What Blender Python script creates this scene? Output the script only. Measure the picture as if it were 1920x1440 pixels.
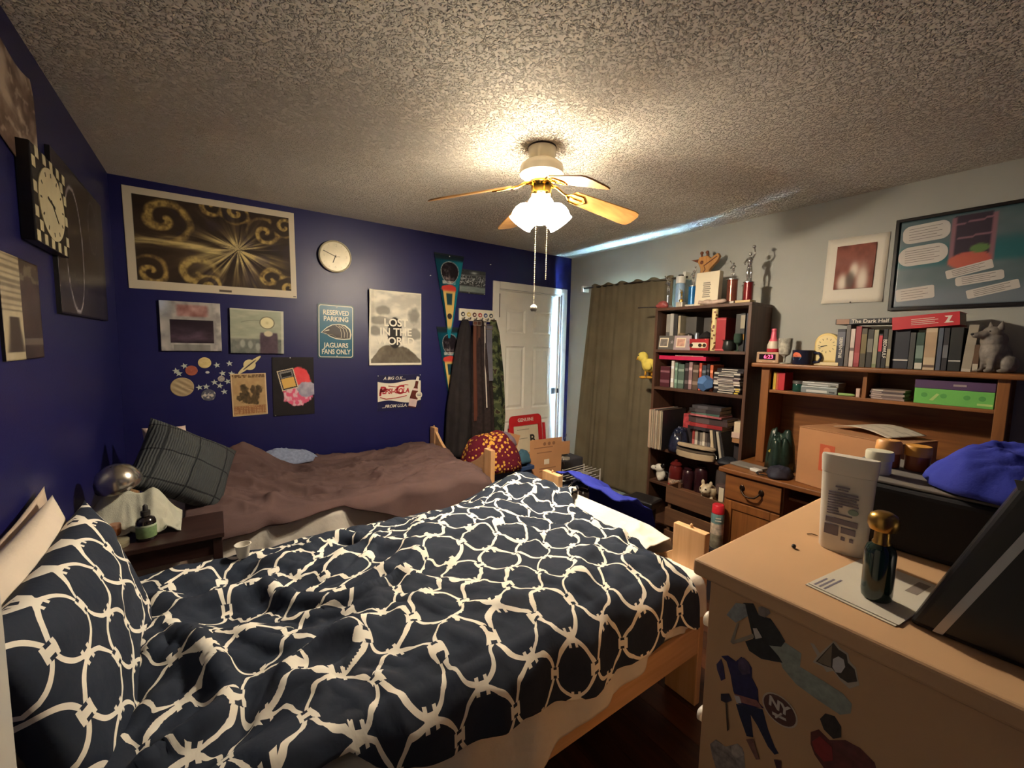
import bpy, bmesh, math, random
import numpy as np
from mathutils import Matrix, Vector, Euler

for o in list(bpy.data.objects): bpy.data.objects.remove(o)
SC = bpy.context.scene
COL = SC.collection
PI = math.pi

# ------------------------------------------------------------------ camera
CAM_H = 1.486
def make_camera(f=790.15, yaw=35.38, pitch=5.277, roll=1.184):
    y, p, r = [math.radians(a) for a in (yaw, pitch, roll)]
    fw = Vector((math.sin(y)*math.cos(p), math.cos(y)*math.cos(p), -math.sin(p)))
    rt = Vector((math.cos(y), -math.sin(y), 0)); up = rt.cross(fw)
    R = math.cos(r)*rt + math.sin(r)*up
    U = -math.sin(r)*rt + math.cos(r)*up
    m = Matrix((R, U, -fw)).transposed().to_4x4()
    m.translation = (0, 0, CAM_H)
    cd = bpy.data.cameras.new('camera'); co = bpy.data.objects.new('camera', cd)
    COL.objects.link(co); co.matrix_world = m
    cd.sensor_width = 36; cd.sensor_fit = 'HORIZONTAL'; cd.lens = f*36/1920
    cd.clip_start = .01
    SC.camera = co
make_camera()

# ------------------------------------------------------------------ world (overcast blue daylight outside the window)
W = bpy.data.worlds.new('world'); SC.world = W; W.use_nodes = True
bg = W.node_tree.nodes['Background']
bg.inputs[0].default_value = (.36, .66, 1.0, 1)
bg.inputs[1].default_value = 190.0
SC.view_settings.view_transform = 'Standard'
SC.view_settings.look = 'None'
SC.view_settings.exposure = 1.4
SC.view_settings.gamma = 1.0
SC.view_settings.use_curve_mapping = False
GLOBE_EMIT = 20.0            # brightness of the fan's frosted shades
GLOBE_COL = (1.0, .87, .69)
BULB_EMIT = 1150.0

# room
XR, YB, XL, YF, CE = 3.24, 3.484, -.468, -.16, 2.44
RW = -PI/2     # things against the right wall: local x -> -y, local -y -> room
LW = PI/2      # things on the left wall

# ------------------------------------------------------------------ helpers
def lin(c):
    return tuple(((v/255)/12.92 if v/255 <= .04045 else ((v/255+.055)/1.055)**2.4) for v in c)

_m = {}
def nn(nt, t, **kw):
    n = nt.nodes.new(t)
    for k, v in kw.items(): setattr(n, k, v)
    return n
def base_mat(key, rough, metal, spec=.5):
    m = bpy.data.materials.new(key); m.use_nodes = True
    nt = m.node_tree; b = nt.nodes['Principled BSDF']
    b.inputs['Roughness'].default_value = rough
    b.inputs['Metallic'].default_value = metal
    b.inputs['Specular IOR Level'].default_value = spec
    return m, nt, b
def add_bump(nt, b, scale, strength, dist=.01, detail=4, coord='Object', kind='noise'):
    tc = nn(nt, 'ShaderNodeTexCoord')
    if kind == 'noise':
        n = nn(nt, 'ShaderNodeTexNoise'); n.inputs['Scale'].default_value = scale; n.inputs['Detail'].default_value = detail
        out = n.outputs['Fac']
    else:
        n = nn(nt, 'ShaderNodeTexVoronoi'); n.inputs['Scale'].default_value = scale
        out = n.outputs['Distance']
    nt.links.new(tc.outputs[coord], n.inputs['Vector'])
    bp = nn(nt, 'ShaderNodeBump'); bp.inputs['Strength'].default_value = strength; bp.inputs['Distance'].default_value = dist
    nt.links.new(out, bp.inputs['Height'])
    nt.links.new(bp.outputs['Normal'], b.inputs['Normal'])
    return bp
def M(key, col=None, rough=.6, metal=0, var=.12, vs=12, bump=0, bs=120, bd=.004, emit=0, spec=.5, trans=0, alpha=1, ecol=None):
    if key in _m: return _m[key]
    m, nt, b = base_mat(key, rough, metal, spec)
    c = lin(col)
    if var:
        tc = nn(nt, 'ShaderNodeTexCoord'); n = nn(nt, 'ShaderNodeTexNoise')
        n.inputs['Scale'].default_value = vs; n.inputs['Detail'].default_value = 5
        nt.links.new(tc.outputs['Object'], n.inputs['Vector'])
        r = nn(nt, 'ShaderNodeValToRGB')
        r.color_ramp.elements[0].position = .3; r.color_ramp.elements[1].position = .7
        r.color_ramp.elements[0].color = tuple(x*(1-var) for x in c)+(1,)
        r.color_ramp.elements[1].color = tuple(min(1, x*(1+var)) for x in c)+(1,)
        nt.links.new(n.outputs['Fac'], r.inputs['Fac'])
        nt.links.new(r.outputs['Color'], b.inputs['Base Color'])
    else:
        b.inputs['Base Color'].default_value = c+(1,)
    if bump: add_bump(nt, b, bs, bump, bd)
    if emit:
        b.inputs['Emission Color'].default_value = (ecol or c)+(1,)
        b.inputs['Emission Strength'].default_value = emit
    if trans: b.inputs['Transmission Weight'].default_value = trans
    if alpha < 1: b.inputs['Alpha'].default_value = alpha
    _m[key] = m
    return m
def WOOD(key, c1, c2, axis='x', rough=.45, scale=1.0, spec=.5):
    if key in _m: return _m[key]
    m, nt, b = base_mat(key, rough, 0, spec)
    tc = nn(nt, 'ShaderNodeTexCoord'); mp = nn(nt, 'ShaderNodeMapping')
    s = [40*scale]*3; s['xyz'.index(axis)] = 2.5*scale
    mp.inputs['Scale'].default_value = s
    nt.links.new(tc.outputs['Object'], mp.inputs['Vector'])
    n = nn(nt, 'ShaderNodeTexNoise'); n.inputs['Scale'].default_value = 1; n.inputs['Detail'].default_value = 6; n.inputs['Distortion'].default_value = .6
    nt.links.new(mp.outputs[0], n.inputs['Vector'])
    r = nn(nt, 'ShaderNodeValToRGB')
    r.color_ramp.elements[0].position = .28; r.color_ramp.elements[1].position = .72
    r.color_ramp.elements[0].color = lin(c1)+(1,); r.color_ramp.elements[1].color = lin(c2)+(1,)
    nt.links.new(n.outputs['Fac'], r.inputs['Fac']); nt.links.new(r.outputs['Color'], b.inputs['Base Color'])
    bp = nn(nt, 'ShaderNodeBump'); bp.inputs['Strength'].default_value = .12; bp.inputs['Distance'].default_value = .002
    nt.links.new(n.outputs['Fac'], bp.inputs['Height']); nt.links.new(bp.outputs[0], b.inputs['Normal'])
    _m[key] = m
    return m
def PRINT(key='print', rough=.55, spec=.4, gloss_bump=0):
    if key in _m: return _m[key]
    m, nt, b = base_mat(key, rough, 0, spec)
    a = nn(nt, 'ShaderNodeAttribute', attribute_name='Col')
    nt.links.new(a.outputs['Color'], b.inputs['Base Color'])
    if gloss_bump: add_bump(nt, b, 14, gloss_bump, .02)
    _m[key] = m
    return m

class MB:
    def __init__(s): s.v = []; s.f = []
    def add(s, vs, fs, mat=None):
        k = len(s.v)
        if mat is not None: vs = [mat @ Vector(v) for v in vs]
        s.v += [tuple(v) for v in vs]; s.f += [tuple(i+k for i in f) for f in fs]
        return s
    def box(s, x0, x1, y0, y1, z0, z1, mat=None):
        vs = [(x, y, z) for x in (x0, x1) for y in (y0, y1) for z in (z0, z1)]
        fs = [(0, 1, 3, 2), (4, 6, 7, 5), (0, 4, 5, 1), (2, 3, 7, 6), (0, 2, 6, 4), (1, 5, 7, 3)]
        return s.add(vs, fs, mat)
    def prism(s, pts, y0, y1, mat=None):
        """polygon in local xz, extruded in y (pts counter-clockwise seen from -y)"""
        n = len(pts)
        vs = [(p[0], y0, p[1]) for p in pts]+[(p[0], y1, p[1]) for p in pts]
        fs = [tuple(range(n)), tuple(range(2*n-1, n-1, -1))]
        fs += [(i, i+n, (i+1) % n+n, (i+1) % n) for i in range(n)]
        return s.add(vs, fs, mat)
    def lathe(s, prof, seg=24, mat=None, cap=True):
        vs = []; fs = []
        n = len(prof)
        for r, z in prof:
            for k in range(seg):
                a = 2*PI*k/seg; vs.append((max(r, 1e-5)*math.cos(a), max(r, 1e-5)*math.sin(a), z))
        for i in range(n-1):
            for k in range(seg):
                k2 = (k+1) % seg
                fs.append((i*seg+k, i*seg+k2, (i+1)*seg+k2, (i+1)*seg+k))
        if cap:
            fs.append(tuple(range(seg-1, -1, -1))); fs.append(tuple((n-1)*seg+k for k in range(seg)))
        return s.add(vs, fs, mat)
    def tube(s, pts, r, seg=8, mat=None, closed=False):
        P = [Vector(p) for p in pts]; n = len(P); vs = []; fs = []
        rr = r if isinstance(r, (list, tuple)) else [r]*n
        N = None
        for i in range(n):
            t = (P[min(i+1, n-1)]-P[max(i-1, 0)])
            if t.length < 1e-9: t = Vector((0, 0, 1))
            t.normalize()
            if N is None:
                N = t.orthogonal().normalized()
            N = (N-t*N.dot(t)).normalized(); B = t.cross(N)
            for k in range(seg):
                a = 2*PI*k/seg; vs.append(P[i]+(N*math.cos(a)+B*math.sin(a))*rr[i])
        for i in range(n-1):
            for k in range(seg):
                k2 = (k+1) % seg
                fs.append((i*seg+k, i*seg+k2, (i+1)*seg+k2, (i+1)*seg+k))
        fs.append(tuple(range(seg-1, -1, -1))); fs.append(tuple((n-1)*seg+k for k in range(seg)))
        return s.add(vs, fs, mat)
    def ell(s, c, r, seg=14, rings=9, rot=None):
        vs = []; fs = []
        R = Euler(rot).to_matrix() if rot else Matrix.Identity(3)
        if not isinstance(r, (tuple, list)): r = (r, r, r)
        vs.append(R @ Vector((0, 0, -r[2]))+Vector(c))
        for i in range(1, rings):
            p = -PI/2+PI*i/rings
            for k in range(seg):
                a = 2*PI*k/seg
                vs.append(R @ Vector((r[0]*math.cos(p)*math.cos(a), r[1]*math.cos(p)*math.sin(a), r[2]*math.sin(p)))+Vector(c))
        vs.append(R @ Vector((0, 0, r[2]))+Vector(c)); L = len(vs)-1
        for k in range(seg): fs.append((0, 1+(k+1) % seg, 1+k))
        for i in range(rings-2):
            for k in range(seg):
                k2 = (k+1) % seg
                fs.append((1+i*seg+k, 1+i*seg+k2, 1+(i+1)*seg+k2, 1+(i+1)*seg+k))
        o = 1+(rings-2)*seg
        for k in range(seg): fs.append((o+k, o+(k+1) % seg, L))
        return s.add(vs, fs)
    def build(s, name, mat, parent=None, smooth=False, bevel=0, loc=None, rot=None, remesh=0, seg=2, sm_it=4):
        me = bpy.data.meshes.new(name); me.from_pydata(s.v, [], s.f); me.update()
        bm = bmesh.new(); bm.from_mesh(me); bmesh.ops.recalc_face_normals(bm, faces=bm.faces); bm.to_mesh(me); bm.free()
        return link(name, me, mat, parent, smooth, bevel, loc, rot, remesh, seg, sm_it)
def link(name, me, mat, parent=None, smooth=False, bevel=0, loc=None, rot=None, remesh=0, seg=2, sm_it=4, solid=0):
    o = bpy.data.objects.new(name, me); COL.objects.link(o)
    if mat is not None: me.materials.append(mat)
    if smooth:
        me.polygons.foreach_set('use_smooth', [True]*len(me.polygons))
        if smooth == 'auto':
            me.set_sharp_from_angle(angle=math.radians(40))
    if parent is not None: o.parent = parent
    if loc is not None: o.location = loc
    if rot is not None: o.rotation_euler = rot if isinstance(rot, (tuple, list)) else (0, 0, rot)
    if bevel:
        b = o.modifiers.new('bevel', 'BEVEL'); b.width = bevel; b.segments = seg; b.limit_method = 'ANGLE'; b.angle_limit = math.radians(35)
    if remesh:
        r = o.modifiers.new('remesh', 'REMESH'); r.mode = 'VOXEL'; r.voxel_size = remesh; r.use_smooth_shade = True
        q = o.modifiers.new('smooth', 'SMOOTH'); q.iterations = sm_it; q.factor = .5
    if solid:
        q = o.modifiers.new('solid', 'SOLIDIFY'); q.thickness = solid; q.offset = -1
    return o
def tag(o, label, cat, group=None):
    o['label'] = label; o['category'] = cat
    if group: o['group'] = group
    return o
def thing(name, label, cat, loc=(0, 0, 0), rot=0, group=None):
    o = bpy.data.objects.new(name, None); COL.objects.link(o); o.empty_display_size = .05
    o.location = loc; o.rotation_euler = rot if isinstance(rot, (tuple, list)) else (0, 0, rot)
    return tag(o, label, cat, group)
def struct(o): o['kind'] = 'structure'; return o
def quick(name, mb, mat, label, cat, group=None, **kw): return tag(mb.build(name, mat, None, **kw), label, cat, group)
def rrect(w, h, r, n=5, cx=0, cz=0):
    pts = []
    for sx, sz, a0 in ((1, -1, -PI/2), (1, 1, 0), (-1, 1, PI/2), (-1, -1, PI)):
        for k in range(n+1):
            a = a0+PI/2*k/n
            pts.append((cx+sx*(w/2-r)+r*math.cos(a), cz+sz*(h/2-r)+r*math.sin(a)))
    return pts
def ring(mb, outer, inner, y0, y1):
    n = len(outer)
    vs = [(p[0], y0, p[1]) for p in outer]+[(p[0], y0, p[1]) for p in inner]+[(p[0], y1, p[1]) for p in outer]+[(p[0], y1, p[1]) for p in inner]
    fs = []
    for i in range(n):
        j = (i+1) % n
        fs += [(i, j, n+j, n+i), (2*n+i, 3*n+i, 3*n+j, 2*n+j), (i, 2*n+i, 2*n+j, j), (n+i, n+j, 3*n+j, 3*n+i)]
    return mb.add(vs, fs)
def circ(r, n=24, cx=0, cz=0, rx=None):
    return [(cx+(rx or r)*math.cos(2*PI*k/n), cz+r*math.sin(2*PI*k/n)) for k in range(n)]
def text(s, size, mat, parent, x=0, y=0, z=0, rot=0, shear=0, sx=1, bold=0, name='lettering', ext=.0006, yaw=0):
    """flat lettering in the local xz plane facing -y"""
    cu = bpy.data.curves.new('t', 'FONT'); cu.body = s; cu.size = size; cu.align_x = 'CENTER'; cu.align_y = 'CENTER'
    cu.extrude = ext; cu.shear = shear; cu.offset = bold; cu.resolution_u = 3
    t = bpy.data.objects.new('t', cu); COL.objects.link(t)
    bpy.context.view_layer.update()
    me = bpy.data.meshes.new_from_object(t.evaluated_get(bpy.context.evaluated_depsgraph_get()))
    bpy.data.objects.remove(t); bpy.data.curves.remove(cu)
    me.transform(Matrix.Translation((x, y, z)) @ Matrix.Rotation(yaw, 4, 'Z') @ Matrix.Rotation(-rot, 4, 'Y') @ Matrix.Rotation(PI/2, 4, 'X') @ Matrix.Diagonal((sx, 1, 1, 1)))
    me.materials.clear()
    return link(name, me, mat, parent)

# numpy value noise
_rng = np.random.RandomState(7); _T = _rng.rand(256, 256)
def vn(x, y):
    x = np.asarray(x, float); y = np.asarray(y, float)
    xi = np.floor(x).astype(int); yi = np.floor(y).astype(int); fx = x-xi; fy = y-yi
    fx = fx*fx*(3-2*fx); fy = fy*fy*(3-2*fy)
    g = lambda a, b: _T[a % 256, b % 256]
    return (g(xi, yi)*(1-fx)+g(xi+1, yi)*fx)*(1-fy)+(g(xi, yi+1)*(1-fx)+g(xi+1, yi+1)*fx)*fy
def fbm(x, y, o=4, g=.5):
    a = 1; s = 0; t = 0
    for k in range(o): s = s+a*vn(x*2**k+17*k, y*2**k+31*k); t += a; a *= g
    return s/t
def ridge(x, y, o=3):
    a = 1; s = 0; t = 0
    for k in range(o):
        n = vn(x*2**k+13*k, y*2**k+7*k); s = s+a*(1-np.abs(2*n-1))**2; t += a; a *= .5
    return s/t
def sst(a, b, x):
    t = np.clip((x-a)/(b-a), 0, 1); return t*t*(3-2*t)

def grid_mesh(name, P, uv=None, close_u=False):
    """P array (nu,nv,3)"""
    nu, nv = P.shape[:2]
    idx = np.arange(nu*nv).reshape(nu, nv)
    q = np.stack([idx[:-1, :-1], idx[1:, :-1], idx[1:, 1:], idx[:-1, 1:]], -1).reshape(-1, 4)
    if close_u:
        q2 = np.stack([idx[-1, :-1], idx[0, :-1], idx[0, 1:], idx[-1, 1:]], -1).reshape(-1, 4); q = np.concatenate([q, q2])
    me = bpy.data.meshes.new(name); me.from_pydata(P.reshape(-1, 3).tolist(), [], q.tolist()); me.update()
    if uv is not None:
        l = me.uv_layers.new(name='UVMap'); li = np.zeros(len(me.loops), int); me.loops.foreach_get('vertex_index', li)
        l.data.foreach_set('uv', uv.reshape(-1, 2)[li].astype(np.float32).ravel())
    return me
def paint(name, w, h, fn, nx, ny, mat=None, parent=None, loc=None, rot=None, solid=.002, shape=None, curl=None):
    """a flat print: grid in local xz facing -y; fn(u,v)->(r,g,b) sRGB 0..255"""
    u, v = np.meshgrid(np.linspace(0, 1, nx), np.linspace(0, 1, ny), indexing='ij')
    X = (u-.5)*w; Z = (v-.5)*h; Y = np.zeros_like(u)
    if shape: X, Z = shape(u, v)
    if curl: Y = curl(u, v)
    me = grid_mesh(name, np.stack([X, Y, Z], -1))
    c = np.stack([np.broadcast_to(np.asarray(k, float), u.shape) for k in fn(u, v)], -1)/255
    c = np.clip(c, 0, 1); c = np.where(c <= .04045, c/12.92, ((c+.055)/1.055)**2.4)
    at = me.color_attributes.new('Col', 'FLOAT_COLOR', 'POINT')
    at.data.foreach_set('color', np.concatenate([c, np.ones(c.shape[:2]+(1,))], -1).astype(np.float32).ravel())
    me.flip_normals() if False else None
    return link(name, me, mat or PRINT(), parent, smooth=True, loc=loc, rot=rot, solid=solid)
def mixc(a, b, t): return tuple(np.asarray(x)*(1-t)+np.asarray(y)*t for x, y in zip(a, b))

# ================================================================== the room
def wall_paint(key, col, rough, bump):
    m = M(key, col, rough, var=.05, vs=3, bump=bump, bs=260, bd=.0015)
    return m
BLUE = wall_paint('blue_wall_paint', (20, 21, 80), .40, .25)
GREY = wall_paint('grey_wall_paint', (172, 172, 164), .7, .25)
def ceiling_mat():
    m, nt, b = base_mat('popcorn_ceiling', .95, 0, .1)
    tc = nn(nt, 'ShaderNodeTexCoord')
    v = nn(nt, 'ShaderNodeTexVoronoi'); v.inputs['Scale'].default_value = 150; v.feature = 'SMOOTH_F1'; v.inputs['Smoothness'].default_value = .4
    n = nn(nt, 'ShaderNodeTexNoise'); n.inputs['Scale'].default_value = 85; n.inputs['Detail'].default_value = 3
    nt.links.new(tc.outputs['Object'], v.inputs['Vector']); nt.links.new(tc.outputs['Object'], n.inputs['Vector'])
    a0 = nn(nt, 'ShaderNodeMath', operation='MULTIPLY_ADD'); nt.links.new(v.outputs['Distance'], a0.inputs[0]); a0.inputs[1].default_value = -.35; nt.links.new(n.outputs['Fac'], a0.inputs[2])
    a = nn(nt, 'ShaderNodeMapRange'); a.interpolation_type = 'SMOOTHSTEP'; a.inputs['From Min'].default_value = .30; a.inputs['From Max'].default_value = .46; nt.links.new(a0.outputs[0], a.inputs['Value'])
    bp = nn(nt, 'ShaderNodeBump'); bp.inputs['Strength'].default_value = 1.0; bp.inputs['Distance'].default_value = .022
    nt.links.new(a.outputs[0], bp.inputs['Height']); nt.links.new(bp.outputs[0], b.inputs['Normal'])
    b.inputs['Base Color'].default_value = lin((244, 237, 222))+(1,)
    return m
CEIL = ceiling_mat()
T = .12
WHITE = M('white_trim_paint', (232, 228, 216), .4, var=.03)
WX0, WX1, WZ0, WZ1 = 2.34, 2.93, .25, 1.97        # window opening in the right wall (y range, z range)
DX0, DX1, DZ = 2.295, 3.105, 2.03                # closet door opening in the back wall

f0 = MB().box(XL-T, XR+T, YF-1.6, YB+T, -.1, -.012).build('floor', M('subfloor', (40, 24, 16), .8)); struct(f0)
woods = [WOOD('floor_wood_%d' % k, a, b, 'y', .33) for k, (a, b) in enumerate([((44, 24, 14), (74, 42, 24)), ((56, 30, 17), (88, 50, 28)), ((36, 20, 13), (62, 36, 22)), ((66, 38, 20), (96, 60, 32))])]
rnd = random.Random(3)
bw = .127; nx = int((XR-XL)/bw)+1
bd_mesh = {}
for i in range(nx):
    x0 = XL+i*bw; x1 = min(XR, x0+bw)-.0018
    y = YF-rnd.uniform(0, .8)
    while y < YB:
        L = rnd.choice((.9, 1.2, 1.5)); a = max(y, YF); b_ = min(y+L, YB)-.0018
        if b_-a > .05:
            MB().box(x0, x1, a, b_, -.012, 0).build('board', woods[rnd.randrange(4)], f0)
        y += L
struct(MB().box(XL-T, XR+T, YF-1.6, YB+T, CE, CE+.1).build('ceiling', CEIL))
struct(MB().box(XL-T, XL, YF-1.6, YB+T, -.1, CE).build('wall_left', BLUE))
wb = MB().box(XL-T, DX0, YB, YB+T, -.1, CE).box(DX1, XR+T, YB, YB+T, -.1, CE).box(DX0, DX1, YB, YB+T, DZ, CE)
struct(wb.build('wall_back', BLUE))
wr = MB().box(XR, XR+T, YF-1.6, WX0, -.1, CE).box(XR, XR+T, WX1, YB+T, -.1, CE).box(XR, XR+T, WX0, WX1, -.1, WZ0).box(XR, XR+T, WX0, WX1, WZ1, CE)
struct(wr.build('wall_right', GREY))
# front wall behind the camera, with the doorway the photographer stands in, and the hall beyond it
wf = MB().box(XL, -.34, YF-T, YF, 0, CE).box(.47, XR, YF-T, YF, 0, CE).box(-.34, .47, YF-T, YF, 2.03, CE)
wf.box(XL, XR, YF-1.6, YF-1.5, 0, CE)
struct(wf.build('wall_front', BLUE))
# closet behind the back door is closed off by the door itself
def six_panel(door, w, h, mat, fy=0):
    """raised panels on the -y face of a slab"""
    st = .105; cw = (w-3*st)/2
    rows = [(.20, .70), (.82, 1.47), (1.60, 1.84)]
    for r0, r1 in rows:
        for k in range(2):
            x0 = -w/2+st+k*(cw+st); x1 = x0+cw
            o = [(x0, r0), (x1, r0), (x1, r1), (x0, r1)]
            i1 = [(x0+.018, r0+.018), (x1-.018, r0+.018), (x1-.018, r1-.018), (x0+.018, r1-.018)]
            i2 = [(x0+.045, r0+.045), (x1-.045, r0+.045), (x1-.045, r1-.045), (x0+.045, r1-.045)]
            mb = MB()
            vs = [(p[0], fy+.001, p[1]) for p in o]+[(p[0], fy+.012, p[1]) for p in i1]+[(p[0], fy+.002, p[1]) for p in i2]
            fs = [(a, (a+1) % 4, 4+(a+1) % 4, 4+a) for a in range(4)]+[(4+a, 4+(a+1) % 4, 8+(a+1) % 4, 8+a) for a in range(4)]+[(8, 9, 10, 11)]
            mb.add(vs, fs); mb.build('panel', mat, door)
def slab_with_holes(w, h, th):
    st = .105; cw = (w-3*st)/2; mb = MB()
    xs = [-w/2, -w/2+st, -w/2+st+cw, -w/2+2*st+cw, w/2-st, w/2]
    zs = [0, .20, .70, .82, 1.47, 1.60, 1.84, h]
    for i in range(5):
        for j in range(7):
            hole = (i in (1, 3)) and (j in (1, 3, 5))
            if not hole: mb.box(xs[i], xs[i+1], 0, th, zs[j], zs[j+1])
    mb.box(-w/2+.01, w/2-.01, th*.5, th, .01, h-.01)
    bm_ = mb
    return bm_
d1 = slab_with_holes(.80, 2.02, .035).build('door_1', WHITE, None, loc=((DX0+DX1)/2, YB+.028, 0.005)); struct(d1)
six_panel(d1, .80, 2.02, WHITE)
LATCH = M('dark_bronze', (46, 40, 34), .4, .8)
MB().box(.325, .375, -.004, .004, .955, 1.02).build('latch_plate', LATCH, d1, bevel=.002)
MB().box(.383, .4, -.03, -.022, .965, 1.015).build('strike_plate', LATCH, d1)
MB().box(-.4, -.39, -.031, -.029, 1.75, 1.98).build('hinge_leaf', LATCH, d1)
trim = MB()
for a, b_ in ((DX0-.075, DX0), (DX1, DX1+.075)):
    trim.box(a, b_, YB-.018, YB, 0, DZ+.07)
trim.box(DX0, DX1, YB-.018, YB, DZ, DZ+.07)
trim.box(DX0-.001, DX0+.012, YB, YB+.1, 0, DZ).box(DX1-.012, DX1+.001, YB, YB+.1, 0, DZ).box(DX0, DX1, YB, YB+.1, DZ-.012, DZ)
struct(trim.build('trim_1', WHITE, None, bevel=.006))
for nm, bx in (('baseboard_left', (XL, XL+.012, YF, YB-.012)), ('baseboard_back', (XL+.012, DX0-.076, YB-.012, YB)), ('baseboard_right', (XR-.012, XR, YF, YB-.012))):
    struct(MB().box(bx[0], bx[1], bx[2], bx[3], 0, .085).build(nm, WHITE, None, bevel=.003))
# the open entry door whose edge shows at the left of the frame
dd = MB().box(-.78, 0, -.018, .018, .01, 2.03).build('door_2', M('entry_door_paint', (206, 202, 192), .45, var=.03), None, loc=(-.2265, .715, 0), rot=math.radians(80), bevel=.002); struct(dd)
KN = M('brass_knob', (190, 150, 80), .3, 1)
MB().lathe([(.026, 0), (.026, .006), (.011, .01), (.011, .03), (.026, .04), (.029, .055), (.02, .068), (.001, .07)], 20, Matrix.Translation((-.06, -.018, .95)) @ Matrix.Rotation(PI/2, 4, 'X')).build('door_knob', KN, dd, smooth=True)

# window behind the curtain
w1 = thing('window_1', '', '', (XR, 0, 0)); del w1['label']; del w1['category']; struct(w1)
FR = M('window_frame_white', (225, 228, 230), .4, var=.02)
fm = MB().box(.03, .08, WX0, WX0+.05, WZ0, WZ1).box(.03, .08, WX1-.05, WX1, WZ0, WZ1).box(.03, .08, WX0, WX1, WZ0, WZ0+.05).box(.03, .08, WX0, WX1, WZ1-.05, WZ1).box(.03, .07, WX0, WX1, 1.13, 1.18)
fm.build('window_frame', FR, w1)
def glass_mat():
    m = bpy.data.materials.new('window_glass'); m.use_nodes = True; nt = m.node_tree; nt.nodes.clear()
    o = nn(nt, 'ShaderNodeOutputMaterial'); t = nn(nt, 'ShaderNodeBsdfTransparent'); g = nn(nt, 'ShaderNodeBsdfGlossy'); x = nn(nt, 'ShaderNodeMixShader')
    g.inputs['Roughness'].default_value = .02; x.inputs[0].default_value = .06
    nt.links.new(t.outputs[0], x.inputs[1]); nt.links.new(g.outputs[0], x.inputs[2]); nt.links.new(x.outputs[0], o.inputs[0]); return m
GLASS = glass_mat()
for z0, z1 in ((WZ0+.05, 1.13), (1.18, WZ1-.05)):
    MB().box(.052, .056, WX0+.05, WX1-.05, z0, z1).build('pane', GLASS, w1)
MB().box(-.03, .03, WX0-.04, WX1+.04, WZ0-.025, WZ0).build('window_sill', FR, w1)

# curtain on a rod
def curtain():
    t = thing('curtain', 'olive brown full length curtain hanging over the window beside the bookcase', 'curtain', (0, 0, 0))
    nu, nv = 240, 60
    u, v = np.meshgrid(np.linspace(0, 1, nu), np.linspace(0, 1, nv), indexing='ij')   # u along y (0 = corner side), v down
    ytop = 3.09-u*.935; ybot = 3.235-u*1.075
    y = ytop*(1-v)+ybot*v
    z = 2.105-v*(2.105-.10)+.012*np.sin(u*34)*(1-v)**8 - .02*u*(1-v)
    fold = (fbm(u*9, v*.6, 3)-.5)*.07*(.3+.7*sst(0, .5, v)) + .004*np.sin(u*70+2*fbm(u*3, v, 2))*(1-v*.6)
    x = 3.165+np.clip(fold, -.07, .045) - .04*sst(.12, 0, u)*v
    P = np.stack([x, y, z], -1)
    m = M('olive_curtain_cloth', (112, 102, 82), .92, var=.1, vs=6, bump=.35, bs=500, bd=.001, spec=.15)
    link('curtain_panel', grid_mesh('curtain_panel', P), m, t, smooth=True, solid=.004)
    rod = MB().tube([(3.165, 3.20, 2.085), (3.165, 2.03, 2.065)], .009, 10)
    rod.build('curtain_rod', M('rod_metal', (70, 62, 52), .4, .7), t, smooth=True)
    for y in (3.215, 2.05):
        MB().box(3.15, 3.24, y-.013, y+.013, 2.05, 2.11).build('bracket', WHITE, t, bevel=.003)
curtain()

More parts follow.
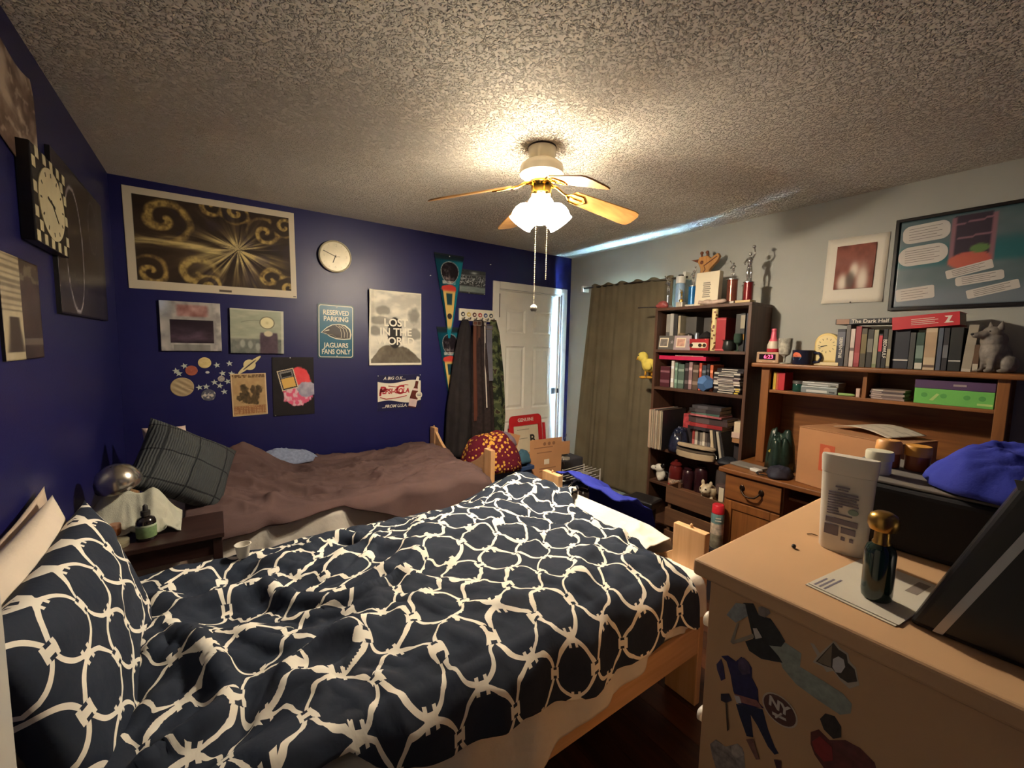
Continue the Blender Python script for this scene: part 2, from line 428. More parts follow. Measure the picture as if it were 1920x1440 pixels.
# ================================================================== ceiling fan
def fan():
    fx, fy = 1.335, 1.668
    t = thing('ceiling_fan', 'cream and brass ceiling fan with four blades and three lit glass shades', 'ceiling fan', (fx, fy, 0))
    CR = M('fan_cream_enamel', (226, 214, 186), .35, var=.02)
    BR = M('polished_brass', (226, 178, 84), .16, 1, var=.03)
    MB().lathe([(.066, 2.44), (.068, 2.43), (.066, 2.405), (.062, 2.39), (.05, 2.372), (.047, 2.36)], 40).build('canopy', CR, t, smooth='auto')
    MB().lathe([(.067, 2.441), (.069, 2.436), (.067, 2.431)], 40).build('canopy_ring', M('dark_ring', (60, 44, 30), .5), t)
    hs = MB().lathe([(.05, 2.372), (.085, 2.366), (.102, 2.352), (.106, 2.335), (.106, 2.31), (.098, 2.306), (.06, 2.284), (.05, 2.278)], 48).build('motor_housing', CR, t, smooth='auto')
    for k in range(30):
        a = 2*PI*k/30
        MB().box(.066, .096, -.0035, .0035, -.003, .003, Matrix.Rotation(a, 4, 'Z') @ Matrix.Translation((0, 0, 2.2945)) @ Matrix.Rotation(-.53, 4, 'Y') @ Matrix.Identity(4)).build('vent_rib', CR, hs)
    MB().lathe([(.052, 2.28), (.056, 2.27), (.05, 2.262), (.05, 2.225), (.053, 2.22), (.046, 2.21), (.03, 2.204)], 40).build('switch_housing', BR, t, smooth='auto')
    MB().lathe([(.03, 2.208), (.034, 2.196), (.024, 2.185), (.024, 2.168), (.03, 2.16), (.02, 2.145), (.008, 2.138), (.003, 2.13)], 32).build('light_fitter', BR, t, smooth='auto')
    WB = WOOD('fan_blade_wood', (176, 128, 70), (206, 158, 96), 'x', .45)
    # angle, tip height, half width
    for ang, ztip in ((-15.5, 2.163), (74, 2.192), (163.5, 2.125), (255, 2.092)):
        a = math.radians(ang); z0 = 2.232; r0, r1 = .165, .54
        drop = math.atan2(ztip-z0, r1-r0)
        m = Matrix.Rotation(a, 4, 'Z') @ Matrix.Translation((r0, 0, z0)) @ Matrix.Rotation(-drop, 4, 'Y') @ Matrix.Rotation(math.radians(-13), 4, 'X')
        L = (r1-r0)/math.cos(drop)
        pts = []
        for k in range(9): pts.append((.03*(1-math.sin(PI*k/8)), -.047+.094*k/8))
        for k in range(13):
            q = -PI/2+PI*k/12
            pts.append((L-.035+.035*math.cos(q), -math.sin(q)*.064)) if False else None
        pts = [(.0, -.03), (.015, -.047), (L-.04, -.064), (L-.012, -.056), (L, -.03), (L, .03), (L-.012, .056), (L-.04, .064), (.015, .047), (0, .03)]
        mb = MB(); n = len(pts)
        vs = [(p[0], p[1], -.003) for p in pts]+[(p[0], p[1], .003) for p in pts]
        mb.add(vs, [tuple(range(n-1, -1, -1)), tuple(range(n, 2*n))]+[(i, (i+1) % n, (i+1) % n+n, i+n) for i in range(n)], m)
        bl = mb.build('blade', WB, t)
        ir = MB()
        R = Matrix.Rotation(a, 4, 'Z')
        ir.tube([(.05, 0, 2.268), (.085, 0, 2.262), (.12, 0, 2.24), (.155, 0, 2.228)], [.009, .008, .007, .008], 8, R)
        ir.tube([(-.03, 0, -.006), (.0, .032, -.006), (.05, .036, -.006), (.085, 0, -.006), (.05, -.036, -.006), (0, -.032, -.006), (-.03, 0, -.006)], .0045, 8, m)
        ir.tube([(-.03, 0, -.006), (.06, 0, -.006)], .004, 8, m)
        ir.build('blade_iron', BR, bl, smooth=True)
    GL = M('frosted_shade_lit', (255, 236, 200), .4, var=0, emit=GLOBE_EMIT, ecol=GLOBE_COL)
    for ang in (231, 351, 111):
        a = math.radians(ang)
        m = Matrix.Rotation(a, 4, 'Z') @ Matrix.Translation((.048, 0, 2.176)) @ Matrix.Rotation(math.radians(180-42), 4, 'Y')
        sh = MB().lathe([(.02, .0), (.036, .008), (.054, .026), (.063, .05), (.065, .074), (.060, .096), (.064, .108), (.062, .109), (.056, .098), (.056, .075), (.02, .02)], 32, m, cap=False).build('glass_shade', GL, t, smooth=True)
        MB().lathe([(.019, -.022), (.023, -.012), (.026, .004), (.021, .01)], 24, m).build('shade_collar', BR, sh, smooth=True)
        MB().ell(m @ Vector((0, 0, .06)), .027).build('bulb', M('bulb_lit', (255, 240, 210), .4, var=0, emit=BULB_EMIT, ecol=GLOBE_COL), sh, smooth=True)
    ch = MB()
    for k in range(60): ch.ell((-.052, -.03, 2.205-k*.0088), .0028, 6, 4)
    c1 = ch.build('pull_chain', CR, t, smooth=True)
    MB().ell((-.052, -.03, 1.668), (.017, .017, .017)).build('pull_ball', M('white_pull', (236, 230, 214), .35), c1, smooth=True)
    MB().lathe([(.0165, 1.662), (.0165, 1.667), (.012, 1.656)], 16, Matrix.Translation((-.052, -.03, -.004))).build('ball_band', M('grey_band', (120, 116, 108), .5), c1)
    ch = MB()
    for k in range(46): ch.ell((.002, -.05, 2.205-k*.0088), .0028, 6, 4)
    ch.build('pull_chain', CR, t, smooth=True)
fan()

# ================================================================== beds
PINE = WOOD('pine_x', (204, 156, 108), (226, 182, 134), 'x', .45)
PINEZ = WOOD('pine_z', (204, 156, 108), (226, 182, 134), 'z', .45)
PINEY = WOOD('pine_y', (204, 156, 108), (226, 182, 134), 'y', .45)
def bed(label, x0, x1, y0, y1, zp, zr, wavy, pw):
    t = thing('twin_bed', label, 'bed', (x0, y0, 0), 0, 'pine twin beds')
    w = y1-y0; L = x1-x0
    for yy, nm in ((0, 'foot_post'), (w-pw, 'foot_post')):
        p = MB().box(L-.035, L, yy, yy+pw, 0, zp).build(nm, PINEZ, t, bevel=.004)
        MB().lathe([(.006, 0), (.006, .012), (.003, .016)], 10, Matrix.Translation((L-.018, yy+pw/2, zp))).build('peg', PINEZ, p)
    for yy in (0, w-.07): MB().box(0, .035, yy, yy+.07, 0, .58).build('head_post', PINEZ, t, bevel=.004)
    MB().box(.008, .028, .07, w-.07, .3, .57).build('headboard', PINEY, t, bevel=.003)
    n = 24; pts = []
    for k in range(n+1):
        q = k/n; z = zr-.13*math.sin(PI*q)**2*(1 if wavy else .4)+.06*math.exp(-((q-.0)/.1)**2)+.06*math.exp(-((q-1)/.1)**2)
        pts.append((.07+(w-.14)*q, z))
    mb = MB(); vs = []; fs = []
    for xx in (L-.03, L-.006):
        for y, z in pts: vs.append((xx, y, .22))
        for y, z in pts: vs.append((xx, y, z))
    m = n+1
    for k in range(n):
        fs += [(k, k+1, m+k+1, m+k), (2*m+k, 3*m+k, 3*m+k+1, 2*m+k+1), (m+k, m+k+1, 3*m+k+1, 3*m+k), (k, 2*m+k, 2*m+k+1, k+1)]
    mb.add(vs, fs); mb.build('footboard', PINEY, t, bevel=.003)
    for yy in (.0, w-.022): MB().box(.03, L-.03, yy+.003, yy+.022, .235, .36).build('side_rail', PINE, t, bevel=.003)
    for k in range(11): MB().box(.1+k*.17, .17+k*.17, .03, w-.03, .262, .28).build('slat', PINEY, t)
    return t
bed('pine twin bed under the brown blanket along the blue wall', -.445, 1.60, 2.44, 3.46, .745, .66, True, .095)
bed('pine twin bed under the navy trellis comforter, nearest the camera', -.445, 1.62, .87, 1.90, .745, .60, True, .145)

def mattress(label, x0, x1, y0, y1, z0, z1, mat):
    mb = MB().box(x0, x1, y0, y1, z0, z1)
    return quick('mattress', mb, mat, label, 'mattress', 'mattresses', bevel=.05, seg=4, smooth=True)
SHEET = M('white_sheet_cloth', (224, 216, 204), .9, var=.04, vs=5, bump=.25, bs=30, bd=.01, spec=.2)
mattress('white sheeted mattress under the brown blanket', -.40, 1.56, 2.48, 3.43, .282, .54, SHEET)
mattress('white mattress under the navy trellis comforter', -.40, 1.58, .90, 1.86, .282, .55, SHEET)

def trellis():
    """white Moroccan lattice on navy, cells of .17 m, from the cloth's UV (metres)"""
    m, nt, b = base_mat('navy_trellis_cloth', .85, 0, .25)
    uvn = nn(nt, 'ShaderNodeUVMap', uv_map='UVMap'); sp = nn(nt, 'ShaderNodeSeparateXYZ')
    nt.links.new(uvn.outputs[0], sp.inputs[0])
    def mt(op, a, b_=None, c=None):
        n = nn(nt, 'ShaderNodeMath', operation=op)
        for i, q in enumerate((a, b_, c)):
            if q is None: continue
            if isinstance(q, (int, float)): n.inputs[i].default_value = q
            else: nt.links.new(q, n.inputs[i])
        return n.outputs[0]
    k = 1/.15
    U0, V0 = sp.outputs[0], sp.outputs[1]
    u = mt('ADD', mt('MULTIPLY', mt('ADD', U0, V0), k), 200); v = mt('ADD', mt('MULTIPLY', mt('SUBTRACT', V0, U0), k), 200)
    def family(p, q):
        n = mt('FLOOR', mt('ADD', p, .5))
        sg = mt('SUBTRACT', 1, mt('MULTIPLY', mt('MODULO', n, 2), 2))
        off = mt('MULTIPLY', sg, mt('MULTIPLY', mt('SINE', mt('MULTIPLY', q, PI)), .15))
        return mt('LESS_THAN', mt('ABSOLUTE', mt('SUBTRACT', mt('SUBTRACT', p, n), off)), .050)
    w = mt('MAXIMUM', family(u, v), family(v, u))
    # H shaped joints where the lines meet (axes of the cloth, 45 degrees to the lines)
    du = mt('SUBTRACT', u, mt('FLOOR', mt('ADD', u, .5))); dv = mt('SUBTRACT', v, mt('FLOOR', mt('ADD', v, .5)))
    a_ = mt('ABSOLUTE', mt('SUBTRACT', du, dv)); b_ = mt('ABSOLUTE', mt('ADD', du, dv))
    bars = mt('MULTIPLY', mt('LESS_THAN', mt('ABSOLUTE', mt('SUBTRACT', a_, .16)), .065), mt('LESS_THAN', b_, .23))
    cross = mt('MULTIPLY', mt('LESS_THAN', a_, .2), mt('LESS_THAN', b_, .125))
    near = mt('MULTIPLY', mt('LESS_THAN', a_, .12), mt('LESS_THAN', b_, .24))
    w = mt('MULTIPLY', w, mt('SUBTRACT', 1, near))
    w = mt('MAXIMUM', w, mt('MAXIMUM', bars, cross))
    n = nn(nt, 'ShaderNodeTexNoise'); n.inputs['Scale'].default_value = 9; n.inputs['Detail'].default_value = 4
    nt.links.new(uvn.outputs[0], n.inputs['Vector'])
    r = nn(nt, 'ShaderNodeValToRGB'); r.color_ramp.elements[0].color = lin((29, 36, 50))+(1,); r.color_ramp.elements[1].color = lin((44, 52, 67))+(1,)
    nt.links.new(n.outputs['Fac'], r.inputs['Fac'])
    mx = nn(nt, 'ShaderNodeMix', data_type='RGBA'); nt.links.new(w, mx.inputs[0]); nt.links.new(r.outputs[0], mx.inputs[6]); mx.inputs[7].default_value = lin((238, 232, 218))+(1,)
    nt.links.new(mx.outputs[2], b.inputs['Base Color'])
    n2 = nn(nt, 'ShaderNodeTexNoise'); n2.inputs['Scale'].default_value = 60; nt.links.new(uvn.outputs[0], n2.inputs['Vector'])
    bp = nn(nt, 'ShaderNodeBump'); bp.inputs['Strength'].default_value = .2; bp.inputs['Distance'].default_value = .006
    nt.links.new(n2.outputs['Fac'], bp.inputs['Height']); nt.links.new(bp.outputs[0], b.inputs['Normal'])
    return m
TRELLIS = trellis()

def comforter():
    nu, nv = 330, 210
    a, t = np.meshgrid(np.linspace(0, 1, nu), np.linspace(0, 1, nv), indexing='ij')
    s = t      # 0 far hem .. 1 near hem
    xs = np.array([-.30, -.1, .0, .05, .2, .28, .42, .62, .8, .96, 1.2, 1.4, 1.56, 1.9])
    hg = np.array([.22, .18, .12, .04, .03, .09, .14, .14, .19, .20, .18, .17, .14, .14])      # how far the near side hangs
    fxe = lambda t_: 1.455+.44*sst(.42, .16, t_)-.02*sst(.8, 1, t_)                                # where the foot end lies
    x = -.28+a*(fxe(t)+.28)
    hang = np.interp(x, xs, hg)+.02*(fbm(x*5, x*0+3, 2)-.5)
    ytop0, ytop1 = 1.93, .875
    arc = ytop0-ytop1
    total = .11+arc+hang
    q = s*total-.11            # arclength measured from the far mattress edge
    R = .05
    y = np.where(q < 0, ytop0+.03*np.sin(np.clip(-q/.11, 0, 1)*PI/2), np.where(q < arc, ytop0-q, ytop1-.045*np.sin(np.clip((q-arc)/.07, 0, 1)*PI/2)-.10*np.clip(q-arc-.07, 0, 1)))
    z = np.where(q < 0, .66+q*.9, np.where(q < arc, .66, .66-np.clip(q-arc, 0, 9)**1.0*.98+.0))
    edge = sst(.0, .10, q)*sst(arc+.02, arc-.10, q)
    # puffed body and wrinkles
    wx = x+.10*(fbm(x*3, y*3, 3)-.5); wy = y+.10*(fbm(x*3+9, y*3+4, 3)-.5)
    diag = ridge((wx*.9+wy*.75)*4.0, (wy*.8-wx*.6)*2.2, 3)
    fine = ridge((wx*.6-wy*.8)*9+5, (wy+wx*.4)*6, 2)
    puff = fbm(x*4+2, y*4, 3)-.5
    left = sst(.75, .15, x)
    wr = (.040+.022*left)*(diag-.45)+.022*(fine-.45)+.045*puff+.045*(ridge(wx*3.3+wy*1.2+11, wy*4.1-wx*1.5, 1)**3-.25)*(.5+.5*left)
    body = .045*sst(-.05, .4, edge)*edge
    z = z+body*.6+wr*(.35+.65*edge)
    mound = .065*np.exp(-(((x-1.34)/.15)**2+((y-1.80)/.22)**2))-.095*np.exp(-((x-1.585)/.10)**2)*sst(1.60, 1.74, y)+.03*np.exp(-(((x-.9)/.3)**2+((y-1.5)/.3)**2))
    z = z+mound
    z = z-.05*sst(.4, .0, x)*edge-.045*sst(1.55, 1.9, y)*sst(1.3, .95, x)
    z = z-.045*sst(.10, 0, fxe(t)-x)*sst(.35, .5, t)
    # over the footboard it bends down outside
    z = z-np.clip(x-1.70, 0, 1)*.40-.5*np.clip(x-1.84, 0, 1)
    # near drape: scalloped folds
    dn = sst(arc-.02, arc+.10, q)
    y = y-dn*(.030*(ridge(x*3.1+2, q*0+1, 2)-.4)+.012*np.sin(x*23))
    y = y+.03*(fbm(x*6, y*5+8, 2)-.5)*edge
    xx = x+.03*(fbm(x*5+4, y*5, 2)-.5)*edge
    U = np.stack([x+.05*(diag-.5)+.03*(fbm(x*2.2, y*2.2, 2)-.5), q+.05*(fbm(x*2+7, y*2, 2)-.5)+.03*(fine-.5)+.045], -1)
    me = grid_mesh('comforter', np.stack([xx, y, z], -1), U)
    return tag(link('comforter', me, TRELLIS, None, smooth=True, solid=.02), 'navy comforter with white trellis pattern, rumpled over the near bed', 'comforter')
comforter()

def near_sheet():
    """white sheet hanging over the near side and the foot of the front bed"""
    nu, nv = 220, 46
    a, t = np.meshgrid(np.linspace(0, 1, nu), np.linspace(0, 1, nv), indexing='ij')
    x = -.40+a*1.99
    drop = np.interp(x, [-.4, .5, .75, .95, 1.15, 1.3, 1.6], [.31, .31, .285, .245, .21, .155, .17])+.012*np.sin(x*31)+.012*(fbm(x*11, x*0, 2)-.5)
    top = .16
    q = t*(top+drop)-top
    y = np.where(q < 0, .885-q, .885-.025*np.sin(np.clip(q/.05, 0, 1)*PI/2))
    z = np.where(q < 0, .572+.0*q, .572-q)
    fold = (.018*np.sin(x*27+3*fbm(x*4, x*0, 2))+.03*(fbm(x*9, t*.8, 3)-.5))*sst(.0, .16, q)
    y = y-fold-.012*sst(0, .2, q)
    y = np.minimum(y, np.where(q > .04, .862, 9))
    me = grid_mesh('bed_sheet', np.stack([x, y, z], -1))
    return tag(link('bed_sheet', me, SHEET, None, smooth=True, solid=.003), 'white sheet hanging down the near side of the front bed', 'sheet', 'white bed sheets')
near_sheet()
def foot_sheet():
    nu, nv = 90, 70
    a, t = np.meshgrid(np.linspace(0, 1, nu), np.linspace(0, 1, nv), indexing='ij')
    y = 1.06+a*.62
    q = t*.56-.30
    x = np.where(q < 0, 1.63+q, 1.635+.02*np.sin(np.clip(q/.06, 0, 1)*PI/2))+.03*(fbm(y*6, q*4, 3)-.5)*sst(0, .1, q)
    z = np.where(q < 0, .640+.02*q+.03*ridge(y*7, q*6, 3)-.03*sst(-.12, -.3, q), .648-q*.95)
    z = np.where(q < 0, z, z+.012)-.02*sst(.2, 0, a)
    me = grid_mesh('bed_sheet', np.stack([x, y, z], -1))
    tag(link('bed_sheet', me, SHEET, None, smooth=True, solid=.003), 'white sheet corner folded over the footboard of the front bed', 'sheet', 'white bed sheets')
foot_sheet()

def brown_blanket():
    nu, nv = 300, 170
    a, t = np.meshgrid(np.linspace(0, 1, nu), np.linspace(0, 1, nv), indexing='ij')
    x = -.14+a*1.70
    hang = np.interp(x, [-.2, .0, .28, .58, .75, .95, 1.2, 1.6], [.12, .075, .055, .03, .09, .20, .25, .25])+.02*(fbm(x*8, x*0, 2)-.5)
    y0, y1 = 3.43, 2.450
    arc = y0-y1; q = t*(arc+hang)
    y = np.where(q < arc, y0-q, y1-.035*np.sin(np.clip((q-arc)/.05, 0, 1)*PI/2)-.12*np.clip(q-arc-.04, 0, 1))
    z = np.where(q < arc, .585, .585-(q-arc)*.97)
    edge = sst(arc+.03, arc-.12, q)
    wx = x+.12*(fbm(x*3+5, y*3, 3)-.5); wy = y+.12*(fbm(x*3, y*3+5, 3)-.5)
    r1 = ridge((wx*.45+wy)*4.2+3, (wx-wy*.4)*1.6, 3)
    left = sst(.8, .1, x)
    z = z+edge*((.034+.035*left)*(r1-.35)+.018*(ridge(wx*9, wy*7+3, 2)-.4)+.03*(fbm(x*4, y*4, 3)-.4))
    z = z+.13*np.exp(-(((x-.12)/.17)**2+((y-3.3)/.2)**2))+.07*np.exp(-(((x-.02)/.3)**2+((y-2.9)/.3)**2))
    z = z+.055*np.exp(-(((x-1.38)/.25)**2+((y-3.25)/.3)**2))+.03*np.exp(-(((x-1.2)/.35)**2+((y-2.7)/.25)**2))
    z = z+edge*.030*(ridge(wx*3.1+wy*2.2+4, wy*5.2-wx*1.3, 1)**4-.2)+edge*.016*(ridge(wx*2+9, wy*11+wx*3, 1)**4-.2)
    crease = np.exp(-(((y-2.62-.06*np.sin(x*6))/.018)**2))*sst(.3, .5, x)*sst(1.25, 1.0, x)
    z = z-.035*crease
    z = z-.05*sst(1.48, 1.57, x)
    dn = sst(arc-.02, arc+.06, q)
    y = y-dn*.02*np.sin(x*17+4*fbm(x*3, x*0, 2))
    me = grid_mesh('blanket', np.stack([x, y, z], -1))
    m = M('brown_blanket_cloth', (98, 78, 76), .95, var=.12, vs=7, bump=.35, bs=220, bd=.002, spec=.1)
    tag(link('blanket', me, m, None, smooth=True, solid=.012), 'plum brown blanket rumpled over the bed along the blue wall', 'blanket')
brown_blanket()
def back_sheet():
    nu, nv = 160, 40
    a, t = np.meshgrid(np.linspace(0, 1, nu), np.linspace(0, 1, nv), indexing='ij')
    x = -.40+a*1.9; q = t*.46-.16
    y = np.where(q < 0, 2.455-q, 2.455-.02*np.sin(np.clip(q/.05, 0, 1)*PI/2))-(.014*np.sin(x*25+3*fbm(x*4, x*0, 2))+.03*(fbm(x*8, t*.9, 3)-.5))*sst(0, .18, q)
    y = np.clip(y, 2.418, np.where(q > .03, 2.436, 9))
    z = np.where(q < 0, .560, .560-q)
    tag(link('bed_sheet', grid_mesh('bed_sheet', np.stack([x, y, z], -1)), SHEET, None, smooth=True, solid=.003), 'white sheet showing below the brown blanket behind the nightstand', 'sheet', 'white bed sheets')
back_sheet()

def pillow(name, label, w, h, th, mat, loc, rot, uvs=1, wr=.012, seed=0, n=56, group='bed pillows'):
    P = []; UV = []
    u, v = np.meshgrid(np.linspace(-1, 1, n), np.linspace(-1, 1, n), indexing='ij')
    prof = (np.clip(1-np.abs(u)**3.2, 0, 1)**.55)*(np.clip(1-np.abs(v)**3.2, 0, 1)**.55)
    px = u*w/2*(1-.07*(1-np.abs(v)**2)*np.abs(u)**3); pz = v*h/2*(1-.07*(1-np.abs(u)**2)*np.abs(v)**3)
    wrk = wr*(fbm(u*3+seed, v*3+seed, 3)-.5)*2*prof
    F = np.stack([px, -th/2*prof+wrk, pz], -1); B = np.stack([px, th/2*prof+wrk, pz], -1)
    uv = np.stack([px, pz], -1)
    me = grid_mesh(name, np.concatenate([F, B[::-1]], 0), np.concatenate([uv, uv[::-1]], 0), close_u=True)
    bm = bmesh.new(); bm.from_mesh(me); bmesh.ops.remove_doubles(bm, verts=bm.verts, dist=1e-5); bmesh.ops.recalc_face_normals(bm, faces=bm.faces); bm.to_mesh(me); bm.free()
    return tag(link(name, me, mat, None, smooth=True, loc=loc, rot=rot), label, 'pillow', group)
PW = M('white_pillow_cloth', (222, 208, 190), .9, var=.04, vs=4, bump=.2, bs=25, bd=.01, spec=.2)
# local -y faces +x after the +90 turn about z; lean back about its long axis
pillow('pillow', 'navy pillow with white trellis pattern leaning at the head of the near bed', .76, .50, .15, TRELLIS, (-.272, 1.39, .745), (math.radians(-15), 0, PI/2), seed=3)
pillow('pillow', 'white pillow tucked behind the navy trellis pillow', .80, .50, .12, PW, (-.372, 1.385, .765), (math.radians(-8), 0, PI/2), seed=8)
pillow('pillow', 'cream pillow squeezed between the white pillow and the blue wall', 0.62, .44, .05, M('cream_pillow_cloth', (196, 176, 156), .9, var=.05), (-.436, 1.60, .775), (math.radians(-3), math.radians(-4), PI/2), seed=12)

def crochet_mat():
    m, nt, b = base_mat('grey_crochet', .95, 0, .1)
    tc = nn(nt, 'ShaderNodeTexCoord')
    w1 = nn(nt, 'ShaderNodeTexWave'); w1.inputs['Scale'].default_value = 30; w1.inputs['Distortion'].default_value = 3; w1.inputs['Detail'].default_value = 2
    br = nn(nt, 'ShaderNodeTexBrick'); br.offset = 0; br.inputs['Scale'].default_value = 1; br.inputs['Brick Width'].default_value = .15; br.inputs['Row Height'].default_value = .15; br.inputs['Mortar Size'].default_value = .004
    br.inputs['Color1'].default_value = lin((66, 69, 71))+(1,); br.inputs['Color2'].default_value = lin((76, 79, 80))+(1,); br.inputs['Mortar'].default_value = lin((40, 42, 45))+(1,)
    uv = nn(nt, 'ShaderNodeUVMap', uv_map='UVMap')
    nt.links.new(uv.outputs[0], br.inputs['Vector']); nt.links.new(tc.outputs['Object'], w1.inputs['Vector'])
    nt.links.new(br.outputs['Color'], b.inputs['Base Color'])
    bp = nn(nt, 'ShaderNodeBump'); bp.inputs['Strength'].default_value = .6; bp.inputs['Distance'].default_value = .006
    nt.links.new(w1.outputs['Fac'], bp.inputs['Height']); nt.links.new(bp.outputs[0], b.inputs['Normal'])
    return m
pillow('pillow', 'grey crocheted patchwork pillow propped at the head of the back bed', .45, .40, .16, crochet_mat(), (-.135, 2.70, .83), (math.radians(-40), math.radians(33), math.radians(16)), seed=21)
pillow('pillow', 'pale pink pillow peeking out behind the crocheted pillow', .20, .26, .12, M('pale_pink_cloth', (206, 182, 172), .9, var=.04), (-.225, 2.98, .875), (math.radians(-30), math.radians(4), math.radians(20)), seed=25)

def pile(name, label, cat, w, d, h, mat, loc, rot=0, seed=0, rough=.5, n=64, flat=1.6, group=None, solid=.006, floor=True):
    """rumpled cloth heap on an irregular outline"""
    r, th = np.meshgrid(np.linspace(0.001, 1, n//2), np.linspace(0, 2*PI, n+1)[:-1], indexing='ij')
    out = 1+.35*(fbm(np.cos(th)*1.6+seed, np.sin(th)*1.6+seed, 2)-.5)
    x = r*out*np.cos(th)*w/2; y = r*out*np.sin(th)*d/2
    k = 3.2/max(w, d)
    rd = ridge(x*k+seed*3.1+.4*fbm(x*k, y*k, 2), y*k*.7+seed, 3)
    z = h*np.clip(1-r**flat, 0, 1)**.7*(1-rough*.5+rough*(rd)) 
    x = x+.06*w*(fbm(x*k+4, y*k+seed, 2)-.5); y = y+.06*d*(fbm(x*k+9, y*k+seed, 2)-.5)
    me = grid_mesh(name, np.stack([x, y, z+.004], -1).transpose(1, 0, 2), close_u=True)
    return tag(link(name, me, mat, None, smooth=True, loc=loc, rot=rot, solid=solid), label, cat, group)
BLUEC = M('royal_blue_cloth', (48, 56, 150), .9, var=.12, vs=8, bump=.3, bs=250, bd=.002, spec=.15)
pile('sweater', 'pale grey blue knit sweater lying by the wall on the brown blanket', 'sweater', .46, .16, .11, M('pale_blue_knit', (136, 146, 172), .95, var=.2, vs=60, bump=.5, bs=200), (.40, 3.37, .60), .05, 5)

# ================================================================== things on the blue back wall
WYB = YB-.004
PAPER = PRINT('print_paper', .6, .3)
GLOSS = PRINT('print_gloss', .3, .5)
def spirals(u, v, cs, asp):
    s = np.zeros_like(u)
    for cx, cy, k, r, sg in cs:
        dx = (u-cx)*asp; dy = v-cy; d = np.sqrt(dx*dx+dy*dy)+1e-4; an = np.arctan2(dy, dx)
        w = np.exp(-(d/r)**4)
        s = s*(1-w)+w*(.5+.5*np.sin(sg*an*1.0+9.5*d/r*k*.8+1.6*fbm(u*9, v*9, 2)))
    return s
def art_swirl(u, v):
    asp = 1.5
    n = fbm(u*6*asp+.6*fbm(u*4, v*4, 3), v*6, 4); st = fbm(u*40*asp, v*30, 3)
    cs = [(.20, .72, 1.3, .30, 1), (.46, .93, 1.2, .16, -1), (.62, .90, 1.4, .16, 1), (.80, .72, 1.4, .20, -1), (.93, .82, 1.2, .14, 1), (.12, .18, 1.4, .2, -1), (.36, .20, 1.1, .24, 1), (.44, .07, 1.4, .14, -1), (.82, .20, 1.3, .20, 1), (.95, .12, 1.3, .15, -1)]
    s = spirals(u, v, cs, asp)
    bcol = mixc((28, 18, 12), (60, 44, 30), n)
    c = mixc(bcol, (178, 150, 84), np.clip((s-.42)*2.6, 0, 1)*np.clip(.15+1.3*st, 0, 1))
    # pale burst with streaks
    dx = (u-.62)*asp; dy = v-.50; d = np.sqrt(dx*dx+dy*dy)+1e-4; an = np.arctan2(dy, dx)
    streak = fbm(an*9+20, d*2.2, 3)
    burst = np.clip(1.3*np.exp(-d/.09)+np.exp(-(d/.36)**2)*(streak-.46)*4.5*np.clip(1.2-1.0*sst(-.05, .2, dy), 0, 1), 0, 1)
    band = np.exp(-((v-.47-.04*np.sin(u*7))/.05)**2)*sst(.62, .4, u)*np.clip(fbm(u*8, v*60, 3)*1.8-.3, 0, 1)
    c = mixc(c, (214, 192, 128), np.clip(burst+band*.9, 0, 1))
    mot = sst(.5, .75, fbm(u*7*asp+9, v*7+5, 3))
    c = mixc(c, (44, 36, 66), mot*.35*sst(.3, .1, np.abs(s-.2)))
    br = (u < .045) | (u > .96) | (v < .085) | (v > .93)
    c = mixc(c, (208, 196, 172), br.astype(float))
    cap = ((np.abs(u-.53) < .04) & (np.abs(v-.035) < .012)) | ((u > .972) & (u < .992) & (v > .012) & (v < .028))
    return mixc(c, (60, 50, 44), cap*.8)
tag(paint('poster', .922, .606, art_swirl, 250, 170, PAPER, None, (.054, WYB, 2.092), (0, math.radians(-.6), 0)), 'large landscape poster of golden swirls on black with white border', 'poster')

def wall_clock():
    t = thing('wall_clock', 'round cream wall clock with white rim on the blue wall', 'clock', (.785, YB, 2.128))
    m = Matrix.Rotation(PI/2, 4, 'X')
    MB().lathe([(.114, 0), (.119, .012), (.118, .03), (.110, .036), (.106, .03)], 48, m).build('rim', M('clock_rim', (200, 190, 160), .35, .1), t, smooth='auto')
    f = MB().lathe([(.107, .027), (.107, .029)], 48, m).build('face', M('clock_face', (232, 218, 172), .6, var=.03), t)
    DK = M('clock_black', (40, 36, 32), .5)
    GR = M('clock_pale_grey', (176, 168, 140), .6)
    for k in range(12):
        a = PI/2-2*PI*k/12
        if k % 3 == 0: text(['12', '3', '6', '9'][k//3], .03, GR, f, .08*math.cos(a), -.0296, .08*math.sin(a), name='numeral')
        else: MB().box(.085, .096, -.0302, -.0296, -.0018, .0018, Matrix.Rotation(-a, 4, 'Y')).build('hour_mark', GR, f)
    def hand(a, L, w):
        MB().box(-.012, L, -.0325, -.0312, -w, w, Matrix.Rotation(-math.radians(a), 4, 'Y')).build('hand', DK, t)
    hand(158, .092, .0022); hand(249, .052, .003); MB().box(.012, .035, -.0322, -.0312, -.0012, .0012).build('hand', DK, t)
    MB().lathe([(.005, .03), (.005, .035)], 12, m).build('hub', DK, t)
wall_clock()

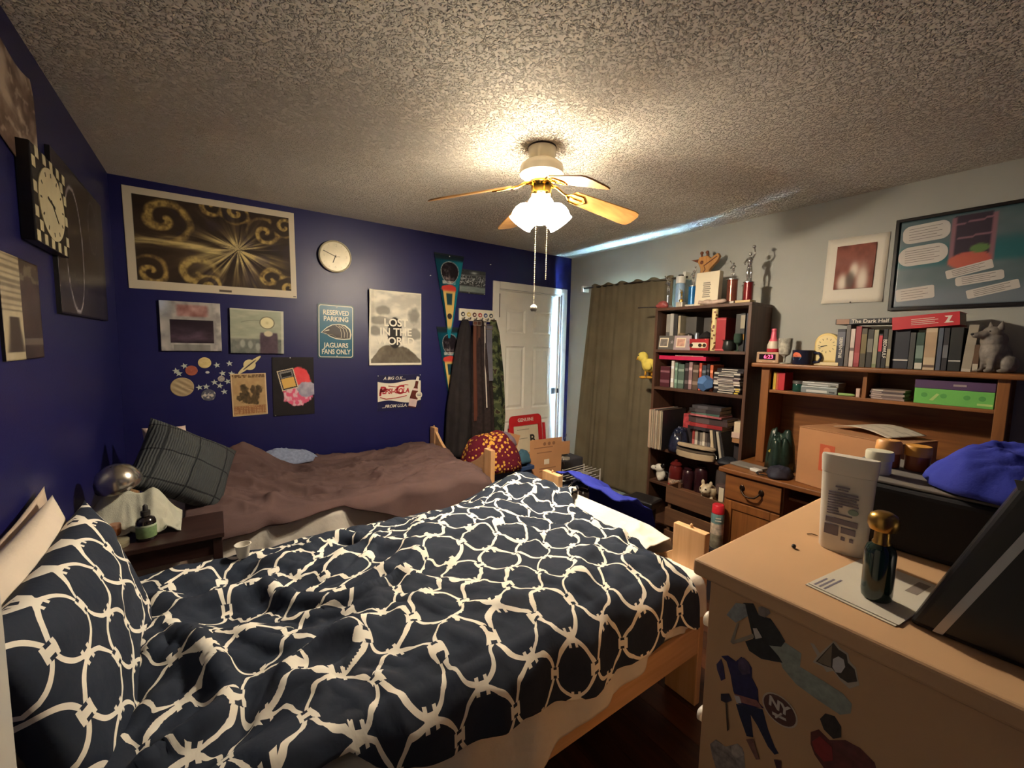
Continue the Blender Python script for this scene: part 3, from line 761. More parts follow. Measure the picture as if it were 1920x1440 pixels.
def art_stone(u, v):
    n = fbm(u*9, v*7, 4); cell = np.abs(np.sin(u*13+2*n)*np.sin(v*8+1.5*n))
    c = mixc((120, 118, 116), (206, 200, 192), np.clip(n*.8+.35*cell, 0, 1))
    c = mixc(c, (190, 205, 230), sst(.25, .0, u)*sst(.6, 1, v)*.8)
    red = sst(.24, .3, u)*sst(.82, .74, u)*sst(.68, .73, v)*sst(.97, .9, v)
    c = mixc(c, mixc((130, 70, 66), (200, 160, 150), n), red*.85)
    ins = ((u > .15) & (u < .87) & (v > .16) & (v < .64)).astype(float)
    dk = mixc((30, 22, 30), (96, 78, 92), np.clip(1.6*fbm(u*5, v*8, 4)-.35, 0, 1)*sst(.1, .3, v)*sst(.6, .25, v)+.15)
    c = mixc(c, dk, ins)
    return mixc(c, (90, 96, 88), ((v < .13) & (u > .2) & (u < .8))*.5*n*1.6)
def framed(name, label, fn, w, h, nx, ny, loc, rot, th=.018, mat=GLOSS, lip=None):
    t = thing(name, label, 'picture', loc, rot)
    MB().box(-w/2, w/2, -th+.001, 0, -h/2, h/2).build('backing', M('dark_backing', (34, 32, 34), .7), t)
    paint('print', w, h, fn, nx, ny, mat, t, (0, -th, 0), solid=.001)
    if lip:
        mb = MB(); ring(mb, [(-w/2-lip, -h/2-lip), (w/2+lip, -h/2-lip), (w/2+lip, h/2+lip), (-w/2-lip, h/2+lip)], [(-w/2, -h/2), (w/2, -h/2), (w/2, h/2), (-w/2, h/2)], -th-.006, 0)
        mb.build('frame', M('black_frame_lacquer', (24, 20, 22), .25), t, bevel=.002)
    return t
framed('picture', 'shiny square picture of pale stones round a dark opening', art_stone, .316, .317, 90, 90, (-.108, YB, 1.563), (0, 0, 0))
def art_sea(u, v):
    n = fbm(u*5, v*12, 4)
    c = mixc((150, 156, 136), (186, 188, 164), n)
    c = mixc(c, mixc((84, 92, 86), (150, 150, 140), fbm(u*16, v*12, 3)), sst(.36, .3, v))
    d = np.sqrt(((u-.68))**2+((v-.71))**2)
    c = mixc(c, (90, 84, 66), sst(.15, .135, d)); c = mixc(c, mixc((228, 220, 176), (200, 190, 140), np.exp(-(d/.03)**2)), sst(.135, .12, d))
    body = sst(.19, .15, np.abs(u-.71)*(1+.8*np.maximum(0, v-.4)))*sst(.5, .46, v)
    c = mixc(c, mixc((62, 50, 60), (110, 90, 100), fbm(u*9, v*9, 3)), body)
    neck = sst(.1, .07, np.sqrt((u-.70)**2+((v-.46)*1.3)**2)); c = mixc(c, (206, 196, 164), neck)
    for k, (x, y) in enumerate(((.36, .2), (.5, .15), (.22, .22))): c = mixc(c, (196, 196, 184), sst(.06, .03, np.sqrt((u-x)**2+((v-y)*.5)**2))*.6)
    ln = np.exp(-((v-.72-(u-.25)*.35+.8*(u-.25)**2)/.008)**2)*(u > .2)*(u < .55); c = mixc(c, (110, 110, 96), ln*.6)
    return mixc(c, (214, 212, 196), ((u > .955) | (v > .975))*.6)
framed('picture', 'shiny square picture of a pale disc over a grey green sea', art_sea, .323, .305, 90, 90, (.262, YB, 1.543), (0, math.radians(.8), 0))

def sticker(name, label, cat, pts, mat, x, z, th=.0015, rot=0, group=None, y=YB):
    c, s = math.cos(rot), math.sin(rot)
    mb = MB().prism([(a*c-b*s, a*s+b*c) for a, b in pts], -th, 0)
    return quick(name, mb, mat, label, cat, group, loc=(x, y-.0005, z))
def disc_thing(name, label, r, fn, x, z, rot=0, rx=1):
    sh = lambda u, v: (u*r*rx*np.cos(v*2*PI), u*r*np.sin(v*2*PI))
    me = paint(name, 1, 1, lambda u, v: fn(u*np.cos(v*2*PI), u*np.sin(v*2*PI)), 14, 41, PAPER, None, (x, YB-.002, z), (0, rot, 0), solid=.0015, shape=sh)
    return tag(me, label, 'wall sticker', 'planet stickers on the blue wall')
disc_thing('planet_sticker', 'large tan striped planet sticker, biggest on the blue wall', .062, lambda a, b: mixc((150, 128, 96), (206, 186, 146), .5+.5*np.sin((b+.25*a)*12)*sst(1.1, .4, np.hypot(a, b))), -.172, 1.168, .35)
disc_thing('planet_sticker', 'red planet sticker among the stars', .033, lambda a, b: mixc((150, 78, 62), (176, 100, 80), fbm(a*3+5, b*3, 3)), -.120, 1.275)
disc_thing('planet_sticker', 'plain yellow planet sticker beside the red one', .036, lambda a, b: mixc((204, 182, 116), (226, 206, 150), fbm(a*2+9, b*3, 2)), -.048, 1.326)
disc_thing('planet_sticker', 'marbled grey and white planet sticker below the star pair', .040, lambda a, b: mixc((84, 86, 100), (210, 200, 184), sst(.4, .6, fbm(a*2.2+3, b*2.2+8, 4))), -.035, 1.108)
disc_thing('planet_sticker', 'small cratered grey moon sticker near the lower stars', .020, lambda a, b: mixc((130, 126, 122), (214, 204, 190), fbm(a*3+2, b*3+8, 3)), .040, 1.216)
disc_thing('planet_sticker', 'tiny white speck sticker between the yellow planet and the stars', .008, lambda a, b: (210, 206, 200), -.035, 1.262, rx=1.4)
def saturn():
    t = thing('planet_sticker', 'ringed yellow planet sticker tilted above the brown poster', 'wall sticker', (.207, YB-.0015, 1.310), (0, math.radians(-42), 0), 'planet stickers on the blue wall')
    Y = M('saturn_yellow', (220, 204, 150), .6, var=.06); Bk = M('saturn_gap', (70, 60, 60), .6)
    MB().prism(circ(.037, 28), -.0012, 0).build('globe', Y, t)
    MB().prism(circ(.015, 36, rx=.093), -.0018, -.0012).build('ring_band', Y, t)
    MB().prism(circ(.0045, 30, rx=.055), -.0021, -.0018).build('ring_gap', Bk, t)
saturn()
STAR = M('glow_star', (196, 202, 188), .6, var=.08)
def star_pts(r, ri, rot=0): return [((r if k % 2 == 0 else ri)*math.cos(PI/2+k*PI/5+rot), (r if k % 2 == 0 else ri)*math.sin(PI/2+k*PI/5+rot)) for k in range(10)]
stars = [(338, 684, .3, 'uppermost grey star near the left picture'), (322, 684+9, .1, 'leftmost star beside the uppermost grey star'), (327, 698, 0, 'left star under the leftmost star'), (399, 683, .2, 'star right of the yellow planet'), (423, 680, .1, 'star at the upper right of the cluster'), (409, 699, .15, 'star below the star right of the yellow planet'), (426, 700, -.1, 'star touching the corner of the brown poster'), (393, 716, .05, 'star touching the small grey moon'), (418, 715, .3, 'star left of the brown poster edge'), (403, 723, -.2, 'star just under the small grey moon'), (364, 725, .2, 'left star of the close pair below'), (377, 724, -.1, 'right star of the close pair below'), (411, 735, .1, 'lowest star of the cluster')]
for px, py, r, lb in stars:
    x = -.108+(px-355)*.00283+.0000012*(px-355)**2; z = 1.563+(611-py)*.00352
    mb = MB().prism(star_pts(.021, .0085, r), -.0015, 0)
    quick('star_sticker', mb, STAR, 'glow star sticker, '+lb, 'wall sticker', 'star stickers on the blue wall', loc=(x, YB-.0005, z))

def art_brown(u, v):
    n = fbm(u*8, v*9, 3); c = mixc((176, 142, 98), (204, 172, 124), n)
    fig = np.zeros_like(u)
    for cx, cy, rx, rz in ((.36, .62, .10, .14), (.36, .47, .16, .16), (.62, .58, .08, .12), (.66, .44, .13, .2), (.78, .62, .10, .10), (.5, .36, .28, .08), (.24, .42, .10, .08)):
        fig = np.maximum(fig, sst(1.15, .75, np.sqrt(((u-cx)/rx)**2+((v-cy)/rz)**2)+.9*(fbm(u*14, v*14, 2)-.5)))
    c = mixc(c, mixc((40, 34, 24), (110, 88, 58), fbm(u*18, v*18, 2)), fig*.9)
    top = (v > .90)*(v < .97)*(fbm(u*60, v*24, 1) > .42); c = mixc(c, (92, 66, 44), top*.7)
    bot = (v > .05)*(v < .24); c = mixc(c, (150, 96, 62), bot*.75)
    tx = bot*(fbm(u*70, v*8, 1) > .5)*(np.sin(v*150) > -.1); c = mixc(c, (216, 180, 130), tx*.6)
    return mixc(c, (222, 196, 156), ((u < .03) | (u > .97) | (v < .02) | (v > .98))*1.0)
tag(paint('poster', .212, .298, art_brown, 70, 96, PAPER, None, (.2, YB-.004, 1.1), (0, math.radians(-1.2), 0)), 'small tan vintage poster with a dark group and bands of print', 'poster')
def art_pink(u, v):
    n = fbm(u*10, v*12, 4)
    c = mixc((22, 18, 22), (30, 26, 30), n)
    d1 = np.sqrt(((u-.64)/.28)**2+((v-.60)/.22)**2)+.35*(fbm(u*9, v*9, 3)-.5)
    c = mixc(c, mixc((226, 60, 70), (240, 96, 96), n), sst(1.05, .95, d1))
    d2 = np.sqrt(((u-.58)/.33)**2+((v-.34)/.17)**2)+.5*(fbm(u*12+3, v*12, 3)-.5)
    c = mixc(c, mixc((226, 96, 130), (230, 186, 196), sst(.4, .6, fbm(u*14, v*14, 3))), sst(1.05, .95, d2))
    d3 = np.sqrt(((u-.82)/.24)**2+((v-.44)/.13)**2)+.5*(fbm(u*14, v*10+4, 3)-.5)
    c = mixc(c, mixc((130, 126, 150), (206, 200, 210), n), sst(1.05, .95, d3))
    a = math.radians(-14); uu = (u-.36)*.277; vv = (v-.59)*.432; x = uu*math.cos(a)-vv*math.sin(a); z = uu*math.sin(a)+vv*math.cos(a)
    x = (u-.36)*.277*.97-(v-.62)*.432*-.22; z = (v-.62)*.432*.97+(u-.36)*.277*-.22
    card = (np.abs(x) < .055)*(np.abs(z) < .075); c = mixc(c, (216, 200, 170), card*1.0)
    c = mixc(c, (40, 36, 52), (np.abs(x) < .049)*(np.abs(z) < .069)*1.0)
    c = mixc(c, (224, 180, 96), (np.abs(x) < .042)*(z > -.06)*(z < .012)*1.0)
    c = mixc(c, (128, 126, 122), (np.abs(x) < .042)*(z > .016)*(z < .062)*1.0)
    return mixc(c, (22, 20, 24), (np.abs(x) < .034)*(z > .022)*(z < .05)*1.0)
bp_ = thing('poster', 'black poster with a red and pink burst and a tilted card', 'poster', (.482, YB-.004, 1.147))
paint('print', .277, .432, art_pink, 90, 140, PAPER, bp_)
PIN = M('white_pin', (236, 232, 224), .3)
for x, z in ((-.02, .212), (-.125, -.21)): MB().ell((x, -.004, z), .004, 8, 6).build('pin', PIN, bp_, smooth=True)

def parking_sign():
    t = thing('parking_sign', 'teal reserved parking sign with white lettering and a cat head emblem', 'sign', (.787, YB, 1.562), (0, math.radians(.8), 0))
    w, h = .270, .418
    TE = M('teal_enamel', (16, 92, 116), .35, var=.04); DT = M('dark_teal', (14, 62, 78), .4); WH = M('sign_white', (226, 220, 196), .45, var=.02)
    MB().prism(rrect(w, h, .02), -.004, 0).build('plate', DT, t)
    MB().prism(rrect(w-.018, h-.018, .017), -.0052, -.004).build('border', WH, t)
    MB().prism(rrect(w-.03, h-.03, .014), -.0062, -.0052).build('field', TE, t)
    for s_, z, sz, sx in (('RESERVED', .142, .052, .82), ('PARKING', .094, .052, .84), ('JAGUARS', -.108, .052, .84), ('FANS ONLY', -.158, .052, .76)):
        text(s_, sz, WH, t, 0, -.0064, z, sx=sx, bold=.0012)
    out = [(-.112, -.012), (-.07, .030), (-.03, .054), (.02, .060), (.07, .052), (.105, .022), (.114, -.02), (.106, -.056), (.06, -.062), (.0, -.058), (-.045, -.042), (-.075, -.02)]
    inn = [(x*.93, z*.88) for x, z in out]
    e = MB().prism(out, -.0074, -.0062).build('emblem', WH, t)
    MB().prism(inn, -.0082, -.0074).build('emblem_fill', M('emblem_dark', (44, 38, 34), .4), e)
    for k in range(4):
        x0 = .016+k*.022
        MB().tube([(x0-.02, -.0084, .046), (x0+.012, -.0084, .026-.002*k), (x0+.022, -.0084, -.01), (x0+.02, -.0084, -.046)], .0024, 6).build('stripe', WH, e)
    MB().prism([(-.09, -.004), (-.05, .008), (-.052, .014), (-.07, .010)], -.0086, -.0082).build('eye', WH, e)
    MB().tube([(-.085, -.0084, -.022), (-.03, -.0084, -.026), (.0, -.0084, -.044), (.045, -.0084, -.046)], .0022, 6).build('jaw_line', M('emblem_grey', (150, 140, 120), .5), e)
    for z in (.186, -.19): MB().ell((.005, -.007, z), (.004, .002, .004), 8, 6).build('screw', PIN, t, smooth=True)
parking_sign()

def lost_poster():
    def art(u, v):
        n = fbm(u*4, v*11, 4); c = mixc((196, 192, 178), (236, 230, 212), sst(.25, .75, n))
        for cx, cy, w_, h_ in ((.27, .74, .16, .07), (.85, .68, .13, .13), (.12, .45, .16, .08), (.85, .43, .18, .09), (.2, .60, .2, .06)):
            d = np.sqrt(((u-cx)/w_)**2+((v-cy)/h_)**2)+.6*(fbm(u*10, v*10, 3)-.5); c = mixc(c, (128, 124, 114), sst(1.1, .6, d)*.75)
        hill = .06+.20*sst(-.05, .32, u)*sst(1.08, .62, u)+.05*(fbm(u*9, u*0+2, 3)-.5)
        c = mixc(c, mixc((74, 66, 56), (130, 120, 104), fbm(u*12, v*12, 3)), sst(hill+.01, hill-.01, v))
        # a plain tall dark standing stone behind the lettering
        d = np.sqrt(((u-.48)/.14)**2+((v-.44)/.21)**2)**1.0
        c = mixc(c, (40, 36, 36), sst(1.05, .95, d))
        return mixc(c, (232, 226, 206), ((u < .03) | (u > .985) | (v < .03) | (v > .985))*1.0)
    t = thing('poster', 'grey mountain poster reading LOST IN THE WORLD in white letters', 'poster', (1.262, YB-.006, 1.604), (0, 0, 0))
    paint('print', .452, .615, art, 110, 150, PAPER, t, (0, 0, 0), solid=.002, curl=lambda u, v: -.03*sst(.12, 0, u)*sst(.2, .9, v)-.006*sst(.15, 0, v))
    WH = M('poster_letter_white', (238, 232, 214), .6, var=0)
    for s_, z, sz in (('LOST', .045, .088), ('IN THE', -.032, .088), ('WORLD', -.108, .088)): text(s_, sz, WH, t, 0, -.0035, z, bold=.002, sx=1.0)
lost_poster()

def pepsi():
    t = thing('soda_sign', 'navy and white tin soda sign with red script lettering and a bottle', 'sign', (1.295, YB, 1.063))
    w, h = .384, .302
    NV = M('soda_navy', (28, 30, 70), .35, var=.04); WH = M('soda_white', (232, 224, 206), .4, var=.02); RD = M('soda_red', (186, 40, 52), .4, var=.03)
    MB().prism(rrect(w, h, .006), -.003, 0).build('plate', NV, t)
    up = [(-.19+.38*k/20, .092+.012*math.sin(k/20*2*PI+PI*.9)) for k in range(21)]; lo = [(-.19+.38*k/20, -.078+.014*math.sin(k/20*2*PI+.3)) for k in range(21)]
    mb = MB(); n = 21
    vs = [(x, -.0036, z) for x, z in lo]+[(x, -.0036, z) for x, z in up]
    mb.add(vs, [(k, k+1, n+k+1, n+k) for k in range(n-1)]); mb.build('wave_band', WH, t)
    text('A BIG O.K....', .036, WH, t, -.045, -.0042, .122, shear=.25, bold=.0008)
    text('...FROM U.S.A.', .036, WH, t, -.045, -.0042, -.115, shear=.25, bold=.0008)
    text('PEPSI-COLA', .058, RD, t, -.048, -.0044, .012, shear=.18, bold=.002, sx=.86)
    text('P', .105, RD, t, -.155, -.0044, .012, shear=.18, bold=.003); text('C', .105, RD, t, -.006, -.0044, .02, shear=.18, bold=.003)
    MB().tube([(-.17, -.0046, -.035), (-.12, -.0046, -.052), (-.03, -.0046, -.046), (.06, -.0046, -.03)], .0035, 6).build('flourish', RD, t)
    MB().tube([(-.10, -.0046, .058), (-.03, -.0046, .048), (.05, -.0046, .066), (.075, -.0046, .062)], .003, 6).build('flourish', RD, t)
    bt = thing('b', '', ''); bpy.data.objects.remove(bt)
    m = Matrix.Translation((.135, -.0045, -.005)) @ Matrix.Rotation(math.radians(12), 4, 'Y')
    prof = [(-.034, -.135), (.034, -.135), (.036, -.05), (.03, -.0), (.014, .055), (.012, .14), (-.012, .14), (-.014, .055), (-.03, 0), (-.036, -.05)]
    b = MB().prism(prof, -.002, 0, m).build('bottle_print', M('cola_brown', (96, 44, 36), .3, var=.2), t)
    MB().prism([(-.014, .10), (.014, .10), (.012, .14), (-.012, .14)], -.003, -.002, m).build('cap_print', WH, b)
    MB().prism([(-.025, .015), (.025, .015), (.02, .034), (-.02, .034)], -.003, -.002, m).build('neck_label', M('label_pink', (222, 196, 190), .5), b)
    MB().prism([(-.035, -.125), (.035, -.125), (.036, -.06), (-.036, -.06)], -.003, -.002, m).build('label_print', M('label_pink', None), b)
    MB().prism(circ(.03, 20, .172, -.03), -.0078, -.0066).build('badge', WH, t)
    MB().box(.152, .192, -.0086, -.0078, -.026, -.022).box(.156, .188, -.0086, -.0078, -.038, -.034).build('badge_line', NV, t)
    for x in (-.185, .185): MB().ell((x, -.004, .145), .004, 8, 6).build('pin', PIN, t, smooth=True)
pepsi()

def pennant(label, x, z, w, h, y, lean):
    def art(u, v):
        c = mixc((10, 60, 76), (24, 118, 134), sst(0, 1, u)); c = mixc(c, (28, 40, 48), sst(.93, .97, v))
        d = np.sqrt(((u-.52)/.36)**2+((v-.80)/.13)**2); n = fbm(u*8, v*22, 3)
        c = mixc(c, (170, 170, 168), sst(1.06, 1.0, d)); c = mixc(c, mixc((30, 24, 30), (130, 120, 120), sst(.5, .8, n)*sst(.3, -.3, (u-.5)+(v-.8)*2)), sst(1.0, .96, d))
        g = ((v > .66)*(v < .70)*(u > .18)*(u < .8)); c = mixc(c, (206, 200, 190), g*.9*n*1.4)
        r = np.sqrt(((u-.50)/.42)**2+((v-.60)/.055)**2)+.4*(n-.5); c = mixc(c, (206, 66, 58), sst(1.05, .9, r))
        k = sst(.60, .56, v)*sst(.08, .12, v)*(np.abs(u-.5) < .36); c = mixc(c, (214, 180, 104), k*1.0)
        k2 = sst(.56, .54, v)*sst(.40, .42, v)*(np.abs(u-.5) < .18); c = mixc(c, (36, 66, 74), k2*1.0)
        e = np.sqrt(((u-.5)/.25)**2+((v-.27)/.035)**2); c = mixc(c, (54, 50, 50), sst(1.1, .9, e))
        return mixc(c, (20, 120, 140), sst(.16, .08, v))
    sh = lambda u, v: ((u-.5)*w*(.06+.94*v)+lean*(1-v), (v-1)*h)
    t = thing('pennant', label, 'pennant', (x, y, z), (0, 0, 0), 'football pennants')
    paint('felt', w, h, art, 44, 130, PRINT('print_felt', .9, .1), t, solid=.002, shape=sh, curl=lambda u, v: -.012*np.sin(v*5)**2*(1-v))
    MB().box(-w/2, w/2, -.003, .003, 0, .014).build('header_strip', M('pennant_strip', (22, 34, 40), .9), t)
    MB().ell((.0, -.004, -.004), .005, 8, 6).build('pin', PIN, t, smooth=True)
pennant('upper teal football pennant with dark helmet, beside the dark photo', 1.752, 2.265, .292, .73, YB-.012, .004)
pennant('lower teal football pennant hanging below its twin', 1.76, 1.622, .25, .71, YB-.005, .02)
def art_stadium(u, v):
    n = fbm(u*30, v*26, 3); c = mixc((30, 32, 36), (70, 74, 76), n)
    c = mixc(c, (196, 200, 200), (n > .60)*sst(.32, .38, v)*sst(.8, .7, v)*.8)
    for b in (.78, .64, .52): c = mixc(c, (170, 174, 176), np.exp(-((v-b-.1*(u-.5))/.02)**2)*.6*fbm(u*20, v*3, 2)*1.6)
    c = mixc(c, mixc((96, 112, 108), (140, 150, 146), fbm(u*6, v*18, 3)), sst(.34, .28, v)*sst(.04, .1, v))
    return mixc(c, (220, 224, 220), np.exp(-(((u-.55)/.12)**2+((v-.88)/.05)**2))*.8)
pt = thing('photo_print', 'dark black and white stadium photo next to the upper pennant', 'photo', (2.0, YB-.003, 2.062), (0, math.radians(.4), 0))
paint('print', .275, .217, art_stadium, 80, 60, GLOSS, pt)
for x, z in ((-.04, -.103), (.128, -.10)): MB().ell((x, -.004, z), .004, 8, 6).build('pin', PIN, pt, smooth=True)
for x, z, lb in ((1.573, 2.075, 'white push pin left of the upper pennant'), (2.19, 2.245, 'white push pin above the closet door corner')):
    quick('push_pin', MB().lathe([(.004, 0), (.004, .004), (.002, .006), (.005, .012), (.001, .014)], 10, Matrix.Rotation(PI/2, 4, 'X')), PIN, lb, 'push pin', loc=(x, YB, z))

# coat rack and what hangs on it
def coat_rack():
    t = thing('coat_rack', 'white wall rack with round emblems and pegs beside the closet door', 'coat rack', (2.043, YB, 1.757))
    WR = M('rack_white', (230, 222, 202), .5, var=.03)
    MB().box(-.19, .19, -.02, 0, -.055, .055).build('board', WR, t, bevel=.003)
    cols = [(60, 58, 60), (206, 176, 90), (96, 52, 44), (176, 62, 58), (52, 74, 126), (70, 78, 80)]
    for k, cc in enumerate(cols):
        x = -.152+k*.061
        e = MB().prism(circ(.021, 20, x, .004), -.0215, -.02).build('emblem', M('emblem_%d' % k, cc, .5, var=.25, vs=60), t)
        MB().prism([(x-.012, .0), (x+.004, -.008), (x+.013, .006), (x, .012)], -.0225, -.0215).build('emblem_mark', WR, e)
    for k in range(6):
        x = -.16+k*.064
        MB().tube([(x, -.02, -.035), (x, -.055, -.038), (x, -.066, -.026)], [.007, .006, .008], 8).build('peg', M('peg_chrome', (200, 196, 190), .25, .9), t, smooth=True)
coat_rack()
def hang(name, label, cat, rows, mat, folds=7, seed=0, amp=.22, loc=(0, 0, 0), seg=64, nz=40):
    """closed hanging cloth: rows of (z, cx, cy, halfw, halfd)"""
    r = np.array(rows, float); zz = np.linspace(r[0, 0], r[-1, 0], nz)
    o = np.argsort(r[:, 0]); ip = lambda k: np.interp(zz, r[o, 0], r[o, k])
    th = np.linspace(0, 2*PI, seg+1)[:-1]
    Zg, Th = np.meshgrid(zz, th, indexing='ij')
    cx, cy, hw, hd = [np.repeat(ip(k)[:, None], seg, 1) for k in (1, 2, 3, 4)]
    t = (r[0, 0]-Zg)/(r[0, 0]-r[-1, 0])
    f = 1+amp*np.sin(folds*Th+seed+1.5*fbm(t*2+seed, Th*.5, 2))*sst(-.05, .25, t)+.25*(fbm(np.cos(Th)*1.5+seed, np.sin(Th)*1.5+t*3, 3)-.5)
    P = np.stack([cx+hw*np.cos(Th)*(1+.1*(f-1)), cy+hd*np.sin(Th)*f, Zg+.02*(fbm(Th*2, t*3+seed, 2)-.5)*t], -1)
    me = grid_mesh(name, P.transpose(1, 0, 2), close_u=True)
    bm = bmesh.new(); bm.from_mesh(me); bmesh.ops.holes_fill(bm, edges=bm.edges); bmesh.ops.recalc_face_normals(bm, faces=bm.faces); bm.to_mesh(me); bm.free()
    return tag(link(name, me, mat, None, smooth=True, loc=loc), label, cat, 'clothes hanging on the wall rack')
DKC = M('charcoal_cloth', (40, 36, 38), .9, var=.15, bump=.3, bs=200, spec=.2)
hang('coat', 'black coat hanging leftmost on the rack over the lower pennant', 'coat', [(1.71, 1.89, 3.42, .03, .025), (1.62, 1.885, 3.41, .06, .04), (1.3, 1.85, 3.40, .09, .05), (.9, 1.83, 3.39, .13, .07), (.46, 1.80, 3.39, .12, .06)], DKC, 6, 1)
hang('robe', 'dark brown striped robe hanging in the middle of the rack', 'robe', [(1.71, 2.02, 3.40, .05, .025), (1.5, 2.03, 3.385, .09, .045), (1.0, 2.05, 3.375, .12, .06), (.62, 2.06, 3.375, .13, .07), (.5, 2.07, 3.375, .12, .06)], M('dark_robe', (48, 38, 38), .9, var=.3, vs=30, bump=.3, bs=200, spec=.2), 8, 4)
def camo_mat():
    m, nt, b = base_mat('camouflage_cloth', .9, 0, .2)
    tc = nn(nt, 'ShaderNodeTexCoord'); n = nn(nt, 'ShaderNodeTexNoise'); n.inputs['Scale'].default_value = 13; n.inputs['Detail'].default_value = 2; nt.links.new(tc.outputs['Object'], n.inputs['Vector'])
    r = nn(nt, 'ShaderNodeValToRGB'); r.color_ramp.interpolation = 'CONSTANT'
    e = r.color_ramp.elements; e[0].position = 0; e[0].color = lin((34, 40, 30))+(1,); e[1].position = .46; e[1].color = lin((70, 78, 52))+(1,)
    e2 = e.new(.56); e2.color = lin((98, 104, 72))+(1,); e3 = e.new(.64); e3.color = lin((58, 48, 38))+(1,)
    nt.links.new(n.outputs['Fac'], r.inputs['Fac']); nt.links.new(r.outputs[0], b.inputs['Base Color']); return m
hang('camo_trousers', 'green camouflage trousers hanging nearest the closet door', 'trousers', [(1.72, 2.19, 3.41, .03, .02), (1.6, 2.19, 3.40, .06, .035), (1.2, 2.22, 3.39, .08, .04), (.8, 2.25, 3.39, .075, .045), (.58, 2.27, 3.40, .05, .035)], camo_mat(), 5, 2)
def strap(name, label, cat, mat, pts, w, buckle):
    t = thing(name, label, cat, (0, 0, 0), 0, 'belts hanging on the wall rack')
    mb = MB(); vs = []; fs = []
    for x, y, z in pts: vs += [(x-w/2, y, z), (x+w/2, y, z), (x+w/2, y+.004, z), (x-w/2, y+.004, z)]
    for i in range(len(pts)-1):
        for k in range(4): fs.append((i*4+k, i*4+(k+1) % 4, i*4+4+(k+1) % 4, i*4+4+k))
    mb.add(vs, fs+[(0, 1, 2, 3), tuple(len(vs)-4+k for k in (3, 2, 1, 0))]); mb.build('strap', mat, t)
    x, y, z = pts[0]
    b = MB(); ring(b, rrect(w+.018, .045, .006), rrect(w+.002, .03, .004), -.006, 0); b.build('buckle', M('peg_chrome', None), t, loc=(x, y, z-.012))
BRB = M('brown_leather', (92, 52, 38), .5, var=.15)
strap('belt', 'reddish brown leather belt hanging at the left of the rack', 'belt', BRB, [(1.955, 3.352, 1.69), (1.955, 3.35, 1.4), (1.958, 3.335, .95), (1.96, 3.33, .78)], .032, True)
strap('belt', 'second brown leather belt hanging beside the reddish one', 'belt', M('dark_brown_leather', (70, 42, 32), .5, var=.15), [(1.995, 3.35, 1.69), (1.993, 3.345, 1.3), (1.99, 3.325, .82)], .03, True)
strap('lanyard', 'thin white strap hanging in front of the dark robe', 'strap', M('white_strap', (206, 196, 186), .8), [(2.055, 3.345, 1.69), (2.06, 3.335, 1.3), (2.064, 3.30, .90)], .011, False)
strap('necktie', 'grey necktie hanging beside the camouflage trousers', 'tie', M('grey_tie', (94, 92, 104), .7, var=.15), [(2.105, 3.348, 1.66), (2.105, 3.335, 1.4), (2.108, 3.318, 1.15)], .06, False)

# ================================================================== left wall (in shade)
def art_moon(u, v):
    n = fbm(u*6, v*4, 4); c = mixc((98, 78, 68), (196, 178, 160), sst(.3, .7, n))
    return mixc(c, (216, 200, 180), (ridge(u*5, v*5, 3) > .75)*.5)
def moon_shape(u, v):
    x = (u-.5)*.60; z = (v-.5)*.30
    k = np.clip(np.abs(v-.5)*2, 0, 1)**4; return x*(1-.10*k)+.0, z+.02*np.sin(u*6)
tag(paint('wall_print', .6, .3, art_moon, 70, 40, PAPER, None, (XL+.005, 1.875, 2.185), (0, 0, LW), shape=moon_shape), 'brown and white cratered print high on the left wall', 'poster')
def checker_clock():
    t = thing('wall_clock', 'square clock with checkered border high on the left wall', 'clock', (XL, 2.14, 1.93), LW)
    MB().box(-.185, .185, -.035, 0, -.15, .15).build('case', M('clock_black_case', (22, 18, 18), .4), t, bevel=.004)
    CRM = M('clock_cream', (206, 196, 160), .5, var=.08)
    W_, H_ = .37, .30; nx_, ny_ = 10, 8
    for i in range(nx_):
        for j in range(ny_):
            if (i+j) % 2 == 0 and (i in (0, 1, nx_-1, nx_-2) or j in (0, 1, ny_-1, ny_-2)) and (i in (0, nx_-1) or j in (0, ny_-1) or (i in (1, nx_-2) and j in (1, ny_-2))):
                x0 = -W_/2+i*W_/nx_; z0 = -H_/2+j*H_/ny_
                MB().box(x0+.002, x0+W_/nx_-.002, -.0362, -.035, z0+.002, z0+H_/ny_-.002).build('check', CRM, t)
    f = MB().prism(circ(.118, 40, rx=.142), -.0372, -.035).build('face', CRM, t)
    DK = M('clock_black', None)
    MB().box(-.02, .075, -.0385, -.0375, -.003, .003, Matrix.Rotation(math.radians(40), 4, 'Y')).build('hand', DK, t)
    MB().box(-.02, .055, -.0395, -.0385, -.004, .004, Matrix.Rotation(math.radians(195), 4, 'Y')).build('hand', DK, t)
    for k in range(12):
        a = 2*PI*k/12
        MB().box(-.003, .003, -.0378, -.0372, -.007, .007, Matrix.Translation((.12*math.cos(a), 0, .098*math.sin(a))) @ Matrix.Rotation(-a+PI/2, 4, 'Y')).build('hour_mark', DK, f)
checker_clock()
def art_dark(u, v):
    n = fbm(u*4, v*4, 3); c = mixc((26, 20, 26), (44, 36, 42), n)
    for cx, cy, rx, rz, lo in ((.3, .45, .16, .42, 0), (.72, .72, .10, .2, .5)):
        d = np.sqrt(((u-cx)/rx)**2+((v-cy)/rz)**2); c = mixc(c, (190, 182, 184), np.exp(-((d-1)/.03)**2)*(1.0 if lo == 0 else .5))
    c = mixc(c, (70, 60, 62), ((u > .1)*(u < .95)*(v > .16)*(v < .22))*.6*n*1.5)
    return mixc(c, (62, 54, 60), (np.abs(u-.86) < .03)*.4)
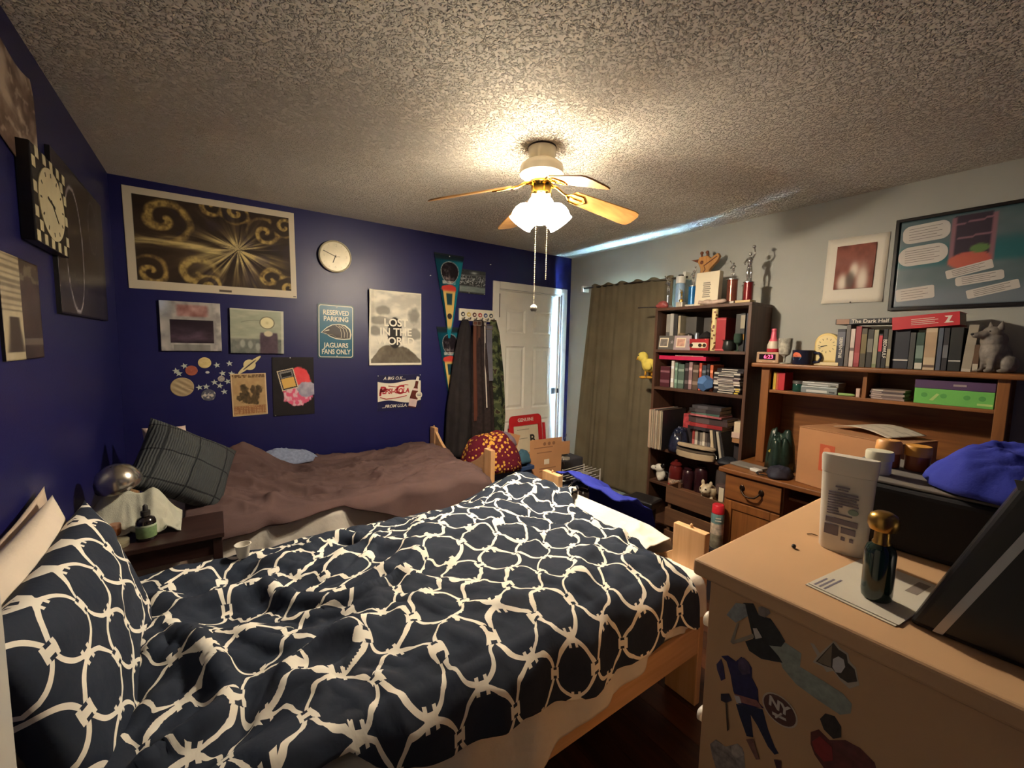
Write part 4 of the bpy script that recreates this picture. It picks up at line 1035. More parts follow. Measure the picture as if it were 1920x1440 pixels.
t_ = framed('picture', 'large dark glossy picture with a thin pale loop on the left wall', art_dark, .86, .60, 80, 60, (XL, 2.70, 1.87), (0, 0, LW), th=.014)
def art_two(u, v):
    n = fbm(u*8, v*10, 3); L = u < .46
    c = mixc((176, 162, 132), (206, 194, 162), n); ln = (np.sin(v*110) > .2)*(v > .45); c = mixc(c, (96, 82, 66), ln*.55)
    fig = sst(.10, .05, np.abs(u-.26)*(1.2-.9*(1-v)))*(v > .08)*(v < .42); c = mixc(c, (66, 54, 48), fig)
    d = mixc((46, 34, 36), (86, 66, 60), fbm(u*6, v*6, 3)); d = mixc(d, (120, 112, 92), (v > .78)*(v < .95)*(n > .45)*.8); d = mixc(d, (150, 140, 124), (v < .22)*(v > .14)*.5)
    return mixc(c, d, (~L).astype(float))
framed('picture', 'two panel picture, cream print left and dark right, on the left wall', art_two, .32, .30, 60, 60, (XL, 1.895, 1.563), (0, 0, LW), th=.008)

# ================================================================== grey right wall
def art_red(u, v):
    n = fbm(u*5, v*5, 4); c = mixc((96, 44, 34), (152, 84, 66), n); c = mixc(c, (150, 96, 84), sst(.3, .6, v)*sst(.95, .6, v)*.5)
    for cx, cy, rx, rz in ((.22, .14, .14, .22), (.72, .18, .16, .34), (.5, .42, .12, .18)): c = mixc(c, (226, 216, 200), np.exp(-(((u-cx)/rx)**2+((v-cy)/rz)**2)**1.6)*.95)
    c = mixc(c, (96, 88, 78), np.exp(-(((u-.42)/.12)**2+((v-.2)/.2)**2)**2)*.8)
    return c
ar = thing('art_print', 'white art print with a red brown square and blurred white shapes', 'art print', (XR-.004, .949, 1.99), (0, math.radians(1.0), RW))
paint('paper', .305, .40, lambda u, v: (222+0*u, 214+0*u, 198+0*u), 12, 12, PAPER, ar, curl=lambda u, v: -.012*sst(.1, 0, u)*sst(.1, 0, v)-.006*sst(.12, 0, v))
paint('print', .195, .265, art_red, 70, 90, PAPER, ar, (.0, -.0052, .018), solid=.001)
MB().ell((.0, -.008, -.197), .0045, 8, 6).build('pin', M('dark_pin', (60, 50, 44), .4), ar, smooth=True)
def collage():
    t = thing('framed_collage', 'large black framed collage of white paper cut outs on teal', 'picture', (XR, .37, 1.985), RW)
    w, h = .76, .475
    MB().box(-w/2, w/2, -.012, 0, -h/2, h/2).build('backing', M('dark_backing', None), t)
    def art(u, v):
        n = fbm(u*6, v*6, 3); c = mixc((66, 92, 98), (104, 118, 122), n)
        c = mixc(c, (24, 98, 104), sst(.42, .5, v)*sst(.75, .6, v)*.8); c = mixc(c, (120, 128, 140), sst(.3, .1, v)*.8)
        c = mixc(c, (54, 42, 58), (u > .29)*(u < .47)*(v > .48)*(v < .97)*1.0)
        c = mixc(c, (142, 100, 110), ((np.abs(u-.29) < .011) | (np.abs(u-.475) < .011))*(v > .45)*(v < .96)*1.0)
        c = mixc(c, (142, 104, 116), (u > .3)*(u < .47)*((np.abs(v-.72-.2*(u-.3)) < .008) | (np.abs(v-.88-.2*(u-.3)) < .008))*1.0)
        d = np.sqrt(((u-.38)/.11)**2+((v-.48)/.10)**2)+.3*(n-.5); c = mixc(c, mixc((206, 110, 70), (190, 90, 90), n), sst(1.05, .9, d))
        g = np.sqrt(((u-.42)/.05)**2+((v-.60)/.05)**2); c = mixc(c, (96, 130, 74), sst(1.05, .8, g))
        return c
    paint('print', w, h, art, 90, 60, GLOSS, t, (0, -.0125, 0), solid=.0004)
    PC = M('cut_paper', (206, 200, 192), .7, var=.04); IN = M('ink_grey', (120, 114, 110), .8)
    def cut(x, z, ww, hh, r, rot, lines):
        m = Matrix.Translation((x, 0, z)) @ Matrix.Rotation(-math.radians(rot), 4, 'Y')
        p = MB().prism(rrect(ww, hh, r, 6), -.0142, -.0132, m).build('paper_cutout', PC, t)
        for k in range(lines):
            zz = hh*.30-k*hh*.6/max(1, lines-1)
            MB().box(-ww*.36, ww*.34-(k % 2)*.02, -.0146, -.0142, zz-.0012, zz+.0012, m).build('print_line', IN, p)
    cut(-.27, .165, .19, .098, .035, 3, 5); cut(-.275, .045, .20, .105, .048, 3, 6)
    cut(-.09, -.058, .17, .045, .006, 14, 4); cut(-.05, -.107, .17, .048, .012, 8, 4); cut(-.0, -.168, .18, .045, .006, 14, 4)
    cut(-.29, -.165, .16, .07, .01, 6, 4); cut(.20, .14, .2, .11, .04, -3, 5); cut(.2, .0, .22, .10, .045, -2, 5); cut(.22, -.13, .2, .09, .02, 5, 5)
    mb = MB(); ring(mb, [(-w/2-.018, -h/2-.018), (w/2+.018, -h/2-.018), (w/2+.018, h/2+.018), (-w/2-.018, h/2+.018)], [(-w/2, -h/2), (w/2, -h/2), (w/2, h/2), (-w/2, h/2)], -.026, 0)
    mb.build('frame', M('black_frame_lacquer', (24, 20, 22), .25), t, bevel=.003)
collage()

# ================================================================== bookcase
DW = WOOD('bookcase_walnut_y', (70, 46, 34), (98, 66, 48), 'y', .5)
DWZ = WOOD('bookcase_walnut_z', (70, 46, 34), (98, 66, 48), 'z', .5)
BX0, BX1, BY0, BY1, BZ = 2.93, 3.225, 1.395, 2.145, 1.805
def bookcase():
    t = thing('bookcase', 'tall dark wood bookcase crammed with books and trophies beside the curtain', 'bookcase', (0, 0, 0))
    MB().box(BX0, BX1, BY0, BY0+.022, 0, BZ-.022).build('side_panel', DWZ, t, bevel=.002)
    MB().box(BX0, BX1, BY1-.022, BY1, 0, BZ-.022).build('side_panel', DWZ, t, bevel=.002)
    MB().box(BX0, BX1, BY0, BY1, BZ-.022, BZ).build('top_board', DW, t, bevel=.002)
    MB().box(BX1-.006, BX1, BY0+.02, BY1-.02, .05, BZ-.02).build('back_panel', DWZ, t)
    for z in (1.475, 1.175, .68, .40, .07): MB().box(BX0, BX1-.006, BY0+.022, BY1-.022, z-.022, z).build('shelf', DW, t, bevel=.002)
    MB().box(BX0+.015, BX0+.03, BY0+.022, BY1-.022, 0, .048).build('kick_board', DW, t)
bookcase()

def col(c, rough=.6, var=.1): return M('c_%d_%d_%d' % c, c, rough, var=var)
PAGES = M('book_pages', (206, 190, 160), .9, var=.1, vs=80)
WHT = M('print_white', (228, 222, 206), .6, var=0)
BLK = M('print_black', (30, 28, 28), .6, var=0)
GLD = M('print_gold', (196, 160, 84), .5, var=0)
def book(label, loc, w, h, d, c, rot=RW, title=None, tcol=None, bands=(), group='standing books', lay=False, tilt=0, cat='book', tsize=None, tz=None, name='book', frontart=None):
    """w thickness, h height, d depth; spine faces -y; origin at base centre of the spine"""
    if lay: rr = (0, 0, rot)
    else: rr = (0, tilt, rot)
    t = thing(name, label, cat, loc, rr, group)
    cm = col(c, .5)
    hc = .0022
    if lay:      # lying flat: spine along x, thickness in z
        MB().box(-h/2, h/2, 0, .003, 0, w).box(-h/2, h/2, .003, d, 0, hc).box(-h/2, h/2, .003, d, w-hc, w).build('cover', cm, t, bevel=.001)
        MB().box(-h/2+.003, h/2-.003, .003, d-.003, hc, w-hc).build('pages', PAGES, t)
        for x0, x1, bc in bands: MB().box(-h/2+x0*h, -h/2+x1*h, -.0008, 0, .001, w-.001).build('spine_band', col(bc, .5), t)
        if title: text(title, tsize or w*.7, tcol or WHT, t, (tz or 0), -.0012, w/2, bold=.0003)
    else:
        MB().box(-w/2, w/2, 0, .003, 0, h).box(-w/2, -w/2+hc, .003, d, 0, h).box(w/2-hc, w/2, .003, d, 0, h).build('cover', cm, t, bevel=.001)
        MB().box(-w/2+hc, w/2-hc, .003, d-.003, .003, h-.003).build('pages', PAGES, t)
        for z0, z1, bc in bands: MB().box(-w/2+.0006, w/2-.0006, -.0008, 0, z0*h, z1*h).build('spine_band', col(bc, .5), t)
        if title: text(title, tsize or w*.62, tcol or WHT, t, 0, -.0012, (tz or .5)*h, rot=-PI/2, bold=.0003)
    return t
def rbox(name, label, cat, loc, w, d, h, mat, rot=RW, group=None, bevel=.002):
    return quick(name, MB().box(-w/2, w/2, 0, d, 0, h), mat, label, cat, group, loc=loc, rot=rot, bevel=bevel)

CHR = M('trophy_chrome', (206, 204, 200), .22, .9, var=.05)
GOLDM = M('trophy_gold', (206, 164, 84), .28, .9, var=.05)
def trophy(label, loc, base, colm, ch, cr, fh, fig='arm', fm=CHR):
    """marble base, column, cup ring and a small metal figure"""
    t = thing('trophy', label, 'trophy', loc, RW, 'trophies on the bookcase')
    bw_, bh = base
    MB().box(-bw_/2, bw_/2, -bw_/2, bw_/2, 0, bh).build('base', M('marble_base', (196, 188, 172), .3, var=.2, vs=30), t, bevel=.003)
    z = bh
    MB().lathe([(cr, z), (cr, z+ch)], 20).build('column', colm, t, smooth='auto')
    MB().lathe([(cr*1.25, z+ch), (cr*1.25, z+ch+.006), (cr*.8, z+ch+.012)], 20).build('cap_disc', fm, t)
    z += ch+.012; s = fh
    f = MB()
    f.ell((0, 0, z+.90*s), (.055*s, .055*s, .075*s)).tube([(0, 0, z+.80*s), (0, 0, z+.46*s)], [.06*s, .075*s], 8).tube([(.0, 0, z+.74*s), (0, 0, z+.6*s)], [.1*s, .085*s], 8)
    f.tube([(.03*s, 0, z+.48*s), (.07*s, -.02*s, z+.25*s), (.06*s, .02*s, z)], [.05*s, .04*s, .028*s], 8).tube([(-.03*s, 0, z+.48*s), (-.08*s, .03*s, z+.26*s), (-.05*s, .03*s, z)], [.05*s, .04*s, .028*s], 8)
    if fig == 'arm':
        f.tube([(.08*s, 0, z+.76*s), (.17*s, -.03*s, z+.9*s), (.14*s, -.05*s, z+1.08*s)], [.032*s, .028*s, .02*s], 8).ell((.13*s, -.05*s, z+1.12*s), .06*s)
        f.tube([(-.08*s, 0, z+.76*s), (-.17*s, -.05*s, z+.62*s), (-.10*s, -.12*s, z+.55*s)], [.032*s, .028*s, .02*s], 8)
    else:
        f.tube([(.08*s, 0, z+.76*s), (.18*s, -.06*s, z+.66*s), (.1*s, -.16*s, z+.64*s)], [.032*s, .028*s, .02*s], 8).tube([(-.08*s, 0, z+.76*s), (-.15*s, -.06*s, z+.62*s), (.06*s, -.16*s, z+.6*s)], [.032*s, .028*s, .02*s], 8)
        f.tube([(.1*s, -.16*s, z+.64*s), (-.12*s, -.2*s, z+1.05*s)], [.016*s, .03*s], 8)
    f.build('figure', fm, t, smooth=True)
    return t
RED_C = M('red_column', (122, 30, 34), .3, .2, var=.15)
BLU_C = M('blue_column', (34, 110, 170), .3, .2, var=.2)
trophy('silver trophy at the left end of the bookcase top', (3.02, 2.10, BZ), (.06, .025), M('silver_column', (150, 150, 152), .3, .6), .075, .012, .14, 'bat')
trophy('small gold trophy on a black block beside the blue column trophy', (3.03, 1.985, BZ), (.055, .045), GOLDM, .012, .014, .075, 'bat', GOLDM)
trophy('blue column trophy with silver figure left of the white box frame', (3.03, 1.892, BZ), (.075, .02), BLU_C, .135, .030, .12, 'arm')
trophy('trophy with brown and silver cup right of the white box frame', (3.03, 1.588, BZ), (.07, .022), M('copper_column', (140, 82, 66), .25, .5, var=.2), .15, .034, .115, 'bat')
trophy('tall red column trophy at the right end of the bookcase top', (3.03, 1.476, BZ), (.078, .022), RED_C, .12, .028, .20, 'arm')
bt = thing('water_bottle', 'white capped pale blue bottle between the left trophies', 'bottle', (3.08, 2.032, BZ), RW)
MB().lathe([(.034, 0), (.036, .01), (.035, .18), (.03, .2)], 24).build('body', M('pale_blue_plastic', (150, 180, 210), .3, var=.1), bt, smooth='auto')
MB().lathe([(.036, .2), (.037, .205), (.036, .25), (.034, .254)], 24).build('cap', M('white_plastic', (226, 222, 212), .4, var=.02), bt, smooth='auto')
MB().lathe([(.02, .254), (.02, .268)], 18).build('cap_top', M('dark_plastic', (40, 38, 38), .5), bt)
def redrock():
    mb = MB().ell((0, 0, .03), (.045, .03, .032)).ell((-.03, -.005, .02), (.03, .025, .02)).ell((.03, 0, .022), (.02, .02, .02))
    quick('rose_stone', mb, M('pink_red_stone', (150, 70, 66), .5, var=.3, vs=40), 'pink and red stone at the front left corner of the bookcase top', 'stone', loc=(2.965, 2.105, BZ-.002), rot=RW, remesh=.004)
redrock()
def giraffe():
    t = thing('giraffe_figure', 'carved wooden giraffe head rising behind the white box frame', 'figurine', (3.12, 1.855, BZ), RW)
    W1 = WOOD('giraffe_wood', (176, 120, 62), (206, 152, 88), 'z', .5, 1.5)
    neck = [(-.035, 0), (.04, 0), (.036, .2), (.042, .285), (.10, .34), (.116, .375), (.102, .40), (.05, .368), (.02, .392), (-.045, .388), (-.055, .35), (-.03, .30), (-.034, .2)]
    MB().prism(neck, -.018, .018).build('neck_and_head', W1, t, bevel=.005)
    W2 = M('giraffe_brown', (112, 62, 34), .5, var=.2)
    MB().prism([(-.115, .375), (-.05, .345), (-.045, .375)], -.012, .012).build('ear', W2, t, bevel=.002)
    for x in (-.03, .015): 
        h = MB().tube([(x, 0, .38), (x-.004, 0, .415)], .008, 8).build('horn', W2, t); MB().ell((x-.004, 0, .42), .013).build('horn_tip', W2, h, smooth=True)
    MB().ell((-.02, -.019, .345), (.014, .003, .014)).build('eye', W2, t, smooth=True)
    MB().tube([(.1, -.019, .375), (.0, -.019, .318), (.01, -.019, .29), (-.005, -.019, .26), (.015, -.019, .22), (-.005, -.019, .17), (-.02, -.019, .1)], .004, 6).build('carved_line', W2, t)
    MB().prism([(-.03, .06), (.02, .10), (.01, .17), (-.02, .16)], -.0195, -.018).build('spot', W2, t)
giraffe()
wbx = thing('box_frame', 'white box frame with a small grey print on the bookcase top', 'picture', (2.985, 1.757, BZ), (math.radians(-3), 0, RW))
MB().box(-.09, .09, 0, .05, 0, .248).build('box', M('white_card', (226, 214, 186), .6, var=.02), wbx, bevel=.002)
for k in range(8): MB().box(-.03+(k % 3)*.002, .03-(k % 2)*.006, -.0008, 0, .062+k*.0145, .071+k*.0145).build('print_line', M('grey_ink', (150, 140, 124), .7), wbx)
def shell():
    mb = MB().ell((0, 0, .018), (.075, .03, .018), rot=(0, -.1, 0)).ell((-.05, 0, .022), (.04, .03, .022)).ell((.06, 0, .024), (.03, .022, .016)).tube([(-.08, 0, .02), (-.115, 0, .03), (-.12, 0, .012)], [.014, .012, .008], 8)
    quick('seashell', mb, M('pink_shell', (196, 170, 152), .5, var=.25, vs=25), 'pinkish shell in front of the white box frame', 'shell', loc=(2.955, 1.672, BZ-.002), rot=RW, remesh=.004)
shell()
quick('wood_plaque', MB().box(-.05, .05, -.03, .03, 0, .016), M('pale_wood_plaque', (206, 176, 122), .5), 'flat pale wooden block at the front right corner of the bookcase top', 'block', loc=(2.963, 1.462, BZ), rot=RW, bevel=.002)
quick('stick', MB().tube([(0, 0, .008), (.05, -.06, .010), (.09, -.14, .008)], [.005, .004, .006], 8), M('dark_stick', (36, 26, 24), .6), 'thin dark stick poking out past the bookcase top over the curtain', 'stick', loc=(2.955, 2.13, BZ), rot=(0, 0, PI*.97))

# --- first shelf below the top (z 1.475)
Z1 = 1.475
for w_, y, h, c, lb in ((.032, 2.085, .285, (150, 146, 138), 'grey spined tall book at the left of the upper shelf'), (.030, 2.052, .29, (186, 182, 172), 'white spined tall book second from the left on the upper shelf'), (.032, 2.018, .28, (52, 50, 50), 'black tall book third from the left on the upper shelf'), (.02, 1.985, .27, (176, 166, 140), 'cream spined book beside the black one on the upper shelf')):
    book(lb, (3.02, y, Z1), w_, h, .17, c, title='VOLUME' if False else None, group='tall books on the upper shelf', bands=((.1, .5, (96, 92, 90)),) if c[0] > 140 and c[0] < 160 else ())
book('wide dark grey book standing in the middle of the upper shelf', (3.08, 1.92, Z1), .09, .26, .13, (84, 80, 76), group='tall books on the upper shelf')
book('dark slate book right of the middle of the upper shelf', (3.10, 1.775, Z1), .10, .25, .11, (74, 70, 68), group='tall books on the upper shelf')
def lath(name, label, cat, loc, prof, mat, parts=(), group=None, seg=28, rot=0):
    t = thing(name, label, cat, loc, rot, group)
    MB().lathe(prof, seg).build('body', mat, t, smooth='auto')
    for nm, pr, m2 in parts: MB().lathe(pr, seg).build(nm, m2, t, smooth='auto')
    return t
DARKG = M('dark_grey_ceramic', (66, 62, 58), .4, var=.15)
lath('jar', 'grey lidded jar behind the small photo frames on the upper shelf', 'jar', (3.02, 1.955, Z1), [(.03, 0), (.033, .02), (.033, .1), (.026, .115)], DARKG, (('lid', [(.028, .115), (.03, .125), (.012, .135)], M('jar_lid_tan', (150, 128, 96), .5)),), 'jars on the upper shelf')
lath('jar', 'dark round topped jar left of the silver tube on the upper shelf', 'jar', (3.01, 1.885, Z1), [(.036, 0), (.038, .03), (.038, .09), (.03, .118), (.01, .13)], M('dark_jar', (50, 44, 42), .35), (), 'jars on the upper shelf')
lath('metal_tube', 'small silver tube standing on the upper shelf', 'tube', (3.01, 1.825, Z1), [(.016, 0), (.016, .13), (.014, .133)], M('brushed_silver', (180, 186, 194), .3, .8))
def pframe(label, y, c, pc, tl):
    t = thing('framed_photo', label, 'photo frame', (2.942, y, Z1), (math.radians(-8), 0, RW), 'small photo frames')
    MB().box(-.072, .072, 0, .008, 0, .112).build('frame', M('pf_%d' % c[0], c, .4, var=.1), t, bevel=.002)
    MB().box(-.05+tl, .03+tl, -.001, 0, .02, .094).build('mat_board', M('white_card', None), t)
    MB().box(-.042+tl, .022+tl, -.002, -.001, .028, .086).build('photo', M('photo_%d' % pc[0], pc, .4, var=.35, vs=40), t)
    MB().prism(star_pts(.016, .007), -.002, 0).build('star_ornament', M('grey_star', (150, 140, 140), .5), t, loc=(.052, 0, .06))
pframe('grey photo frame at the left of the upper shelf', 2.045, (92, 88, 82), (120, 112, 104), -.01)
pframe('lilac photo frame beside the grey one on the upper shelf', 1.905, (170, 150, 152), (196, 150, 130), .0)
def redtoy():
    t = thing('toy_box', 'red box with a white window and dark wheels on the upper shelf', 'toy box', (2.945, 1.765, Z1), RW)
    MB().box(-.075, .075, 0, .09, 0, .086).build('box', M('toy_red', (166, 34, 40), .45, var=.08), t, bevel=.002)
    MB().prism(rrect(.125, .04, .018), -.001, 0).build('window', M('white_card', None), t, loc=(.0, 0, .038))
    for x in (-.058, .012, .046):
        w = MB().prism(circ(.013, 18), -.006, -.001).build('wheel', M('toy_dark', (50, 34, 28), .4), t, loc=(x, 0, .038))
    MB().ell((.0, 0, 0), (.008, .004, .006)).build('knob', GOLDM, t, loc=(.03, -.004, .038))
redtoy()
pile('black_cloth', 'rumpled black cloth on top of the red toy box', 'cloth', .12, .08, .05, M('charcoal_cloth', None), (2.99, 1.735, Z1+.087), 0, 31, n=40)
pl = thing('giraffe_tube', 'tall narrow tube with giraffe spots standing on the upper shelf', 'tube', (2.965, 1.663, Z1), RW)
MB().lathe([(.022, 0), (.022, .30)], 20).build('tube', M('cream_tube', (214, 196, 140), .5), pl, smooth='auto')
rn = random.Random(5)
for k in range(26):
    a = rn.uniform(-PI, 0); z = .012+k*.011
    MB().prism([(-.008, -.006), (.007, -.008), (.009, .004), (-.004, .008)], -.0012, 0, Matrix.Rotation(a+PI/2, 4, 'Z') @ Matrix.Translation((0, -.0215, z))).build('spot', M('giraffe_brown', None), pl)
book('thick red book standing near the right of the upper shelf', (2.955, 1.61, Z1), .07, .235, .17, (162, 34, 42), title='LITERATURE' if False else None, bands=((.02, .06, (196, 90, 90)), (.93, .95, (196, 90, 90))), group='tall books on the upper shelf')
book('dark book just right of the thick red book', (3.01, 1.515, Z1), .04, .26, .15, (60, 58, 56), group='tall books on the upper shelf')
book('black book with white and gold lettering at the right of the upper shelf', (2.98, 1.472, Z1), .03, .262, .15, (28, 28, 30), title='HORIZON' if False else None, bands=((.6, .95, (150, 140, 120)), (.3, .45, (180, 130, 50))), group='tall books on the upper shelf')
book('navy book at the far right end of the upper shelf', (2.98, 1.436, Z1), .026, .26, .15, (34, 38, 52), group='tall books on the upper shelf')
lath('bowl', 'dark stone bowl in front of the thick red book', 'bowl', (2.975, 1.558, Z1), [(.028, 0), (.04, .02), (.036, .05), (.034, .07), (.045, .078), (.04, .078), (.03, .06)], M('dark_stone_bowl', (44, 46, 42), .35, var=.2))
lath('goblet', 'green glass goblet at the right front of the upper shelf', 'goblet', (2.965, 1.49, Z1), [(.024, 0), (.024, .004), (.005, .01), (.005, .045), (.024, .06), (.028, .09), (.025, .122), (.022, .122), (.025, .09), (.02, .065)], M('green_glass', (56, 74, 62), .1, var=.1, spec=.8))

# --- second shelf (z 1.175)
Z2 = 1.175
row2 = [(.085, 2.065, .165, (82, 34, 44), 'dark maroon book at the left of the second shelf'), (.024, 1.998, .215, (226, 218, 204), 'thin white book on the second shelf'), (.022, 1.965, .20, (120, 150, 130), 'pale green book right of the thin white book'), (.05, 1.922, .19, (88, 108, 96), 'grey green book with light patches on the second shelf'), (.03, 1.874, .2, (50, 42, 44), 'black book in the middle of the second shelf'), (.028, 1.842, .21, (150, 120, 120), 'dusty pink book in the middle of the second shelf'), (.045, 1.80, .19, (92, 74, 62), 'brown patched book in the middle of the second shelf'), (.02, 1.762, .205, (196, 84, 62), 'orange red book behind the blue die'), (.03, 1.733, .19, (60, 66, 74), 'slate book behind the blue die'), (.02, 1.702, .2, (44, 40, 44), 'black book right of the slate one behind the blue die'), (.022, 1.675, .195, (190, 96, 60), 'orange book nearest the disc stack')]
for w_, y, h, c, lb in row2: book(lb, (2.985, y, Z2), w_, h, .15, c, group='books on the second shelf', bands=((.2, .34, tuple(min(255, k+50) for k in c)), (.7, .8, tuple(min(255, k+60) for k in c))))
rbox('folder', 'bright magenta flat box lying across the second shelf books', 'box', (2.962, 1.912, Z2+.222), .40, .2, .03, M('magenta_card', (206, 36, 82), .45, var=.06))
rbox('paper_pad', 'thin pale pad lying on the magenta box', 'paper pad', (2.98, 1.86, Z2+.2525), .24, .15, .008, M('pale_pad', (206, 176, 170), .7))
def dodeca():
    bm = bmesh.new(); ph = (1+5**.5)/2; pts = []
    for a in (-1, 1):
        for b_ in (-1, 1):
            for c in (-1, 1): pts.append((a, b_, c))
            pts += [(0, a/ph, b_*ph), (a/ph, b_*ph, 0), (a*ph, 0, b_/ph)]
    vs = [bm.verts.new(Vector(p)*.037) for p in pts]; bmesh.ops.convex_hull(bm, input=bm.verts)
    bmesh.ops.dissolve_limit(bm, angle_limit=.1, verts=bm.verts, edges=bm.edges)
    me = bpy.data.meshes.new('twelve_sided_die'); bm.to_mesh(me); bm.free()
    tag(link('twelve_sided_die', me, M('matt_blue', (86, 124, 176), .6, var=.06), None, loc=(2.972, 1.707, Z2+.058), rot=(.55, .3, .4)), 'matt blue twelve sided solid on the second shelf', 'ornament')
dodeca()
rn = random.Random(9)
dz = Z2
cases = [(40, 38, 40), (52, 50, 52), (196, 188, 176), (34, 32, 34), (226, 218, 204), (206, 196, 184), (88, 70, 74), (176, 168, 160), (46, 44, 48), (210, 204, 192), (60, 56, 60), (38, 36, 40)]
words = ['lowest black', 'second black from the bottom', 'third pale from the bottom', 'fourth black from the bottom', 'fifth bright white', 'sixth off white', 'seventh plum', 'eighth grey', 'ninth black', 'tenth white', 'eleventh dark', 'topmost black']
for k, cc in enumerate(cases):
    t = thing('disc_case', words[k]+' disc case in the stack on the second shelf', 'disc case', (2.955+rn.uniform(-.004, .008), 1.548+rn.uniform(-.006, .006)-(.02 if k > 9 else 0), dz), RW+rn.uniform(-.04, .04), 'stacked disc cases')
    MB().box(-.094, .094, 0, .135, 0, .0143).build('case', col(cc, .35), t, bevel=.001)
    MB().box(-.06, .05, -.0006, 0, .004, .0105).build('spine_print', col((214, 206, 190) if cc[0] < 100 else (70, 60, 60)), t)
    if k in (0, 1, 2): MB().box(.06, .088, -.0006, 0, .003, .0115).build('spine_mark', col((206, 180, 70)), t)
    dz += .0148

def chick():
    t = thing('plush_chick', 'yellow plush chick clinging to the left side of the bookcase', 'plush toy', (2.97, 2.177, 1.225), RW)
    Y = M('yellow_plush', (226, 204, 100), .95, var=.08, vs=30, bump=.5, bs=250, spec=.1)
    MB().ell((-.03, 0, .115), (.065, .055, .06)).ell((-.055, 0, .13), (.045, .045, .045)).ell((-.10, 0, .185), (.046, .044, .044)).ell((-.08, 0, .15), (.028, .03, .04)).build('body', Y, t, remesh=.006, sm_it=6)
    MB().ell((-.02, -.045, .115), (.045, .015, .035), rot=(0, .5, 0)).build('wing', Y, t, smooth=True)
    OR = M('orange_felt', (214, 156, 50), .9)
    MB().lathe([(.018, 0), (.012, .018), (.001, .034)], 12, Matrix.Translation((-.135, 0, .175)) @ Matrix.Rotation(-2.1, 4, 'Y')).build('beak', OR, t, smooth=True)
    MB().ell((-.115, -.04, .197), .006, 8, 6).build('eye', BLK, t, smooth=True)
    for x, y in ((-.05, -.02), (-.015, .02)):
        MB().tube([(x, y, .07), (x-.002, y, .03)], .009, 8).ell((x-.018, y-.01, .014), (.034, .022, .012)).build('foot', OR, t, smooth=True)
chick()

# --- third shelf (z .68)
Z3 = .68
recs = [(150, 140, 130), (166, 60, 56), (206, 186, 160), (196, 176, 160), (40, 38, 40), (178, 164, 150), (120, 60, 50), (90, 84, 84), (214, 202, 180), (70, 56, 60), (150, 120, 90), (206, 196, 180), (60, 60, 66), (46, 44, 48)]
rl = ['leftmost grey', 'red', 'cream', 'buff', 'black', 'stone coloured', 'rust', 'ash grey', 'ivory', 'plum', 'tan', 'off white', 'slate', 'rightmost black']
for k, cc in enumerate(recs):
    y = 2.112-k*.0095
    t = thing('record_sleeve', rl[k]+' record sleeve among those jutting from the third shelf', 'record', (2.865+rn.uniform(0, .012), y, Z3), (0, 0, RW), 'record sleeves')
    MB().box(-.004, .004, 0, .315, 0, .315+rn.uniform(-.004, .004)).build('sleeve', col(cc, .6), t)
    MB().box(-.0015, .0015, -.0008, 0, .004, .31).build('sleeve_opening', PAGES, t)
pile('dark_bag', 'crumpled dark plastic bag beside the record sleeves', 'bag', .16, .14, .17, M('dark_shiny_plastic', (38, 42, 62), .25, var=.4, vs=30), (2.975, 1.90, Z3), 0, 44, n=56, flat=3)
book('dark boxed set leaning by the dark bag on the third shelf', (2.925, 1.865, Z3), .06, .15, .12, (44, 40, 46), bands=((.15, .5, (120, 120, 130)),), tilt=math.radians(-8), cat='box', group='third shelf things', name='boxed_set')
rbox('card_box', 'small red and white card box on the third shelf', 'box', (3.03, 1.865, Z3+.185), .085, .07, .11, M('red_white_card', (186, 70, 76), .5, var=.5, vs=28))
rbox('shoe_box', 'dark box carrying the small red and white card box', 'box', (3.02, 1.875, Z3), .11, .15, .184, M('dark_card', (44, 38, 42), .6))
# row of books standing on the shelf carrying a flat stack
r3 = [(.02, 1.795, .19, (150, 60, 56), 'red book at the left of the third shelf row'), (.022, 1.772, .185, (176, 166, 150), 'cream book second in the third shelf row'), (.016, 1.752, .18, (62, 56, 54), 'black book third in the third shelf row'), (.018, 1.733, .175, (140, 132, 120), 'grey book fourth in the third shelf row'), (.02, 1.712, .185, (196, 186, 170), 'off white book fifth in the third shelf row'), (.018, 1.691, .18, (90, 80, 74), 'umber book sixth in the third shelf row'), (.02, 1.67, .185, (46, 44, 48), 'black book seventh in the third shelf row'), (.022, 1.647, .18, (120, 110, 100), 'taupe book eighth in the third shelf row')]
for w_, y, h, c, lb in r3: book(lb, (3.0, y, Z3), w_, h, .15, c, group='third shelf row of books', bands=((.25, .6, tuple(min(255, k+55) for k in c)),))
for w_, y, h, c, lb, tl in ((.02, 1.61, .215, (206, 190, 160), 'cream notebook leaning right of the third shelf row', 8), (.016, 1.582, .21, (60, 56, 54), 'dark notebook leaning beside the cream one', 10), (.018, 1.553, .215, (196, 184, 166), 'pale notebook leaning in front of the dark spiral one', 11)):
    book(lb, (2.965, y, Z3), w_, h, .15, c, tilt=-math.radians(tl), group='leaning notebooks', cat='notebook', name='notebook')
sp_ = book('dark spiral bound notebook leaning at the end of the row', (2.955, 1.522, Z3), .016, .215, .15, (48, 46, 46), tilt=-math.radians(13), group='leaning notebooks', cat='notebook', name='notebook')
for k in range(20): MB().tube([(-.011, .002, .012+k*.01), (-.004, -.005, .014+k*.01), (.006, -.004, .014+k*.01), (.011, .002, .012+k*.01)], .0013, 5).build('spiral_ring', CHR, sp_)
zz = Z3+.195
